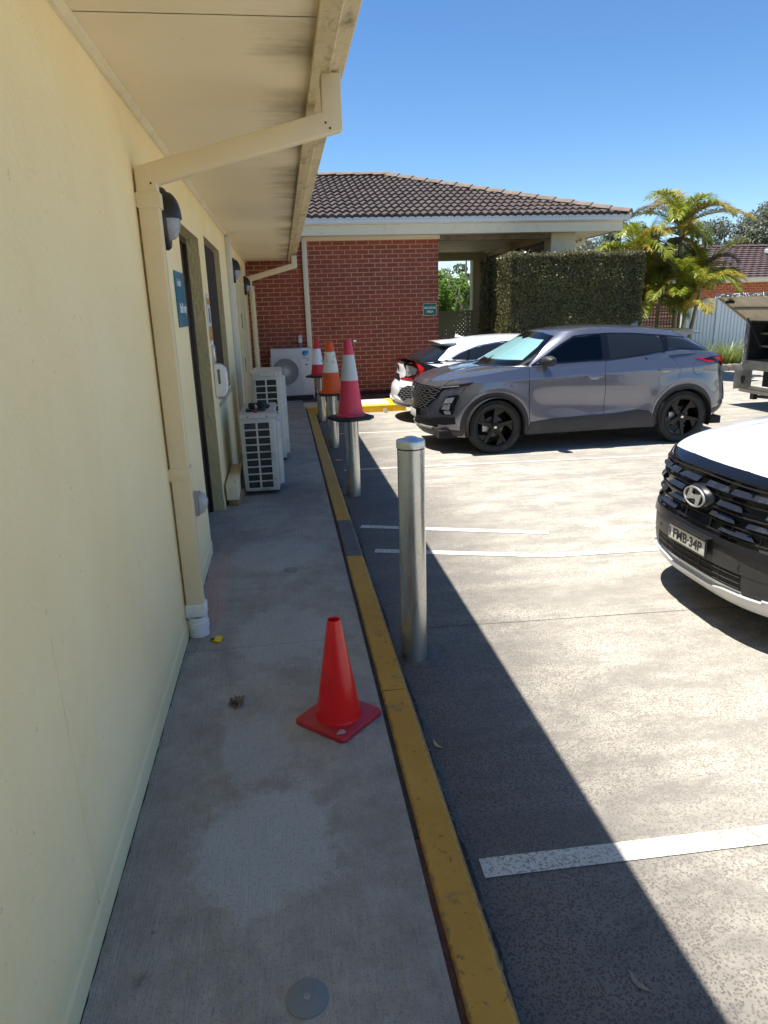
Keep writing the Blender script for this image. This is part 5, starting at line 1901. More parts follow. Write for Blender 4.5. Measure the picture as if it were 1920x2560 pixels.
def inpoly(x, y, poly):
    c = False
    n = len(poly)
    for i in range(n):
        a, b = poly[i], poly[i - 1]
        if (a[1] > y) != (b[1] > y) and x < (b[0] - a[0]) * (y - a[1]) / (b[1] - a[1]) + a[0]:
            c = not c
    return c
def common_car(P, root, body_mat, arches, glass_side, windshield, rear_glass, wheelspec, roofmat=None, style='star', rim=None, see=None):
    car = Car(P)
    wb = P['wb'] / 2
    r, wd, rr, yo = wheelspec
    ar, zc = arches
    cut = lambda c: (abs(c[1]) > 0.45 and (((c[0] - wb) ** 2 + (c[2] - zc) ** 2) < (ar + 0.015) ** 2 or ((c[0] + wb) ** 2 + (c[2] - zc) ** 2) < (ar + 0.015) ** 2))
    emit(car, root, 'lower', 'body', body_mat, cut)
    if see:
        well = lambda c: -1.85 < c[0] < 0.80 and abs(c[1]) < 0.80
        emit(car, root, 'cap', 'upper_body', body_mat, well)
        emit(car, root, 'cap', 'cabin_lining', M['gap'], lambda c: not well(c))
        emit(car, root, 'house', 'cabin', body_mat, lambda c: abs(c[1]) > 0.5 and any(inpoly(c[0], c[2], q) for q in see))
        for sy in (0.38, -0.38):
            g = G()
            g.box(-0.30, -0.17, sy - 0.21, sy + 0.21, 0.95, 1.20)
            g.box(-0.27, -0.19, sy - 0.12, sy + 0.12, 1.23, 1.37)
            g.box(-0.24, -0.22, sy - 0.06, sy + 0.06, 1.20, 1.23)
            obj('seat_back', g, M['seat'], root, world=False, bevel=0.02, segs=3)
        g = G()
        g.torus((0.42, 0.38 * -1, 1.08), 0.17, 0.014, 'x', 28, 8)
        obj('steering_wheel', g, M['black_plastic'], root, smooth=True, world=False)
    else:
        emit(car, root, 'cap', 'upper_body', body_mat)
        emit(car, root, 'house', 'cabin', body_mat)
    emit(car, root, 'roof', 'roof', roofmat or body_mat)
    obj('underbody', G().box(-P['uf'], P['uf'], -0.70, 0.70, P['zu'], P['zu'] + 0.1), M['gap'], root, world=False)
    for sx in (1, -1):
        wheel_well(root, sx * wb, r, yo + 0.05, ar + 0.004, zc, M['gap'])
        for sd_ in (1, -1):
            wheel(root, sx * wb, sd_ * (yo - wd / 2), r, wd, rr, sd_, style, rim or M['rim_black'], rot=P.get('wrot', 0.3) + (0.5 if sx < 0 else 0))
    for k_, poly in enumerate(glass_side):
        for sd_ in (1, -1):
            f = obj('side_window', car.decal(poly, 'y', sd_, 0.003, 0.006), M['tint_glass'] if (see and k_ == 0) else P.get('glass', M['dark_glass']), root, smooth=True, world=False)
    return car

# ----------------------------------------------------------------- grey SUV
def suv_ymod(x, z):
    d = 0.0
    for wx in (1.30, -1.30):
        rr = np.hypot(x - wx, (z - 0.34))
        d = d + 0.014 * np.exp(-((rr - 0.48) / 0.11) ** 2)
    mid = np.exp(-((x + 0.05) / 0.85) ** 4)
    d = d - 0.024 * mid * np.exp(-((z - 0.58 - 0.05 * x) / 0.15) ** 2)
    d = d + 0.008 * mid * np.exp(-((z - 0.36) / 0.09) ** 2)
    # shoulder crease sharpened
    d = d + 0.012 * np.exp(-np.abs(z - (0.965 - 0.03 * x)) / 0.05)
    return d
SUV = dict(
    wb=2.60, uf=2.0, zu=0.20, n=300, nv=60, exp=(5.2, 2.3, 8.0, 2.6), wrot=0.35,
    zt=[(2.3, 0.885), (2.1, 0.925), (1.8, 0.975), (1.5, 1.02), (1.2, 1.06), (0.85, 1.09), (0.4, 1.11), (-0.2, 1.135), (-0.65, 1.165), (-1.05, 1.205), (-1.4, 1.215), (-1.7, 1.185), (-1.95, 1.15), (-2.1, 1.13)],
    zb=[(2.3, 0.20), (2.0, 0.20), (1.6, 0.22), (0.8, 0.26), (-0.8, 0.27), (-1.5, 0.30), (-2.1, 0.36)],
    W=[(0.15, 0.86), (0.25, 0.885), (0.4, 0.905), (0.7, 0.915), (0.9, 0.912), (1.0, 0.90), (1.1, 0.868), (1.2, 0.83)],
    xf=[(0.15, 2.00), (0.25, 2.11), (0.4, 2.16), (0.55, 2.18), (0.7, 2.185), (0.8, 2.175), (0.87, 2.15), (0.95, 2.09), (1.1, 2.02)],
    xr=[(0.3, 2.05), (0.45, 2.16), (0.6, 2.17), (0.75, 2.14), (0.95, 2.10), (1.1, 2.10), (1.15, 2.08), (1.22, 2.02)],
    crown=[(2.3, 0.0), (2.1, 0.03), (1.7, 0.055), (1.3, 0.055), (0.8, 0.03), (-0.5, 0.0), (-1.7, 0.0), (-2.05, 0.015)],
    hoodmod=lambda X, Y: 0.018 * np.exp(-((np.abs(Y) - 0.42 + 0.08 * (2.2 - X)) / 0.045) ** 2) * np.clip((2.15 - X) / 0.3, 0, 1) * np.clip((X - 1.0) / 0.2, 0, 1),
    ymod=suv_ymod,
    gh=dict(xc=-0.25, exp=(5.0, 2.6, 6, 3.2),
            af=[(0, 1.56), (0.35, 1.27), (0.7, 0.98), (1, 0.74)], ar=[(0, 1.70), (0.4, 1.52), (0.75, 1.34), (1, 1.22)],
            W=[(0, 0.862), (0.4, 0.785), (0.8, 0.69), (1, 0.62)],
            zb=[(1.4, 1.05), (0.8, 1.08), (0, 1.10), (-0.6, 1.13), (-1.4, 1.17), (-2.0, 1.13)],
            zr=[(0.6, 1.47), (0.3, 1.50), (-0.1, 1.525), (-0.5, 1.52), (-1.0, 1.485), (-1.4, 1.44), (-1.6, 1.42)],
            crown=[(0.5, 0.03), (0.2, 0.035), (-0.5, 0.04), (-1.2, 0.04), (-1.6, 0.02)]))
suv = thing('grey_suv', 'metallic grey SUV with black alloy wheels parked side-on in the middle bay', 'car', (3.915, 9.40, 0), R(180.8), 'parked cars')
P_grey = paint('metallic_grey_paint', (0.150, 0.156, 0.192), 0.68, 0.26)
gw = [
    list([(0.72, 1.125), (0.60, 1.205), (0.40, 1.325), (0.20, 1.425), (-0.155, 1.452), (-0.14, 1.142)]),
    list([(-0.235, 1.148), (-0.25, 1.447), (-0.60, 1.435), (-0.93, 1.405), (-0.98, 1.36), (-0.985, 1.225), (-0.62, 1.180)]),
    [(-1.05, 1.245), (-1.09, 1.385), (-1.34, 1.352), (-1.52, 1.275), (-1.72, 1.205), (-1.42, 1.235), (-1.2, 1.25)],
]
car = common_car(SUV, suv, P_grey, (0.372, 0.355), gw, None, None, (0.345, 0.225, 0.252, 0.905), see=[[(0.69, 1.14), (0.60, 1.195), (0.40, 1.31), (0.20, 1.405), (-0.14, 1.43), (-0.125, 1.16)]])
D = car.decal
def part(name, g, mat, root, **kw):
    return obj(name, g, mat, root, smooth=True, world=False, **kw)
for sd in (1, -1):
    # arch cladding and sill
    for wx in (1.30, -1.30):
        o_ = arc(wx, 0.355, 0.440, -14 if wx < 0 else -18, 194 if wx < 0 else 196)
        i_ = arc(wx, 0.355, 0.372, -12, 192)
        part('wheel_arch', D(o_ + i_[::-1], 'y', sd, 0.010, 0.03, 0.04), M['cladding'], suv)
    sill = [(0.90, 0.235), (0.86, 0.31), (0.84, 0.385), (0.5, 0.42), (0.0, 0.43), (-0.35, 0.445), (-0.62, 0.475), (-0.80, 0.45), (-0.865, 0.40), (-0.90, 0.30), (-0.90, 0.245)]
    part('sill', D(sill, 'y', sd, 0.014, 0.02), M['cladding'], suv)
    # doors with shut lines beneath
    fd = [(0.86, 1.075), (0.865, 0.90), (0.86, 0.55), (0.845, 0.395), (0.5, 0.428), (0.0, 0.44), (-0.165, 0.445), (-0.165, 0.8), (-0.145, 1.0), (-0.175, 1.118), (0.3, 1.098)]
    rd = [(-0.18, 1.118), (-0.152, 1.0), (-0.172, 0.8), (-0.172, 0.448), (-0.35, 0.452), (-0.62, 0.483), (-0.83, 0.45), (-0.87, 0.60), (-1.02, 0.76), (-1.17, 0.84), (-1.20, 0.98), (-1.12, 1.10), (-1.0, 1.185), (-0.62, 1.155)]
    for nm, pl in (('front_door', fd), ('rear_door', rd)):
        cx, cy = sum(p[0] for p in pl) / len(pl), sum(p[1] for p in pl) / len(pl)
        big = [(p[0] + 0.006 * (1 if p[0] > cx else -1), p[1] + 0.005 * (1 if p[1] > cy else -1)) for p in pl]
        part('door_seam', D(big, 'y', sd, 0.0015, 0.001, 0.05), M['gap'], suv)
        dr_ = part(nm, D(pl, 'y', sd, 0.0045, 0.003, 0.025), P_grey, suv)
        hx = -0.01 if nm == 'front_door' else -1.0
        hz = 0.935 if nm == 'front_door' else 0.985
        h, nn = car.cast(hx, hz, 'y', sd)
        g = G()
        g.lathe([(0.0001, -0.11), (0.010, -0.105), (0.0155, -0.07), (0.017, 0.0), (0.0155, 0.07), (0.010, 0.105), (0.0001, 0.11)], 14, (h.x, h.y + sd * 0.026, h.z), 'x', sy=1.0)
        part('door_handle', g, P_grey, dr_)
        g = D(smoothpoly([(hx - 0.06, hz - 0.035), (hx + 0.06, hz - 0.035), (hx + 0.065, hz + 0.01), (hx - 0.065, hz + 0.01)], 2), 'y', sd, 0.0055, 0.0)
        part('handle_recess', g, M['silver_trim'], dr_)
    # black window surround: pillars
    part('pillar_trim', D([(-0.13, 1.13), (-0.145, 1.455), (-0.26, 1.457), (-0.245, 1.135)], 'y', sd, 0.0022, 0.004), M['gloss_black'], suv)
    part('pillar_trim', D([(-0.97, 1.19), (-0.965, 1.40), (-1.10, 1.40), (-1.06, 1.23)], 'y', sd, 0.0022, 0.004), M['gloss_black'], suv)
    part('window_trim', car.strip([(0.80, 1.108), (0.4, 1.122), (-0.2, 1.138), (-0.62, 1.172), (-1.02, 1.222), (-1.2, 1.238), (-1.42, 1.223), (-1.80, 1.185)], 'y', 0.014, sd, 0.005, 0.006), M['chrome'] if False else M['gloss_black'], suv)
    part('window_trim', car.strip([(0.80, 1.10), (0.60, 1.215), (0.40, 1.335), (0.20, 1.437), (0.05, 1.452), (-0.25, 1.46), (-0.60, 1.448), (-1.0, 1.412), (-1.38, 1.37)], 'y', 0.015, sd, 0.004, 0.006), M['gloss_black'], suv)
    mirror_part(car, suv, 0.655, 1.155, 0.885, sd, M['cladding'])
    # fuel flap, only on the kerb side
    part('tail_lamp', D([(-1.54, 1.095), (-1.70, 1.118), (-1.98, 1.112), (-2.01, 1.00), (-1.93, 0.955), (-1.84, 1.01), (-1.74, 1.055)], 'y', sd, 0.008, 0.012), M['gloss_black'], suv)
    part('tail_lens', D([(-1.72, 1.100), (-1.98, 1.098), (-2.005, 1.01), (-1.95, 0.98), (-1.88, 1.045), (-1.80, 1.07)], 'y', sd, 0.011, 0.01), M['red_lens'], suv)
    part('headlamp', D(smoothpoly([(1.985, 0.545), (1.905, 0.745), (1.735, 0.775), (1.79, 0.66), (1.82, 0.505), (1.93, 0.50)], 1), 'y', sd, 0.008, 0.012), M['gloss_black'], suv)
    part('headlamp_lens', D([(1.955, 0.60), (1.90, 0.72), (1.80, 0.74), (1.835, 0.665), (1.92, 0.655)], 'y', sd, 0.011, 0.008), M['lamp_silver'], suv)
    part('headlamp_lens', D([(1.955, 0.58), (1.92, 0.64), (1.85, 0.65), (1.865, 0.57)], 'y', sd, 0.011, 0.008), M['clear_lens'], suv)
    part('headlamp_lens', D([(1.925, 0.56), (1.85, 0.56), (1.845, 0.515), (1.91, 0.515)], 'y', sd, 0.011, 0.008), M['lamp_silver'], suv)
    part('day_lamp', D([(2.04, 0.855), (1.93, 0.866), (1.75, 0.898), (1.58, 0.925), (1.63, 0.885), (1.80, 0.858), (1.95, 0.84), (2.04, 0.833)], 'y', sd, 0.007, 0.01), M['gloss_black'], suv)
    part('day_lamp', D([(1.95, 0.859), (1.75, 0.886), (1.74, 0.876), (1.95, 0.850)], 'y', sd, 0.010, 0.008), M['lamp_silver'], suv)
    part('bumper_seam', car.strip([(1.68, 0.86), (1.70, 0.82), (1.74, 0.79)], 'y', 0.006, sd, 0.0012, 0.001), M['gap'], suv)
    # lower front: black scoop and silver-grey wing
    part('air_scoop', D([(2.06, 0.455), (1.95, 0.475), (1.80, 0.48), (1.79, 0.39), (1.92, 0.37), (2.03, 0.38)], 'y', sd, 0.003, 0.004), M['gap'], suv)
    part('lower_lip', D([(2.0, 0.305), (1.9, 0.30), (1.68, 0.30), (1.69, 0.235), (1.82, 0.228), (1.90, 0.235)], 'y', sd, 0.011, 0.01), M['cladding'], suv)
    part('rear_cladding', D([(-1.70, 0.43), (-1.86, 0.45), (-1.96, 0.50), (-2.01, 0.50), (-1.99, 0.42), (-1.90, 0.385), (-1.71, 0.36)], 'y', sd, 0.006, 0.01), M['cladding'], suv)
    part('rear_reflector', D([(-1.98, 0.53), (-2.05, 0.62), (-2.08, 0.60), (-2.06, 0.51)], 'y', sd, 0.010, 0.02), M['silver_trim'], suv)
    part('rear_vent', D([(-1.97, 0.66), (-2.04, 0.78), (-2.07, 0.76), (-2.08, 0.62), (-2.02, 0.56)], 'y', sd, 0.008, 0.02), M['cladding'], suv)
    part('tailgate_seam', car.strip([(-1.36, 1.0), (-1.37, 1.0)], 'y', 0.004, sd, 0.001, 0.001), M['gap'], suv)
part('fuel_flap', D(arc(-1.47, 0.985, 0.082, 0, 345, 30), 'y', 1, 0.0035, 0.002), P_grey, suv)
part('fuel_flap_seam', D(arc(-1.47, 0.985, 0.086, 0, 345, 30), 'y', 1, 0.0015, 0.001), M['gap'], suv)
# nose
hexg = [(-0.66, 0.845), (-0.45, 0.870), (0.0, 0.878), (0.45, 0.870), (0.66, 0.845), (0.60, 0.72), (0.44, 0.58), (0.26, 0.535), (-0.26, 0.535), (-0.44, 0.58), (-0.60, 0.72)]
gr = part('grille', D(hexg, 'x', 1, 0.004, 0.01), M['gloss_black'], suv)
g = G()
rows = 10
for k in range(rows):
    z = 0.562 + (0.845 - 0.562) * k / (rows - 1)
    yw = np.interp(z, [0.535, 0.58, 0.72, 0.85], [0.24, 0.42, 0.58, 0.64])
    n = int(2 * yw / 0.055)
    pts = []
    for i in range(n + 1):
        yy = -yw + 2 * yw * i / n
        pts.append((yy, z + (0.011 if (i + k) % 2 else -0.011)))
    car.ptube(pts, 'x', 0.0034, 1, 0.010, g, 5, 1)
part('grille_mesh', g, simple('dark_chrome_mesh', (0.16, 0.16, 0.17), 0.3, metal=0.7), gr)
g = G()
h, nn = car.cast(0, 0.80, 'x', 1)
g.torus((h.x + 0.018, 0, 0.795), 0.055, 0.007, 'x', 24, 6, 0.62)
g.bar((h.x + 0.018, -0.03, 0.77), (h.x + 0.018, 0.0, 0.825), 0.01, 0.01)
g.bar((h.x + 0.018, 0.03, 0.77), (h.x + 0.018, 0.0, 0.825), 0.01, 0.01)
part('badge', g, M['chrome'], gr)
part('lower_intake', D([(-0.62, 0.44), (0.62, 0.44), (0.55, 0.33), (-0.55, 0.33)], 'x', 1, 0.004, 0.01), M['gap'], suv)
part('front_splitter', D([(-0.74, 0.305), (0.74, 0.305), (0.66, 0.215), (-0.66, 0.215)], 'x', 1, 0.012, 0.01), M['cladding'], suv)
part('splitter_trim', D([(-0.50, 0.335), (0.50, 0.335), (0.48, 0.31), (-0.48, 0.31)], 'x', 1, 0.020, 0.02), M['silver_trim'], suv)
M['plate_black'] = simple('plate_ink', (0.02, 0.02, 0.02), 0.5)
M['plate_white'] = simple('plate_white', srgb(222, 222, 216), 0.35, var=0.04, scale=20)
plate(suv, car, 2.195, 0.0, 0.475, 0.372, 0.10, '', 1, M['plate_white'], M['plate_black'])
# hood shut line and front glass
part('hood_seam', car.strip([(1.05, 0.80), (1.4, 0.775), (1.75, 0.715), (2.02, 0.60)], 'z', 0.007, 1, 0.001, 0.001), M['gap'], suv)
part('hood_seam', car.strip([(1.05, -0.80), (1.4, -0.775), (1.75, -0.715), (2.02, -0.60)], 'z', 0.007, 1, 0.001, 0.001), M['gap'], suv)
ws_poly = [(-0.765, 1.115), (0.0, 1.105), (0.765, 1.115), (0.70, 1.22), (0.60, 1.37), (0.545, 1.445), (0.3, 1.478), (0.0, 1.487), (-0.3, 1.478), (-0.545, 1.445), (-0.60, 1.37), (-0.70, 1.22)]
part('windscreen_surround', D([(p[0] * 1.03, p[1] + (0.006 if p[1] > 1.2 else -0.02)) for p in ws_poly], 'x', 1, 0.0015, 0.001), M['gloss_black'], suv)
M['sunshade'] = simple('silver_blue_sunshade', srgb(146, 174, 182), 0.5, var=0.05, scale=4, bump=0.02, bscale=4)
sun_p = [(-0.68, 1.165), (-0.05, 1.155), (-0.02, 1.20), (0.05, 1.155), (0.68, 1.165), (0.60, 1.32), (0.53, 1.40), (0.12, 1.42), (0.0, 1.395), (-0.12, 1.42), (-0.53, 1.40), (-0.60, 1.32)]
part('sunshade', D(sun_p, 'x', 1, 0.0035, 0.001), M['sunshade'], suv)
part('windscreen', D(ws_poly, 'x', 1, 0.0075, 0.001), M['clear_glass'], suv)
part('rear_window', D([(-0.62, 1.20), (0.62, 1.20), (0.52, 1.375), (-0.52, 1.375)], 'x', -1, 0.004, 0.003), M['dark_glass'], suv)
part('rear_light_bar', D([(-0.85, 1.11), (0.85, 1.11), (0.85, 1.05), (-0.85, 1.05)], 'x', -1, 0.008, 0.006), M['red_lens'], suv)
# roof spoiler and fin
def wing(root, x0, x1, yw0, yw1, z0, z1, th, mat, name='spoiler', bow=0.05, split=False):
    g = G()
    n, m = 24, 6
    vs = []
    for k, dz in ((0, 0), (1, -th)):
        for i in range(n + 1):
            t = -1 + 2 * i / n
            for j in range(m + 1):
                q = j / m
                yw = yw0 + (yw1 - yw0) * q
                x = x0 + (x1 - x0) * q + bow * t * t * q
                z = z0 + (z1 - z0) * q - 0.035 * t * t
                vs.append((x, t * yw, z + dz * (1 - 0.75 * q)))
    nn_ = (n + 1) * (m + 1)
    fs = []
    for i in range(n):
        for j in range(m):
            a = i * (m + 1) + j
            fs.append((a, a + 1, a + m + 2, a + m + 1))
            fs.append((nn_ + a, nn_ + a + m + 1, nn_ + a + m + 2, nn_ + a + 1))
    for i in range(n):
        a = i * (m + 1) + m
        fs.append((a, nn_ + a, nn_ + a + m + 1, a + m + 1))
    for j in range(m):
        fs.append((j, nn_ + j, nn_ + j + 1, j + 1))
        a = n * (m + 1) + j
        fs.append((a, a + 1, nn_ + a + 1, nn_ + a))
    g.add(vs, fs)
    return part(name, g, mat, root)
wing(suv, -1.25, -1.72, 0.58, 0.55, 1.490, 1.468, 0.075, P_grey)
def fin(root, x, z, mat):
    g = G()
    vs = []
    for (dx, h, w) in ((0.09, 0.0, 0.004), (0.03, 0.018, 0.018), (-0.03, 0.045, 0.016), (-0.065, 0.062, 0.008), (-0.075, 0.0, 0.02)):
        vs += [(x + dx, -w, z), (x + dx, 0, z + h + 0.001), (x + dx, w, z)]
    fs = []
    for i in range(4):
        fs += [(3 * i, 3 * i + 3, 3 * i + 4, 3 * i + 1), (3 * i + 1, 3 * i + 4, 3 * i + 5, 3 * i + 2)]
    fs.append((12, 13, 14))
    g.add(vs, fs)
    return part('aerial_fin', g, mat, root)
fin(suv, -0.98, 1.522, P_grey)

# ----------------------------------------------------------------- white hatchback, tail to the kerb
def civ_ymod(x, z):
    d = 0.0
    for wx in (1.35, -1.35):
        rr = np.hypot(x - wx, z - 0.32)
        d = d + 0.018 * np.exp(-((rr - 0.44) / 0.08) ** 2)
    d = d + 0.014 * np.exp(-np.abs(z - (0.80 - 0.04 * x)) / 0.05)
    d = d - 0.02 * np.exp(-(x / 0.9) ** 4) * np.exp(-((z - 0.5) / 0.12) ** 2)
    return d
CIV = dict(
    wb=2.70, uf=2.0, zu=0.17, n=260, nv=50, exp=(5.0, 2.3, 7.0, 2.4), glass=M['dark_glass'],
    zt=[(2.25, 0.68), (1.9, 0.78), (1.2, 0.90), (0.8, 0.93), (0, 0.96), (-0.8, 0.985), (-1.3, 1.00), (-1.7, 1.00), (-2.0, 0.985), (-2.25, 0.965)],
    zb=[(2.2, 0.17), (0.9, 0.20), (-0.9, 0.20), (-1.7, 0.22), (-2.3, 0.27)],
    W=[(0.15, 0.85), (0.3, 0.885), (0.6, 0.90), (0.8, 0.89), (0.95, 0.855), (1.05, 0.81)],
    xf=[(0.15, 2.1), (0.3, 2.2), (0.5, 2.23), (0.7, 2.15), (0.9, 2.0)],
    xr=[(0.2, 2.20), (0.3, 2.30), (0.45, 2.315), (0.58, 2.29), (0.66, 2.235), (0.8, 2.195), (0.93, 2.17), (1.0, 2.13)],
    crown=[(2.2, 0.0), (1.8, 0.05), (1.2, 0.06), (0.7, 0.03), (-1.5, 0.0), (-1.9, 0.01), (-2.2, 0.03)],
    ymod=civ_ymod,
    gh=dict(xc=-0.15, exp=(5.0, 2.6, 5.0, 2.8),
            af=[(0, 1.36), (0.5, 0.98), (1, 0.62)], ar=[(0, 1.98), (0.3, 1.80), (0.7, 1.56), (1, 1.40)],
            W=[(0, 0.81), (0.4, 0.73), (0.8, 0.62), (1, 0.54)],
            zb=[(1.3, 0.90), (0, 0.94), (-1.2, 0.97), (-2.1, 0.96)],
            zr=[(0.5, 1.28), (0.2, 1.315), (-0.3, 1.335), (-0.8, 1.325), (-1.2, 1.29), (-1.55, 1.235)],
            crown=[(0.5, 0.03), (0, 0.04), (-1.0, 0.035), (-1.6, 0.015)]))
hatch = thing('white_hatchback', 'white hatchback with red lamps, parked tail-first between the kerb and the grey SUV', 'car', (4.13, 11.93, 0), R(0.5), 'parked cars')
P_white = paint('white_car_paint', (0.80, 0.81, 0.82), 0.0, 0.35)
cw = [smoothpoly([(-1.47, 1.025), (-1.25, 1.125), (-0.95, 1.215), (-0.55, 1.262), (-0.1, 1.275), (0.3, 1.25), (0.62, 1.14), (0.98, 0.975), (0.2, 0.985), (-0.7, 1.0), (-1.2, 1.012)], 1)]
car = common_car(CIV, hatch, P_white, (0.345, 0.325), cw, None, None, (0.32, 0.215, 0.225, 0.885), style='multi', rim=M['silver_trim'])
D = car.decal
part('rear_window', D([(-0.68, 1.015), (0.68, 1.015), (0.60, 1.12), (0.50, 1.222), (-0.50, 1.222), (-0.60, 1.12)], 'x', -1, 0.004, 0.003), M['dark_glass'], hatch)
part('windscreen', D([(-0.68, 0.98), (0.68, 0.98), (0.48, 1.27), (-0.48, 1.27)], 'x', 1, 0.004, 0.003), M['dark_glass'], hatch)
for sd in (1, -1):
    part('window_trim', car.strip([(-1.56, 1.005), (-1.25, 1.135), (-0.95, 1.226), (-0.55, 1.274), (-0.1, 1.287), (0.3, 1.262)], 'y', 0.012, sd, 0.006, 0.004), M['chrome'], hatch)
    part('window_trim', car.strip([(-1.56, 1.003), (-1.2, 1.0), (-0.7, 0.99), (0.2, 0.975), (1.0, 0.965)], 'y', 0.010, sd, 0.006, 0.004), M['chrome'], hatch)
    part('window_pillar', D([(-0.42, 0.99), (-0.42, 1.28), (-0.50, 1.28), (-0.48, 0.99)], 'y', sd, 0.0045, 0.004), M['gloss_black'], hatch)
    part('window_pillar', D([(-1.16, 1.005), (-1.10, 1.175), (-1.14, 1.17), (-1.20, 1.005)], 'y', sd, 0.0045, 0.004), M['gloss_black'], hatch)
    part('door_seam', car.strip([(-1.25, 0.995), (-1.30, 0.86), (-1.22, 0.74), (-1.02, 0.60), (-0.95, 0.45), (-0.95, 0.26)], 'y', 0.007, sd, 0.0012, 0.001), M['gap'], hatch)
    part('door_seam', car.strip([(-0.45, 0.985), (-0.43, 0.6), (-0.46, 0.26)], 'y', 0.007, sd, 0.0012, 0.001), M['gap'], hatch)
    for wx in (1.35, -1.35):
        part('wheel_arch', D(arc(wx, 0.325, 0.385, -10, 190) + arc(wx, 0.325, 0.345, -8, 188)[::-1], 'y', sd, 0.004, 0.02, 0.04), P_white, hatch)
    # C-shaped lamp wrapping the corner
    part('tail_lamp', D([(-1.62, 0.895), (-1.80, 0.955), (-1.98, 0.985), (-2.12, 0.99), (-2.15, 0.93), (-2.12, 0.80), (-2.19, 0.705), (-2.06, 0.70), (-1.95, 0.735), (-1.80, 0.80)], 'y', sd, 0.008, 0.01), M['gloss_black'], hatch)
    part('tail_lens', D([(-2.10, 0.99), (-1.96, 0.965), (-1.885, 0.90), (-1.93, 0.80), (-1.965, 0.725), (-2.07, 0.705), (-2.20, 0.705), (-2.18, 0.735), (-2.06, 0.745), (-2.01, 0.79), (-1.97, 0.89), (-2.03, 0.94), (-2.12, 0.965)], 'y', sd, 0.013, 0.008), M['red_lens'], hatch)
    part('tail_lens', D([(-2.02, 0.80), (-1.985, 0.88), (-2.05, 0.925), (-2.12, 0.93), (-2.14, 0.78), (-2.12, 0.755)], 'y', sd, 0.013, 0.008), M['lamp_silver'], hatch)
    mesh_poly = [(-sd * 0.88, 0.60), (-sd * 0.50, 0.575), (-sd * 0.58, 0.36), (-sd * 0.83, 0.36), (-sd * 0.90, 0.46)]
    mp = part('bumper_vent', D([(-1.98, 0.60), (-2.14, 0.62), (-2.235, 0.56), (-2.28, 0.45), (-2.22, 0.36), (-2.02, 0.33), (-1.99, 0.42)], 'y', sd, 0.004, 0.006), M['gap'], hatch)
    g = G()
    for k in range(7):
        z = 0.375 + k * 0.034
        pts = []
        for i in range(9):
            xx = -2.02 - 0.23 * i / 8
            pts.append((xx, z + (0.008 if (i + k) % 2 else -0.008)))
        car.ptube(pts, 'y', 0.0035, sd, 0.008, g, 5, 1)
    part('vent_mesh', g, M['silver_trim'], mp)
    part('bumper_blade', D([(-1.95, 0.33), (-2.20, 0.345), (-2.31, 0.42), (-2.315, 0.34), (-2.2, 0.29), (-1.95, 0.27)], 'y', sd, 0.012, 0.02), P_white, hatch)
part('spoiler_bar', D([(-0.80, 0.975), (0.80, 0.975), (0.76, 1.005), (0.5, 1.022), (-0.5, 1.022), (-0.76, 1.005)], 'x', -1, 0.012, 0.01), M['gloss_black'], hatch)
wing(hatch, -2.00, -2.19, 0.80, 0.74, 1.022, 1.055, 0.022, M['gloss_black'], 'rear_spoiler', 0.16)
wing(hatch, -1.30, -1.62, 0.53, 0.52, 1.318, 1.305, 0.035, P_white, 'roof_spoiler', 0.06)
fin(hatch, -1.12, 1.345, P_white)
part('rear_bumper_recess', D([(-0.30, 0.78), (0.30, 0.78), (0.26, 0.62), (-0.26, 0.62)], 'x', -1, 0.002, 0.001), P_white, hatch)
part('diffuser', D([(-0.82, 0.33), (0.82, 0.33), (0.70, 0.27), (-0.70, 0.27)], 'x', -1, 0.014, 0.02), M['gloss_black'], hatch)
part('bumper_end', D([(-0.86, 0.43), (-0.60, 0.40), (-0.5, 0.32), (-0.80, 0.32)], 'x', -1, 0.016, 0.01), M['silver_trim'], hatch)
part('bumper_end', D([(0.86, 0.43), (0.60, 0.40), (0.5, 0.32), (0.80, 0.32)], 'x', -1, 0.016, 0.01), M['silver_trim'], hatch)
plate(hatch, car, -2.225, -0.04, 0.72, 0.372, 0.11, '', -1, simple('dark_plate', (0.02, 0.02, 0.022), 0.4), simple('grey_plate_ink', (0.3, 0.3, 0.3), 0.5))
g = G()
h, nn = car.cast(0, 0.88, 'x', -1)
g.torus((h.x - 0.012, 0, 0.88), 0.048, 0.006, 'x', 24, 6, 0.85)
for yy in (-0.02, 0.02):
    g.bar((h.x - 0.012, yy, 0.852), (h.x - 0.012, yy * 1.3, 0.908), 0.008, 0.008)
g.bar((h.x - 0.012, -0.02, 0.88), (h.x - 0.012, 0.02, 0.88), 0.008, 0.008)
part('badge', g, M['gloss_black'], hatch)
h, nn = car.cast(-0.50, 0.82, 'x', -1)
text_mesh('Civic', 0.075, M['gloss_black'], 'lettering', hatch, 0.002, frame((h.x - 0.012, h.y, h.z), (-nn.y * 0, -1, 0), (0, 0, 1)), bold=0.002)
g = G()
g.tube([(-1.9, 0.1, 1.06), (-1.93, 0.1, 1.10), (-1.95, 0.1, 1.11)], 0.006, 6)
part('wiper', g, M['gap'], hatch)

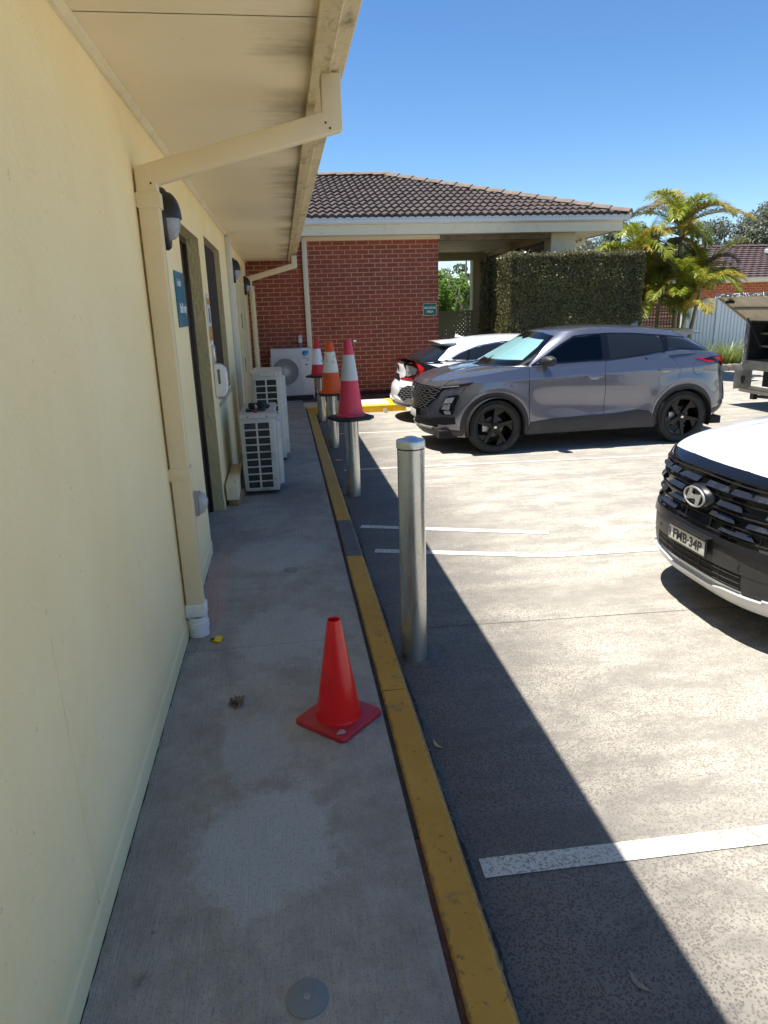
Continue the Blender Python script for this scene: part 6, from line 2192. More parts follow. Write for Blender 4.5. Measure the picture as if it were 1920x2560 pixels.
# ----------------------------------------------------------------- white SUV, nose only in view
def tuc_ymod(x, z):
    d = 0.0
    for wx in (1.38, -1.38):
        rr = np.hypot(x - wx, z - 0.36)
        d = d + 0.02 * np.exp(-((rr - 0.47) / 0.09) ** 2)
    return d
TUC = dict(
    wb=2.755, uf=2.05, zu=0.2, n=300, nv=60, exp=(6.0, 3.0, 7.0, 2.6),
    zt=[(2.3, 0.905), (2.1, 0.935), (1.8, 0.98), (1.4, 1.03), (1.1, 1.06), (0.5, 1.09), (-0.5, 1.12), (-1.5, 1.16), (-2.2, 1.16)],
    zb=[(2.3, 0.21), (1.5, 0.22), (0, 0.24), (-1.5, 0.28), (-2.3, 0.34)],
    W=[(0.15, 0.87), (0.3, 0.915), (0.6, 0.93), (0.9, 0.92), (1.05, 0.90), (1.16, 0.87)],
    xf=[(0.15, 2.12), (0.22, 2.22), (0.30, 2.275), (0.42, 2.29), (0.55, 2.285), (0.62, 2.262), (0.75, 2.255), (0.86, 2.235), (0.92, 2.20), (1.0, 2.12)],
    xr=[(0.2, 2.1), (0.4, 2.25), (0.7, 2.27), (1.0, 2.22), (1.16, 2.16)],
    crown=[(2.3, 0.0), (2.12, 0.03), (1.8, 0.07), (1.4, 0.085), (1.0, 0.07), (0, 0.0), (-2.2, 0.01)], crown_p=2.2,
    hoodmod=lambda X, Y: 0.020 * np.exp(-((np.abs(Y) - 0.50 + 0.10 * (2.2 - X)) / 0.05) ** 2) * np.clip((2.12 - X) / 0.5, 0, 1) * np.clip((X - 0.9) / 0.2, 0, 1),
    ymod=tuc_ymod,
    gh=dict(xc=-0.2, exp=(5.0, 2.6, 6, 3.2),
            af=[(0, 1.45), (0.5, 1.05), (1, 0.70)], ar=[(0, 1.98), (0.5, 1.9), (1, 1.75)],
            W=[(0, 0.86), (0.4, 0.79), (0.8, 0.70), (1, 0.64)],
            zb=[(1.3, 1.03), (0, 1.08), (-2.2, 1.13)],
            zr=[(0.5, 1.56), (0, 1.61), (-0.8, 1.61), (-1.5, 1.57), (-2.0, 1.52)],
            crown=[(0.5, 0.03), (0, 0.04), (-1.6, 0.03)]))
tuc = thing('white_suv', 'white SUV whose black grille and nose come in at the right edge', 'car', (4.62, 3.57, 0), R(180), 'parked cars')
tw = [smoothpoly([(0.85, 1.12), (0.3, 1.48), (-0.1, 1.53), (-0.1, 1.13)], 1), smoothpoly([(-0.2, 1.14), (-0.2, 1.53), (-1.0, 1.52), (-1.2, 1.2)], 1), [(-1.3, 1.2), (-1.1, 1.5), (-1.6, 1.46), (-1.9, 1.25)]]
car = common_car(TUC, tuc, P_white, (0.385, 0.365), tw, None, None, (0.355, 0.235, 0.25, 0.925))
D = car.decal
for sd in (1, -1):
    for wx in (1.378, -1.378):
        o_ = arc(wx, 0.365, 0.455, -18, 196)
        i_ = arc(wx, 0.365, 0.385, -12, 192)
        part('wheel_arch', D(o_ + i_[::-1], 'y', sd, 0.010, 0.03, 0.04), M['cladding'], tuc)
    part('sill', D([(0.95, 0.24), (0.93, 0.42), (-0.93, 0.42), (-0.95, 0.24)], 'y', sd, 0.012, 0.02), M['cladding'], tuc)
    mirror_part(car, tuc, 0.75, 1.17, 0.90, sd, P_white)
    # corner lamp block carried round from the grille
    part('headlamp', D([(2.16, 0.90), (1.93, 0.90), (1.82, 0.80), (1.86, 0.66), (2.0, 0.58), (2.20, 0.57)], 'y', sd, 0.006, 0.01), M['gloss_black'], tuc)
    for (z, x0, x1) in ((0.83, 2.12, 1.93), (0.755, 2.14, 1.90), (0.68, 2.15, 1.93), (0.61, 2.16, 1.98)):
        part('day_lamp', D([(x0, z + 0.016), (x1, z + 0.022), (x1 - 0.02, z), (x0, z - 0.012)], 'y', sd, 0.012, 0.008), M['clear_lens'], tuc)
        part('day_lamp_edge', D([(x0, z - 0.012), (x1, z + 0.001), (x1, z - 0.006), (x0, z - 0.020)], 'y', sd, 0.015, 0.008), M['lamp_silver'], tuc)
M['satin_black'] = simple('satin_black_plastic', (0.014, 0.014, 0.016), 0.32, var=0.1)
M['dark_chrome'] = simple('dark_gloss_louvre', (0.022, 0.024, 0.030), 0.22, metal=0.3, var=0.08, dirt=(0.2, 0.19, 0.17), dirt_amt=0.2, dscale=12)
M['bumper_grey'] = simple('dark_grey_bumper', (0.035, 0.035, 0.035), 0.5, var=0.1, scale=4, dirt=(0.14, 0.13, 0.12), dirt_amt=0.3)
M['skid'] = simple('pale_silver_skid', (0.52, 0.53, 0.54), 0.32, metal=0.35, var=0.05)
gr = part('grille', D([(-0.76, 0.60), (-0.60, 0.565), (0.60, 0.565), (0.76, 0.60), (0.80, 0.74), (0.76, 0.86), (0.60, 0.885), (0.0, 0.895), (-0.60, 0.885), (-0.76, 0.86), (-0.80, 0.74)], 'x', 1, 0.003, 0.008, 0.05), M['gloss_black'], tuc)
# bonnet protector: glossy dark strip along the leading edge
part('bonnet_protector', D([(-0.74, 0.862), (-0.55, 0.882), (-0.25, 0.889), (0.0, 0.890), (0.25, 0.889), (0.55, 0.882), (0.74, 0.862), (0.72, 0.905), (0.55, 0.925), (0.25, 0.932), (0, 0.934), (-0.25, 0.932), (-0.55, 0.925), (-0.72, 0.905)], 'x', 1, 0.016, 0.012), M['gloss_black'], tuc)
part('grille_top_trim', car.strip([(-0.74, 0.852), (-0.5, 0.87), (0, 0.877), (0.5, 0.87), (0.74, 0.852)], 'x', 0.008, 1, 0.020, 0.02), M['dark_chrome'], tuc)
# louvres: faceted blades in staggered rows, thin rails between
def louvre(y0, y1, z0, z1, point=1, lift=0.03):
    """blade seen from the front; pointed at its outer end"""
    zc_ = (z0 + z1) / 2
    pt_ = 0.05 * point
    g = G()
    poly_top = [(y0, z1), (y1, z1), (y1 + pt_, zc_ - 0.004), (y0 - 0.0, zc_ - 0.004)]
    poly_bot = [(y0, zc_ - 0.004), (y1 + pt_, zc_ - 0.004), (y1, z0), (y0, z0)]
    b = {}
    def P_(y, z, o):
        h, n_ = car.cast(y, z, 'x', 1)
        return h + Vector((o, 0, 0))
    n = 5
    vs, fs = [], []
    for i in range(n + 1):
        t = i / n
        ya = y0 + (y1 - y0) * t
        ym = y0 + (y1 + pt_ - y0) * t
        vs += [P_(ya, z1, lift * 0.25), P_(ym, zc_ - 0.006, lift), P_(ya, z0, lift * 0.45), P_(ya, z0, -0.01), P_(ya, z1, -0.01)]
    for i in range(n):
        for k in range(4):
            fs.append((5 * i + k, 5 * i + k + 1, 5 * i + 5 + k + 1, 5 * i + 5 + k))
    fs.append((0, 4, 3, 2, 1))
    fs.append((5 * n, 5 * n + 1, 5 * n + 2, 5 * n + 3, 5 * n + 4))
    g.add(vs, fs)
    return obj('grille_louvre', g, M['dark_chrome'], gr, world=False)
rows = [(0.815, 0.855, [(0.04, 0.20), (0.40, 0.56), (-0.12, 0.02) if False else (0.26, 0.36)]),
        (0.735, 0.775, [(0.17, 0.32), (0.50, 0.66)]),
        (0.665, 0.700, [(0.12, 0.28), (0.40, 0.58)]),
        (0.605, 0.635, [(0.22, 0.42), (0.56, 0.66)])]
for (z0, z1, spans) in rows:
    for (a, b) in spans:
        louvre(a, b, z0, z1, 1)
        louvre(-a, -b, z0, z1, -1)
for z in (0.79, 0.72, 0.652, 0.592):
    g = G()
    car.ptube([(-0.72, z), (-0.4, z), (0, z), (0.4, z), (0.72, z)], 'x', 0.006, 1, 0.008, g, 6, 4)
    part('grille_rail', g, M['satin_black'], gr)
for y in (-0.48, -0.30, -0.12, 0.12, 0.30, 0.48):
    g = G()
    car.ptube([(y, 0.58), (y, 0.66)], 'x', 0.004, 1, 0.008, g, 5, 2)
    part('grille_rib', g, M['satin_black'], gr)
# emblem
h, nn = car.cast(0, 0.748, 'x', 1)
ex = h.x + 0.050
pod = G()
pod.lathe([(0.125, -0.045), (0.115, -0.01), (0.104, 0.0), (0.0001, 0.001)], 40, (ex - 0.006, 0, 0.748), 'x', sy=0.60)
em = part('emblem_pod', pod, M['satin_black'], tuc)
g = G()
n = 56
vs, fs = [], []
for i in range(n):
    a = 2 * math.pi * i / n
    for (ry, rz, dx_) in ((0.104, 0.0600, 0.0), (0.102, 0.0585, 0.009), (0.094, 0.0515, 0.009), (0.092, 0.0500, 0.0)):
        vs.append((ex + dx_, ry * math.cos(a), 0.748 + rz * math.sin(a)))
for i in range(n):
    j = (i + 1) % n
    for k in range(3):
        fs.append((4 * i + k, 4 * i + k + 1, 4 * j + k + 1, 4 * j + k))
g.add(vs, fs)
M['emblem'] = simple('matt_silver_emblem', (0.58, 0.58, 0.57), 0.35, metal=0.6, var=0.03)
part('emblem_ring', g, M['emblem'], em)
# slanted H: two leaning legs and a swept bar (drawn in y-z, viewer's left is +y)
def bez(p0, p1, p2, n=8):
    return [((1 - t)**2 * p0[0] + 2 * t * (1 - t) * p1[0] + t * t * p2[0], (1 - t)**2 * p0[1] + 2 * t * (1 - t) * p1[1] + t * t * p2[1]) for t in [i / n for i in range(n + 1)]]
upper = [(-0.040, 0.049), (-0.014, 0.052)] + bez((-0.014, 0.052), (-0.031, 0.010), (-0.012, 0.0095)) + bez((-0.012, 0.0095), (0.040, 0.018), (0.078, 0.033))
lower = [(p[0] * -1, p[1] * -1) for p in upper]
Hp = upper + lower
ss = [(p[0], p[1]) for p in Hp]      # +y is the viewer's right
area = sum(ss[i][0] * ss[(i + 1) % len(ss)][1] - ss[(i + 1) % len(ss)][0] * ss[i][1] for i in range(len(ss)))
clean = []
for p in ss:
    if not clean or math.hypot(p[0] - clean[-1][0], p[1] - clean[-1][1]) > 1e-4:
        clean.append(p)
tess = tessellate_polygon([[Vector((p[0], p[1], 0)) for p in clean]])
g = G()
nc = len(clean)
g.add([(ex + 0.0085, p[0] * 1.0, 0.748 + p[1]) for p in clean] + [(ex + 0.001, p[0], 0.748 + p[1]) for p in clean], [tuple(t) for t in tess] + [(i, (i + 1) % nc, nc + (i + 1) % nc, nc + i) for i in range(nc)])
part('emblem_letter', g, M['emblem'], em).data.set_sharp_from_angle(angle=R(30))
# bumper: gloss lip, grey band with plate, lower intake, pale skid
part('bumper_ledge', D([(-0.80, 0.545), (-0.6, 0.515), (-0.3, 0.535), (0.3, 0.535), (0.6, 0.515), (0.80, 0.545), (0.80, 0.60), (0.6, 0.568), (-0.6, 0.568), (-0.80, 0.60)], 'x', 1, 0.020, 0.02), M['satin_black'], tuc)
part('bumper_band', D([(-0.82, 0.45), (-0.60, 0.415), (0.60, 0.415), (0.82, 0.45), (0.80, 0.545), (0.6, 0.513), (0.3, 0.533), (-0.3, 0.533), (-0.6, 0.513), (-0.80, 0.545)], 'x', 1, 0.008, 0.01), M['bumper_grey'], tuc)
part('bumper_panel', D([(0.42, 0.418), (0.56, 0.418), (0.58, 0.30), (0.42, 0.30)], 'x', 1, 0.006, 0.01), M['bumper_grey'], tuc)
part('bumper_panel', D([(-0.42, 0.418), (-0.56, 0.418), (-0.58, 0.30), (-0.42, 0.30)], 'x', 1, 0.006, 0.01), M['bumper_grey'], tuc)
it = part('lower_intake', D([(-0.66, 0.42), (0.66, 0.42), (0.68, 0.315), (-0.68, 0.315)], 'x', 1, 0.002, 0.01), M['gap'], tuc)
for y in (-0.27, -0.09, 0.09, 0.27):
    g = G()
    car.ptube([(y, 0.41), (y - 0.01, 0.32)], 'x', 0.0028, 1, 0.005, g, 5, 2)
    part('intake_rib', g, M['bumper_grey'], it)
for z in (0.395, 0.36, 0.33):
    g = G()
    car.ptube([(-0.41, z), (0, z), (0.41, z)], 'x', 0.0032, 1, 0.004, g, 5, 4)
    part('intake_slat', g, M['bumper_grey'], it)
    g = G()
    for s_ in (-1, 1):
        g = G()
        car.ptube([(s_ * 0.59, z), (s_ * 0.67, z + 0.01)], 'x', 0.005, 1, 0.006, g, 5, 3)
        part('intake_slat', g, M['satin_black'], it)
for sd in (1, -1):
    part('corner_vent', D([(2.10, 0.43), (1.92, 0.45), (1.90, 0.33), (2.12, 0.32)], 'y', sd, 0.004, 0.01), M['gap'], tuc)
    part('bumper_corner', D([(2.22, 0.60), (1.85, 0.58), (1.80, 0.47), (2.22, 0.45)], 'y', sd, 0.007, 0.01), M['bumper_grey'], tuc)
    part('skid_corner', D([(2.20, 0.315), (1.90, 0.33), (1.80, 0.30), (1.82, 0.235), (2.15, 0.225)], 'y', sd, 0.022, 0.02), M['skid'], tuc)
part('skid_plate', D([(-0.72, 0.33), (-0.55, 0.305), (-0.30, 0.30), (-0.22, 0.285), (0.22, 0.285), (0.30, 0.30), (0.55, 0.305), (0.72, 0.33), (0.66, 0.225), (-0.66, 0.225)], 'x', 1, 0.024, 0.03), M['skid'], tuc)
for (y, z) in ((0.40, 0.465), (-0.38, 0.465)):
    h, nn = car.cast(y, z, 'x', 1)
    part('parking_sensor', G().lathe([(0.012, 0.0), (0.010, 0.013), (0.0001, 0.0135)], 16, (h.x, y, z), 'x'), M['satin_black'], tuc)
h, nn = car.cast(0.0, 0.48, 'x', 1)
plate(tuc, car, h.x + 0.035, 0.0, 0.487, 0.372, 0.086, 'FMB\u00b734P', 1, M['plate_white'], M['plate_black'])
ln = text_mesh('NSW', 0.024, M['plate_black'], 'lettering', None, 0.0006, frame((h.x + 0.0425, -0.172, 0.487), (0, 0, 1), (0, -1, 0)), bold=0.0008)
ln.parent = [c for c in tuc.children if c.name.startswith('number_plate')][0]
part('plate_shelf', G().box(h.x - 0.01, h.x + 0.055, -0.21, 0.21, 0.545, 0.555), M['satin_black'], tuc)
part('bonnet_seam', car.strip([(1.0, 0.82), (1.5, 0.80), (1.85, 0.74), (2.05, 0.66)], 'z', 0.006, 1, 0.001, 0.001), M['gap'], tuc)
part('windscreen', D([(-0.75, 1.14), (0.75, 1.14), (0.58, 1.52), (-0.58, 1.52)], 'x', 1, 0.004, 0.003), M['dark_glass'], tuc)

# ================================================================= HEDGES, PALMS, TREES
def leaf_mat(name, c1, c2, rough=0.45, trans=0.25, vscale=2.0):
    t = NT(name, True)
    r = t.n('ShaderNodeNewGeometry').outputs['Random Per Island']
    c = t.mix(t.ramp(r, [(0.15, 0.0), (0.85, 1.0)]), c1, c2)
    c = t.mix(t.math('MULTIPLY', t.noise(vscale, 3), 0.5), c, c1)
    t.base(c)
    t.rough(rough)
    # thin leaves pass some light
    tr = t.n('ShaderNodeBsdfTranslucent')
    mx = t.n('ShaderNodeMixShader')
    mx.inputs[0].default_value = trans
    t.l(c, tr.inputs['Color'])
    t.l(t.p.outputs[0], mx.inputs[1])
    t.l(tr.outputs[0], mx.inputs[2])
    out = [n for n in t.t.nodes if n.type == 'OUTPUT_MATERIAL'][0]
    t.l(mx.outputs[0], out.inputs['Surface'])
    return t.m
def leaves(P_, N_, size, aspect=0.5, tilt=0.8):
    """two-triangle folded leaves as numpy arrays; P positions, N rough facing"""
    n = len(P_)
    d = rng.normal(size=(n, 3))
    nn = N_ + d * tilt
    nn /= np.linalg.norm(nn, axis=1)[:, None]
    a = rng.normal(size=(n, 3))
    u = np.cross(nn, a)
    u /= np.linalg.norm(u, axis=1)[:, None]
    w = np.cross(nn, u)
    s_ = (size * rng.uniform(0.6, 1.3, n))[:, None]
    p0 = P_ - u * s_
    p1 = P_ + w * s_ * aspect + nn * s_ * 0.15
    p2 = P_ + u * s_
    p3 = P_ - w * s_ * aspect + nn * s_ * 0.15
    V = np.stack([p0, p1, p2, p3], 1).reshape(-1, 3)
    F = np.arange(n * 4).reshape(n, 4)
    return V, F
def np_obj(name, V, F, mat, parent=None):
    me = bpy.data.meshes.new(name)
    me.vertices.add(len(V))
    me.vertices.foreach_set('co', np.asarray(V, np.float32).ravel())
    k = F.shape[1]
    me.loops.add(F.size)
    me.loops.foreach_set('vertex_index', F.astype(np.int32).ravel())
    me.polygons.add(len(F))
    me.polygons.foreach_set('loop_start', np.arange(0, F.size, k, dtype=np.int32))
    me.polygons.foreach_set('loop_total', np.full(len(F), k, np.int32))
    me.update(calc_edges=True)
    me.validate()
    me.materials.append(mat)
    o = bpy.data.objects.new(name, me)
    COL.objects.link(o)
    if parent is not None:
        o.parent = parent
        o.matrix_parent_inverse = Matrix.Translation(-Vector(parent.location))
    return o
M['hedge_leaf'] = leaf_mat('hedge_leaf', (0.065, 0.062, 0.022), (0.215, 0.200, 0.072), 0.5, 0.3, 1.5)
M['hedge_tip'] = leaf_mat('hedge_tip_leaf', (0.10, 0.085, 0.04), (0.16, 0.15, 0.06), 0.35, 0.25)
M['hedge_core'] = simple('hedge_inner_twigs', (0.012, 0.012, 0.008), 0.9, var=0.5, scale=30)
def hedge(x0, x1, y0, y1, h, label, dens, name='hedge'):
    t = thing(name, label, 'hedge', ((x0 + x1) / 2, (y0 + y1) / 2, 0))
    pts, nrm = [], []
    def face(area, f, n_):
        k = int(area * dens)
        a, b = rng.random(k), rng.random(k)
        p = f(a, b)
        pts.append(p)
        nrm.append(np.repeat(np.array([n_], float), k, 0))
    W_, D_ = x1 - x0, y1 - y0
    face(W_ * h, lambda a, b: np.stack([x0 + W_ * a, np.full_like(a, y0), h * b], 1), (0, -1, 0.2))
    face(D_ * h, lambda a, b: np.stack([np.full_like(a, x0), y0 + D_ * a, h * b], 1), (-1, 0, 0.2))
    face(D_ * h, lambda a, b: np.stack([np.full_like(a, x1), y0 + D_ * a, h * b], 1), (1, 0, 0.2))
    face(W_ * D_, lambda a, b: np.stack([x0 + W_ * a, y0 + D_ * b, np.full_like(a, h)], 1), (0, 0, 1))
    face(W_ * h * 0.4, lambda a, b: np.stack([x0 + W_ * a, np.full_like(a, y1), h * b], 1), (0, 1, 0.2))
    P_ = np.concatenate(pts)
    N_ = np.concatenate(nrm)
    wav = 0.02 * np.sin(P_[:, 0] * 5.1 + P_[:, 2] * 3.7) + 0.018 * np.sin(P_[:, 2] * 7.3 - P_[:, 1] * 6.0) + 0.012 * np.sin(P_[:, 0] * 13)
    P_ = P_ + N_ * (wav + rng.normal(0, 0.022, len(P_)) - 0.02)[:, None]
    # rounded top edges
    ex_ = np.maximum(0, P_[:, 2] - (h - 0.12)) / 0.12
    cx_, cy_ = (x0 + x1) / 2, (y0 + y1) / 2
    P_[:, 0] = cx_ + (P_[:, 0] - cx_) * (1 - 0.015 * ex_ ** 2)
    P_[:, 2] = np.maximum(P_[:, 2], 0.03)
    V, F = leaves(P_, N_, 0.017, 0.55, 0.7)
    np_obj('foliage', V, F, M['hedge_leaf'], t)
    sel = (P_[:, 2] > h - 0.06) & (rng.random(len(P_)) < 0.35)
    q = P_[sel] + np.array([0, 0, 0.03]) + rng.normal(0, 0.02, (sel.sum(), 3))
    V, F = leaves(q, np.repeat(np.array([[0, -0.3, 1.0]]), len(q), 0), 0.024, 0.5, 0.9)
    np_obj('young_shoots', V, F, M['hedge_tip'], t)
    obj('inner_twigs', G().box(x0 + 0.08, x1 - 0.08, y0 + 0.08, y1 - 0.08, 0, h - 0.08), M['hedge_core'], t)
hedge(4.26, 6.90, 13.0, 14.15, 2.72, 'tall dense clipped hedge standing between the cars and the porch', 11000)
hedge(4.20, 4.52, 14.35, 14.9, 2.72, 'narrow strip of dark hedge in the porch shade behind the tall hedge', 4000)

def frond(base, az, el, L, droop, g, nl=34, ll=0.42, twist=0.0, mats=None, curl=0.0):
    """pinnate palm frond: rachis arching over, V-set drooping leaflets"""
    pts = []
    p = Vector(base)
    e = el
    n = nl
    d = Vector((math.cos(az) * math.cos(e), math.sin(az) * math.cos(e), math.sin(e)))
    for i in range(n + 1):
        pts.append(p.copy())
        p = p + d * (L / n)
        e -= droop / n * (0.45 + 1.3 * i / n)
        az2 = az + curl * i / n
        d = Vector((math.cos(az2) * math.cos(e), math.sin(az2) * math.cos(e), math.sin(e)))
    rg, lg = g
    rg.tube(pts, [0.014 * (1 - 0.85 * i / n) + 0.002 for i in range(n + 1)], 5, False)
    for i in range(4, n + 1):
        t = i / n
        q = pts[i]
        dd = (pts[i] - pts[i - 1]).normalized()
        sd = dd.cross(Vector((0, 0, 1)))
        if sd.length < 0.1:
            sd = Vector((-math.sin(az), math.cos(az), 0))
        sd.normalize()
        up = sd.cross(dd).normalized()
        l_ = ll * (math.sin(math.pi * (0.12 + 0.80 * t)) ** 0.7) * random.uniform(0.85, 1.1)
        for s_ in (1, -1):
            for rep in range(2):
                dr = (dd * (0.55 + 0.5 * t) + sd * s_ * 0.9 + up * random.uniform(0.0, 0.65)).normalized()
                w = 0.009 + 0.004 * random.random()
                q1 = q + dr * l_ * 0.5
                dr2 = (dr + Vector((0, 0, -0.45 - 0.4 * random.random()))).normalized()
                q2 = q1 + dr2 * l_ * 0.5
                wv = dr.cross(up).normalized() * w
                lg.add([q - wv * 0.5, q + wv * 0.5, q1 + wv, q1 - wv, q2], [(0, 1, 2, 3), (3, 2, 4)])
M['palm_green'] = leaf_mat('palm_leaflet_green', (0.17, 0.22, 0.02), (0.42, 0.44, 0.05), 0.35, 0.35, 0.9)
M['palm_yellow'] = leaf_mat('palm_leaflet_yellow', (0.30, 0.26, 0.03), (0.58, 0.45, 0.07), 0.42, 0.35, 0.9)
M['palm_dry'] = leaf_mat('palm_leaflet_dry', (0.20, 0.15, 0.08), (0.42, 0.34, 0.22), 0.6, 0.2, 0.9)
M['palm_stem'] = simple('palm_cane', (0.22, 0.20, 0.08), 0.5, var=0.3, scale=8, dirt=(0.16, 0.12, 0.07), dirt_amt=0.5)
M['palm_rachis'] = simple('palm_rachis', (0.36, 0.27, 0.06), 0.5, var=0.2, scale=5)
def palm(x, y, zc, nf, L, seed, label, lean=(0, 0), yel=0.3, el0=0.5):
    random.seed(seed)
    t = thing('palm_tree', label, 'palm', (x, y, 0), 0, 'golden cane palms beside the hedge')
    top = Vector((x + lean[0], y + lean[1], zc))
    g = G()
    n = 14
    g.tube([(x + lean[0] * (i / n) ** 1.5, y + lean[1] * (i / n) ** 1.5, zc * i / n) for i in range(n + 1)], [0.055 - 0.015 * i / n + (0.004 if i % 2 else 0) for i in range(n + 1)], 10)
    g.tube([top - Vector((0, 0, 0.02)), top + Vector((0, 0, 0.35)), top + Vector((0, 0, 0.6))], [0.05, 0.035, 0.01], 10)
    obj('trunk', g, M['palm_stem'], t, smooth=True)
    for k in range(nf):
        az = 2 * math.pi * k / nf + random.uniform(-0.35, 0.35) + seed
        el = random.uniform(el0, 1.35)
        rg, lg = G(), G()
        frond(top + Vector((0, 0, random.uniform(0.05, 0.5))), az, el, L * random.uniform(0.8, 1.1), random.uniform(1.0, 2.0), (rg, lg), 58, 0.44 * L / 1.6, curl=random.uniform(-0.3, 0.3))
        r_ = random.random()
        m = M['palm_yellow'] if r_ < yel else (M['palm_dry'] if r_ > 0.9 else M['palm_green'])
        fr_ = obj('frond', lg, m, t, fixn=False)
        obj('rachis', rg, M['palm_rachis'], fr_, smooth=True)
    return t
palm(9.85, 16.8, 3.15, 15, 1.5, 11, 'tallest palm, its crown standing clear against the sky', (-0.15, -0.2), 0.35, 0.3)
palm(8.75, 16.6, 2.35, 16, 1.6, 12, 'palm with yellowing fronds nearest the hedge top', (-0.2, 0), 0.55)
palm(9.45, 15.9, 1.50, 17, 1.45, 13, 'low bright green palm in front of the tallest palm', (0.0, -0.2), 0.15)
palm(9.95, 16.4, 1.95, 15, 1.2, 14, 'spreading palm on the right of the group above the metal fence', (0.25, 0), 0.3)
palm(8.85, 16.9, 1.50, 15, 1.6, 15, 'short dark palm low beside the hedge end', (0, 0), 0.25)
palm(9.6, 17.3, 2.15, 16, 1.45, 16, 'middle palm hidden behind the low bright one', (0.1, 0), 0.4)
palm(8.05, 16.9, 2.05, 13, 1.35, 17, 'yellow palm peeping over the hedge under the gutter end', (-0.1, 0), 0.7)

# broadleaf and gum trees beyond
M['gum_leaf'] = leaf_mat('grey_green_gum_leaf', (0.13, 0.15, 0.10), (0.25, 0.27, 0.20), 0.55, 0.35, 0.4)
M['gum_leaf2'] = leaf_mat('olive_gum_leaf', (0.09, 0.11, 0.055), (0.19, 0.21, 0.12), 0.55, 0.35, 0.4)
M['bark'] = simple('pale_gum_bark', (0.30, 0.27, 0.23), 0.85, var=0.3, scale=3, bump=0.01, bscale=10)
def tree(x, y, zb_, zt_, rad, nclump, nleaf, seed, label, mat, size=0.16, spread=1.0, group='trees behind the houses', name='gum_tree', cat='tree'):
    random.seed(seed)
    r_ = np.random.default_rng(seed)
    t = thing(name, label, cat, (x, y, 0), 0, group)
    g = G()
    zf = zb_ + (zt_ - zb_) * 0.35
    g.tube([(x, y, -0.1), (x + 0.1, y, zb_ * 0.5), (x - 0.1, y, zf), (x, y, zt_ - rad * 0.3)], [0.05 * zt_ * 0.5 + 0.05, 0.035 * zt_ * 0.5 + 0.04, 0.02 * zt_ * .6 + 0.03, 0.02], 8)
    Ps, Ns = [], []
    cz_ = (zb_ + zt_) / 2
    hz = (zt_ - zb_) / 2
    for k in range(nclump):
        while True:
            a = r_.uniform(-1, 1, 3)
            if 0.15 < np.linalg.norm(a) < 1:
                break
        a = a / np.linalg.norm(a) * (np.linalg.norm(a) ** 0.45)
        c = np.array([x + a[0] * rad * 0.82, y + a[1] * rad * 0.82, cz_ + a[2] * hz * 0.82])
        rc_ = rad * r_.uniform(0.13, 0.30)
        g.tube([(x, y, zf + 0.3 * (c[2] - zf) * random.random()), ((x + c[0]) / 2, (y + c[1]) / 2, (zf + c[2]) / 2 + 0.1 * rad), tuple(c)], [0.05 * rad * 0.35, 0.03 * rad * 0.35, 0.008], 5, False)
        m = int(nleaf * (rc_ / (rad * 0.2)) ** 2)
        d = r_.normal(size=(m, 3))
        d /= np.linalg.norm(d, axis=1)[:, None]
        p = c + d * (rc_ * r_.uniform(0.35, 1.0, m) ** 0.6)[:, None] * np.array([1.15, 1.15, 0.75])
        Ps.append(p)
        Ns.append(d + np.array([0, 0, 0.5]))
    P_, N_ = np.concatenate(Ps), np.concatenate(Ns)
    V, F = leaves(P_, N_, size, 0.45, 0.9)
    np_obj('crown', V, F, mat, t)
    obj('trunk', g, M['bark'], t, smooth=True)
    return t
tree(34.8, 46, 1.5, 8.9, 4.0, 120, 300, 21, 'big rounded grey-green tree at the right edge behind the tiled house', M['gum_leaf'], 0.13)
tree(29.2, 47, 1.5, 7.6, 2.6, 46, 100, 22, 'thin airy gum with bare twigs between the palm and the big round tree', M['gum_leaf'], 0.12)
tree(24.6, 50, 1.0, 8.6, 2.6, 40, 100, 23, 'dark topped gum showing just left of the tallest palm', M['gum_leaf2'], 0.13)
tree(21.0, 48, 1.0, 6.9, 2.3, 42, 110, 24, 'bushy grey gum right of the gutter end', M['gum_leaf'], 0.12)
tree(19.0, 46, 0.8, 6.6, 2.4, 42, 110, 25, 'low grey gum under the gutter downpipe', M['gum_leaf'], 0.12)
tree(32.0, 52, 1.0, 6.0, 3.2, 40, 110, 26, 'low far gum above the tiled house roof', M['gum_leaf2'], 0.14)
tree(11.6, 44, 0.8, 6.3, 1.6, 26, 90, 27, 'dark feathery gum framed on the right of the porch opening', M['gum_leaf2'], 0.12)
tree(9.6, 46, 0.5, 4.9, 1.9, 24, 70, 28, 'sparse tall gum framed in the porch opening', M['gum_leaf'], 0.12)
for i, (x, y, h_, r_) in enumerate(((42, 60, 6, 4), (14, 62, 4.2, 4), (23, 64, 4.4, 4), (34, 66, 5.2, 4.5), (5, 60, 4.5, 4))):
    tree(x, y, 0.2, h_, r_, 34, 110, 40 + i, 'low distant treetop in the faint line beyond the gums', M['gum_leaf2'], 0.2, group='far treetops', name='far_tree')
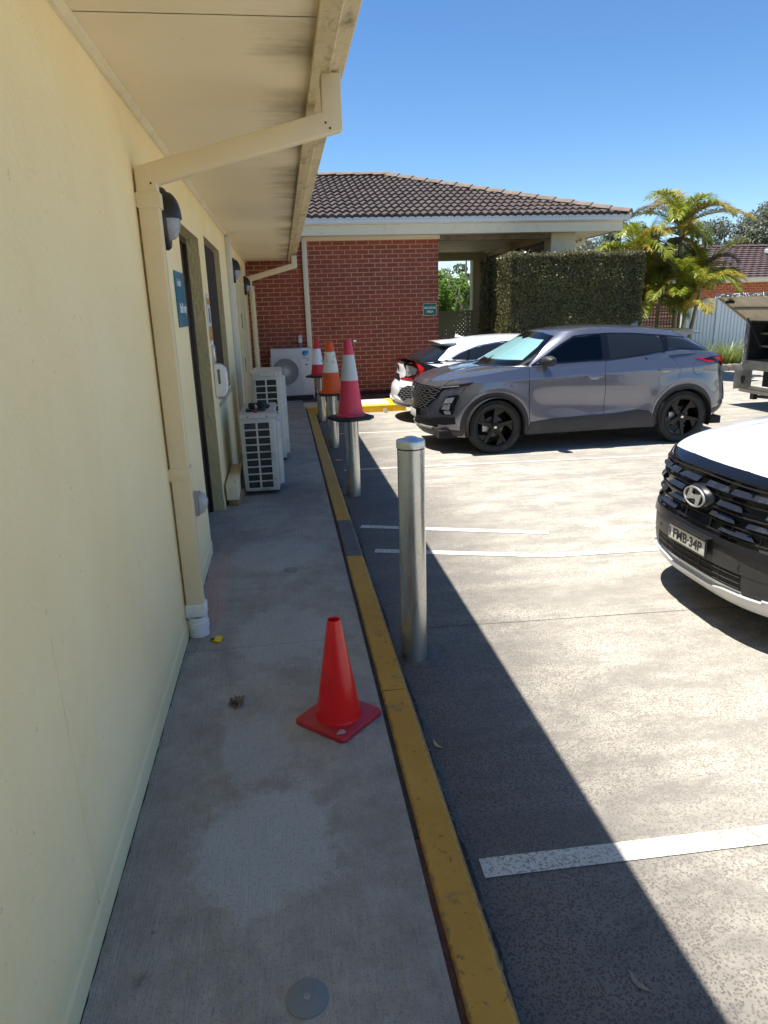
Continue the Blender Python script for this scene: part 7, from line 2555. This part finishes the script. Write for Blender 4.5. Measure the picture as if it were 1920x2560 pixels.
# bright broad-leaved shrub seen through the porch
def shrub(x, y, h, rad, seed, label, n=26):
    random.seed(seed)
    t = thing('leafy_shrub', label, 'shrub', (x, y, 0))
    g = G()
    lg = G()
    for k in range(n):
        a = random.uniform(0, 6.28)
        r_ = rad * math.sqrt(random.random())
        tip = Vector((x + r_ * math.cos(a), y + r_ * math.sin(a) * 0.6, h * random.uniform(0.55, 1.0)))
        g.tube([(x + 0.3 * (tip.x - x), y, 0), ((x + tip.x) / 2 + random.uniform(-.1, .1), (y + tip.y) / 2, tip.z * 0.5), tuple(tip)], [0.025, 0.02, 0.012], 6, False)
        for j in range(34):
            az = random.uniform(0, 6.28)
            el = random.uniform(-0.5, 1.1)
            L = random.uniform(0.18, 0.30)
            d = Vector((math.cos(az) * math.cos(el), math.sin(az) * math.cos(el), math.sin(el)))
            b = tip - Vector((0, 0, random.uniform(0, 0.75)))
            s_ = d.cross(Vector((0, 0, 1))).normalized() * L * 0.17
            m = b + d * L * 0.55
            e = b + d * L + Vector((0, 0, -0.04))
            lg.add([b, m + s_, e, m - s_], [(0, 1, 2), (0, 2, 3)])
    obj('leaves', lg, M['shrub_leaf'], t, fixn=False)
    obj('stems', g, M['bark'], t, smooth=True)
M['shrub_leaf'] = leaf_mat('bright_broad_leaf', (0.10, 0.20, 0.02), (0.25, 0.40, 0.05), 0.35, 0.45, 1.5)
shrub(5.3, 23.9, 3.0, 1.25, 31, 'bright green broad-leaved shrub seen through the porch opening', 70)

# ================================================================= FENCES, NEIGHBOURING HOUSE, TRAILER
# ribbed metal fence
fx0, fx1, fy, fh = 10.95, 17.5, 18.3, 1.86
t = thing('metal_fence', 'pale grey ribbed metal fence behind the grey SUV tail', 'fence', (13.5, fy, 0))
def fence_panel(x0, x1):
    g = G()
    vs = []
    x = x0
    n = int((x1 - x0) / 0.105)
    px = (x1 - x0) / n
    for i in range(n):
        for (dx_, dy_) in ((0.0, 0.0), (0.075, 0.0), (0.085, 0.022), (0.098, 0.022)):
            xx = x0 + i * px + dx_ * px / 0.105
            vs += [(xx, fy + dy_, 0.03), (xx, fy + dy_, fh - 0.02)]
    vs += [(x1, fy, 0.03), (x1, fy, fh - 0.02)]
    fs = [(2 * i, 2 * i + 2, 2 * i + 3, 2 * i + 1) for i in range(len(vs) // 2 - 1)]
    g.add(vs, fs)
    return g
M['fence'] = simple('pale_grey_steel', srgb(222, 226, 228), 0.4, var=0.04, scale=1.5)
for (a, b) in ((10.97, 11.93), (11.99, 14.35), (14.41, 17.4)):
    obj('fence_panel', fence_panel(a, b), M['fence'], t, fixn=False)
for x in (10.94, 11.96, 14.38, 17.43):
    obj('fence_post', G().box(x - 0.028, x + 0.028, fy - 0.03, fy + 0.04, 0, fh + 0.015), M['fence'], t)
obj('top_rail', G().box(fx0 + 0.02, fx1, fy - 0.022, fy + 0.034, fh - 0.02, fh + 0.012), M['fence'], t)
lt = lattice('trellis_fence', 9.05, 10.05, 1.10, 1.74, 17.0, 0.075, 0.03, simple('weathered_brown_slat', srgb(120, 98, 82), 0.85, var=0.2, scale=6), 'brown square trellis panel between the hedge and the metal fence', 'trellis', diag=False)
g = G()
g.box(9.0, 10.1, 17.03, 17.09, 0.0, 0.95)
obj('lower_boards', g, simple('dark_timber_board', srgb(70, 58, 50), 0.85, var=0.3, scale=10), lt)
obj('trellis_post', G().box(10.10, 10.17, 16.97, 17.05, 0, 1.1), simple('grey_timber_post', srgb(120, 110, 100), 0.85), lt)
# strappy grass clumps and stone edging at the foot of the fence
def strap_plant(x, y, h, n, seed, label, sp=0.35):
    random.seed(seed)
    t = thing('strap_leaf_plant', label, 'plant', (x, y, 0.1), 0, 'strappy plants along the metal fence')
    g = G()
    for k in range(n):
        a = random.uniform(0, 6.28)
        r0 = random.uniform(0, sp)
        bx_, by_ = x + r0 * math.cos(a), y + 0.35 * r0 * math.sin(a)
        L = h * random.uniform(0.55, 1.1)
        el = random.uniform(0.9, 1.5)
        p = Vector((bx_, by_, 0.1))
        vs = []
        m = 5
        w = random.uniform(0.008, 0.014)
        sd_ = Vector((-math.sin(a), math.cos(a), 0)) * w
        for i in range(m + 1):
            q = 1 - i / m
            vs += [p - sd_ * (0.3 + 0.7 * q), p + sd_ * (0.3 + 0.7 * q)]
            p = p + Vector((math.cos(a) * math.cos(el), math.sin(a) * math.cos(el), math.sin(el))) * L / m
            el -= random.uniform(0.05, 0.28)
        fs = [(2 * i, 2 * i + 1, 2 * i + 3, 2 * i + 2) for i in range(m)]
        g.add(vs, fs)
    o = obj('blades', g, M['strap_leaf'], t, fixn=False)
    g = G()
    for k in range(20):
        a = random.uniform(0, 6.28)
        r0 = random.uniform(0, sp)
        leaf_geo(g, (x + r0 * math.cos(a), y + 0.3 * r0 * math.sin(a) - 0.1), 0.25, 0.012, random.uniform(0, 6.3), 0.3, 0.1)
    obj('dead_blades', g, M['palm_dry'], t, fixn=False)
M['strap_leaf'] = leaf_mat('strap_leaf_green', (0.13, 0.19, 0.03), (0.34, 0.38, 0.09), 0.4, 0.35, 2.0)
strap_plant(11.95, 17.55, 0.80, 260, 51, 'fullest strappy clump, between the SUV tail and the open trailer', 0.42)
strap_plant(11.25, 17.6, 0.62, 120, 52, 'smaller strappy clump half hidden by the SUV tail lamp', 0.3)
strap_plant(12.75, 17.6, 0.75, 160, 53, 'strappy clump hidden mostly behind the open trailer', 0.35)
g = G()
struct('garden_bed', G().box(9.0, 17, 17.30, 18.27, -0.02, 0.10), simple('bark_mulch', srgb(74, 58, 46), 0.95, var=0.4, scale=14, bump=0.02, bscale=20))
for i in range(12):
    x0 = 9.3 + i * 0.60
    tag(obj('edging_block', G().box(x0, x0 + 0.585, 17.10, 17.29, -0.02, 0.17), simple('worn_stone_block', srgb(150, 140, 126), 0.9, var=0.25, scale=6, bump=0.01, bscale=20) if i == 0 else M['edge'], bevel=0.015), 'worn grey edging block in the row at the foot of the fence planting', 'edging block', 'edging blocks below the metal fence') if i else M.__setitem__('edge', simple('worn_stone_block', srgb(150, 140, 126), 0.9, var=0.25, scale=6, bump=0.01, bscale=20))

# neighbour's house: long tiled roof, orange brick under it
nh = thing('brick_house', "neighbour's low house with dark brown tiles and orange brick behind the fence", 'house', (19.0, 27.0, 0))
M['orange_brick'] = M['brick'].copy()
for nd in M['orange_brick'].node_tree.nodes:
    if nd.type == 'TEX_BRICK':
        nd.inputs['Color1'].default_value = (*srgb(176, 98, 62), 1)
        nd.inputs['Color2'].default_value = (*srgb(150, 80, 54), 1)
obj('wall', G().box(15.0, 27, 24.6, 30, 0, 2.45), M['orange_brick'], nh)
def flat_tiles(x0, x1, y0, z0, rise, run, n):
    g = G()
    for k in range(n):
        ya, yb_ = y0 + run * k / n, y0 + run * (k + 1) / n
        za, zb2 = z0 + rise * k / n, z0 + rise * (k + 1) / n
        xl = x0 + (0.75 * run * k / n)
        m = int((x1 - xl) / 0.15)
        vs = []
        for i in range(m + 1):
            x = xl + (x1 - xl) * i / m
            wv_ = 0.012 * math.cos(i * math.pi)
            vs += [(x, ya - 0.02, za - 0.005), (x, ya - 0.02, za + 0.04 + wv_), (x, yb_, zb2 + 0.005)]
        fs = []
        for i in range(m):
            fs += [(3 * i, 3 * i + 3, 3 * i + 4, 3 * i + 1), (3 * i + 1, 3 * i + 4, 3 * i + 5, 3 * i + 2)]
        g.add(vs, fs)
    return g
rf = obj('roof', flat_tiles(13.4, 27.5, 23.9, 2.50, 1.38, 4.3, 15), M['tile_dark'], nh, fixn=False)
obj('roof_back', G().add([(16.6, 28.2, 3.87), (27.5, 28.2, 3.87), (27.5, 32.5, 2.5), (13.4, 32.5, 2.5), (13.4, 23.9, 2.48)], [(0, 1, 2, 3), (0, 3, 4)]), M['tile_dark'], nh, fixn=False)
obj('gutter', G().box(13.3, 27.5, 23.76, 23.88, 2.42, 2.54), M['cream_paint'], nh)
obj('soffit', G().box(13.4, 27.5, 23.88, 24.59, 2.40, 2.43), M['cream_paint'], nh)
g = G()
ridge((16.7, 28.25, 3.92), (27.5, 28.25, 3.92), 26, g)
ridge((13.4, 23.85, 2.55), (16.7, 28.25, 3.92), 14, g)
obj('ridge_capping', g, M['tile_dark'], nh, fixn=False)
sk = obj('roof_window', G().obox((18.15, 24.25, 2.72), (1, 0.0, 0), (0, 1, 0.9), (0, -0.9, 1), 0.24, 0.20, 0.04), M['white_gutter'], nh)
obj('pane', G().obox((18.15, 24.22, 2.752), (1, 0.0, 0), (0, 1, 0.9), (0, -0.9, 1), 0.18, 0.14, 0.01), simple('blue_roof_pane', srgb(70, 96, 130), 0.15), sk)
obj('roof_vent', G().obox((19.8, 26.9, 3.60), (1, 0.3, 0), (0, 1, 0.32), (0, -0.32, 1), 0.35, 0.25, 0.06), M['white_gutter'], nh)

# tradesman's aluminium trailer with its side hatch propped open
tl = thing('tool_trailer', 'aluminium toolbox trailer with its side hatch propped open at the right edge', 'trailer', (9.0, 10.4, 0), 0)
M['alloy'] = simple('dull_aluminium', (0.42, 0.40, 0.34), 0.45, metal=0.55, var=0.15, scale=4, dirt=(0.25, 0.22, 0.16), dirt_amt=0.5)
def chequer():
    t_ = NT('chequer_plate')
    t_.base((0.55, 0.56, 0.57))
    t_.p.inputs['Metallic'].default_value = 0.85
    t_.rough(0.3)
    w1 = t_.voro(26, 'F1')
    t_.bump(t_.ramp(w1, [(0.25, 1.0), (0.45, 0.0)]), 0.02, 1.0)
    return t_.m
M['chequer'] = chequer()
bx0, bx1, by0, by1 = 8.20, 9.80, 9.10, 11.62
g = G()
g.box(bx1 - 0.03, bx1, by0, by1, 0.78, 1.46)
g.box(bx0 + 0.002, bx1 - 0.03, by1 - 0.03, by1, 0.78, 1.46)
g.box(bx0 + 0.002, bx1 - 0.03, by0, by0 + 0.03, 0.78, 1.46)
g.box(bx0 + 0.002, bx1 - 0.03, by0 + 0.03, by1 - 0.03, 0.74, 0.78)
g.box(bx0, bx1, by0, by1, 1.462, 1.50)
obj('box_shell', g, M['alloy'], tl)
g = G()
g.box(bx1 - 0.10, bx1 - 0.032, by0 + 0.04, by1 - 0.04, 0.79, 1.45)
g.box(bx0 + 0.05, bx1 - 0.11, by1 - 0.05, by1 - 0.032, 0.79, 1.45)
obj('inner_lining', g, M['black_rubber'], tl)
g = G()
g.box(bx0 - 0.012, bx0 - 0.001, by1 - 0.10, by1 + 0.005, 0.70, 1.50)
g.box(bx0 - 0.012, bx1, by1 + 0.001, by1 + 0.012, 0.70, 1.50)
obj('chequer_edge', g, M['chequer'], tl)
g = G()
g.box(bx0 - 0.010, bx0, by0, by1 - 0.105, 1.44, 1.458)
g.box(bx0 - 0.010, bx0, by1 - 0.145, by1 - 0.105, 0.78, 1.439)
obj('black_seal', g, M['black_rubber'], tl)
for z in (1.22, 1.00):
    obj('shelf', G().box(bx0 + 0.25, bx1 - 0.11, by0 + 0.05, by1 - 0.06, z, z + 0.03), M['alloy'], tl)
for i in range(9):
    y0 = by1 - 0.25 - i * 0.21
    single('tool_case', G().box(bx0 + 0.32, bx0 + 0.55, y0, y0 + 0.15, 1.031, 1.06 + 0.10 * ((i * 7) % 5) / 4), simple('dark_tool_plastic', (0.03, 0.03, 0.035), 0.5, var=0.4, scale=9), 'dark tool case standing on the lower shelf in the open trailer', 'tool case', (bx0 + 0.43, y0 + 0.07, 1.031), 'tool cases on the trailer shelf', bevel=0.004)
# propped hatch hinged along the top of the opening
hA, hB = Vector((bx0 - 0.02, by1 - 0.02, 1.475)), Vector((bx0 - 0.02, by0, 1.475))
hC, hD = Vector((7.56, by0, 1.90)), Vector((7.56, by1 - 0.02, 1.90))
nrm = Vector((0.5, 0, 0.75)).normalized()
g = G()
vs = [hA, hB, hC, hD, hA + nrm * 0.025, hB + nrm * 0.025, hC + nrm * 0.025, hD + nrm * 0.025]
g.add(vs, [(0, 1, 2, 3), (7, 6, 5, 4), (0, 4, 5, 1), (1, 5, 6, 2), (2, 6, 7, 3), (3, 7, 4, 0)])
ht = obj('hatch', g, simple('tan_hatch_lining', (0.48, 0.43, 0.32), 0.6, var=0.15, scale=5, dirt=(0.25, 0.22, 0.16), dirt_amt=0.4), tl)  # tan hatch skin, lightly mottled all over
md = lambda a, b, t_: a + (b - a) * t_
obj('hatch_edge', G().bar(hD + Vector((-0.012, 0.03, 0.0)), hC + Vector((-0.012, 0, 0.0)), 0.03, 0.06), M['chequer'], ht)
obj('hatch_frame', G().bar(hA - nrm * 0.01, hD - nrm * 0.01, 0.045, 0.045), M['alloy'], ht)
obj('hatch_rib', G().bar(md(hA, hD, 0.5) - nrm * 0.02 + Vector((0, -0.05, 0)), md(hB, hC, 0.5) - nrm * 0.02, 0.05, 0.03), M['alloy'], ht)
q = md(hA, hD, 0.80) + Vector((0, -0.22, 0))
obj('hatch_lock', G().obox(q - nrm * 0.03, (1, 0.1, 0), (0, 1, 0), (0, 0, 1), 0.05, 0.06, 0.025), M['black_plastic'], ht, bevel=0.006)
obj('gas_strut', G().tube([md(hA, hD, 0.10) + Vector((0, -0.10, -0.01)), Vector((bx0 + 0.02, by1 - 0.42, 1.02))], 0.013, 8), M['black_plastic'], tl, smooth=True)
# lower locker in the flank, its door swung out square to the body
g = G()
g.box(bx0, bx0 + 0.03, 11.36, by1, 0.28, 0.739)
g.box(bx0, bx0 + 0.03, 10.62, 11.36, 0.62, 0.739)
g.box(bx0, bx0 + 0.03, 10.62, 11.36, 0.28, 0.34)
g.box(bx0, bx0 + 0.03, by0, 10.62, 0.28, 0.739)
dw = obj('lower_box', g, M['alloy'], tl)
obj('locker_inside', G().box(bx0 + 0.35, bx0 + 0.37, 10.5, 11.5, 0.30, 0.70), M['black_rubber'], dw)
dd = obj('locker_door', G().box(bx0 - 0.29, bx0 - 0.005, 11.38, 11.40, 0.30, 0.62), M['alloy'], tl, bevel=0.002)
g = G()
g.prism([(8.03, 0.515), (8.07, 0.53), (8.11, 0.515), (8.108, 0.45), (8.09, 0.395), (8.07, 0.38), (8.05, 0.395), (8.032, 0.45)], 'y', 11.37, 11.379)
obj('bulldog_emblem', g, simple('dark_grey_print', srgb(62, 62, 60), 0.5), dd)
g = G()
g.bar((8.28, 11.30, 0.16), (8.9, 10.1, 0.16), 0.06, 0.05)
g.box(8.22, 8.30, 11.24, 11.34, 0.11, 0.22)
obj('stabiliser_leg', g, M['black_plastic'], tl)
obj('lower_rail', G().box(bx0 - 0.02, bx0 + 0.05, by0, by1, 0.22, 0.278), M['alloy'], tl)
obj('chassis', G().box(8.62, 9.75, 9.2, 11.5, 0.40, 0.735), M['gap'], tl)
# small cloud wisp far off is left to the sky; none built
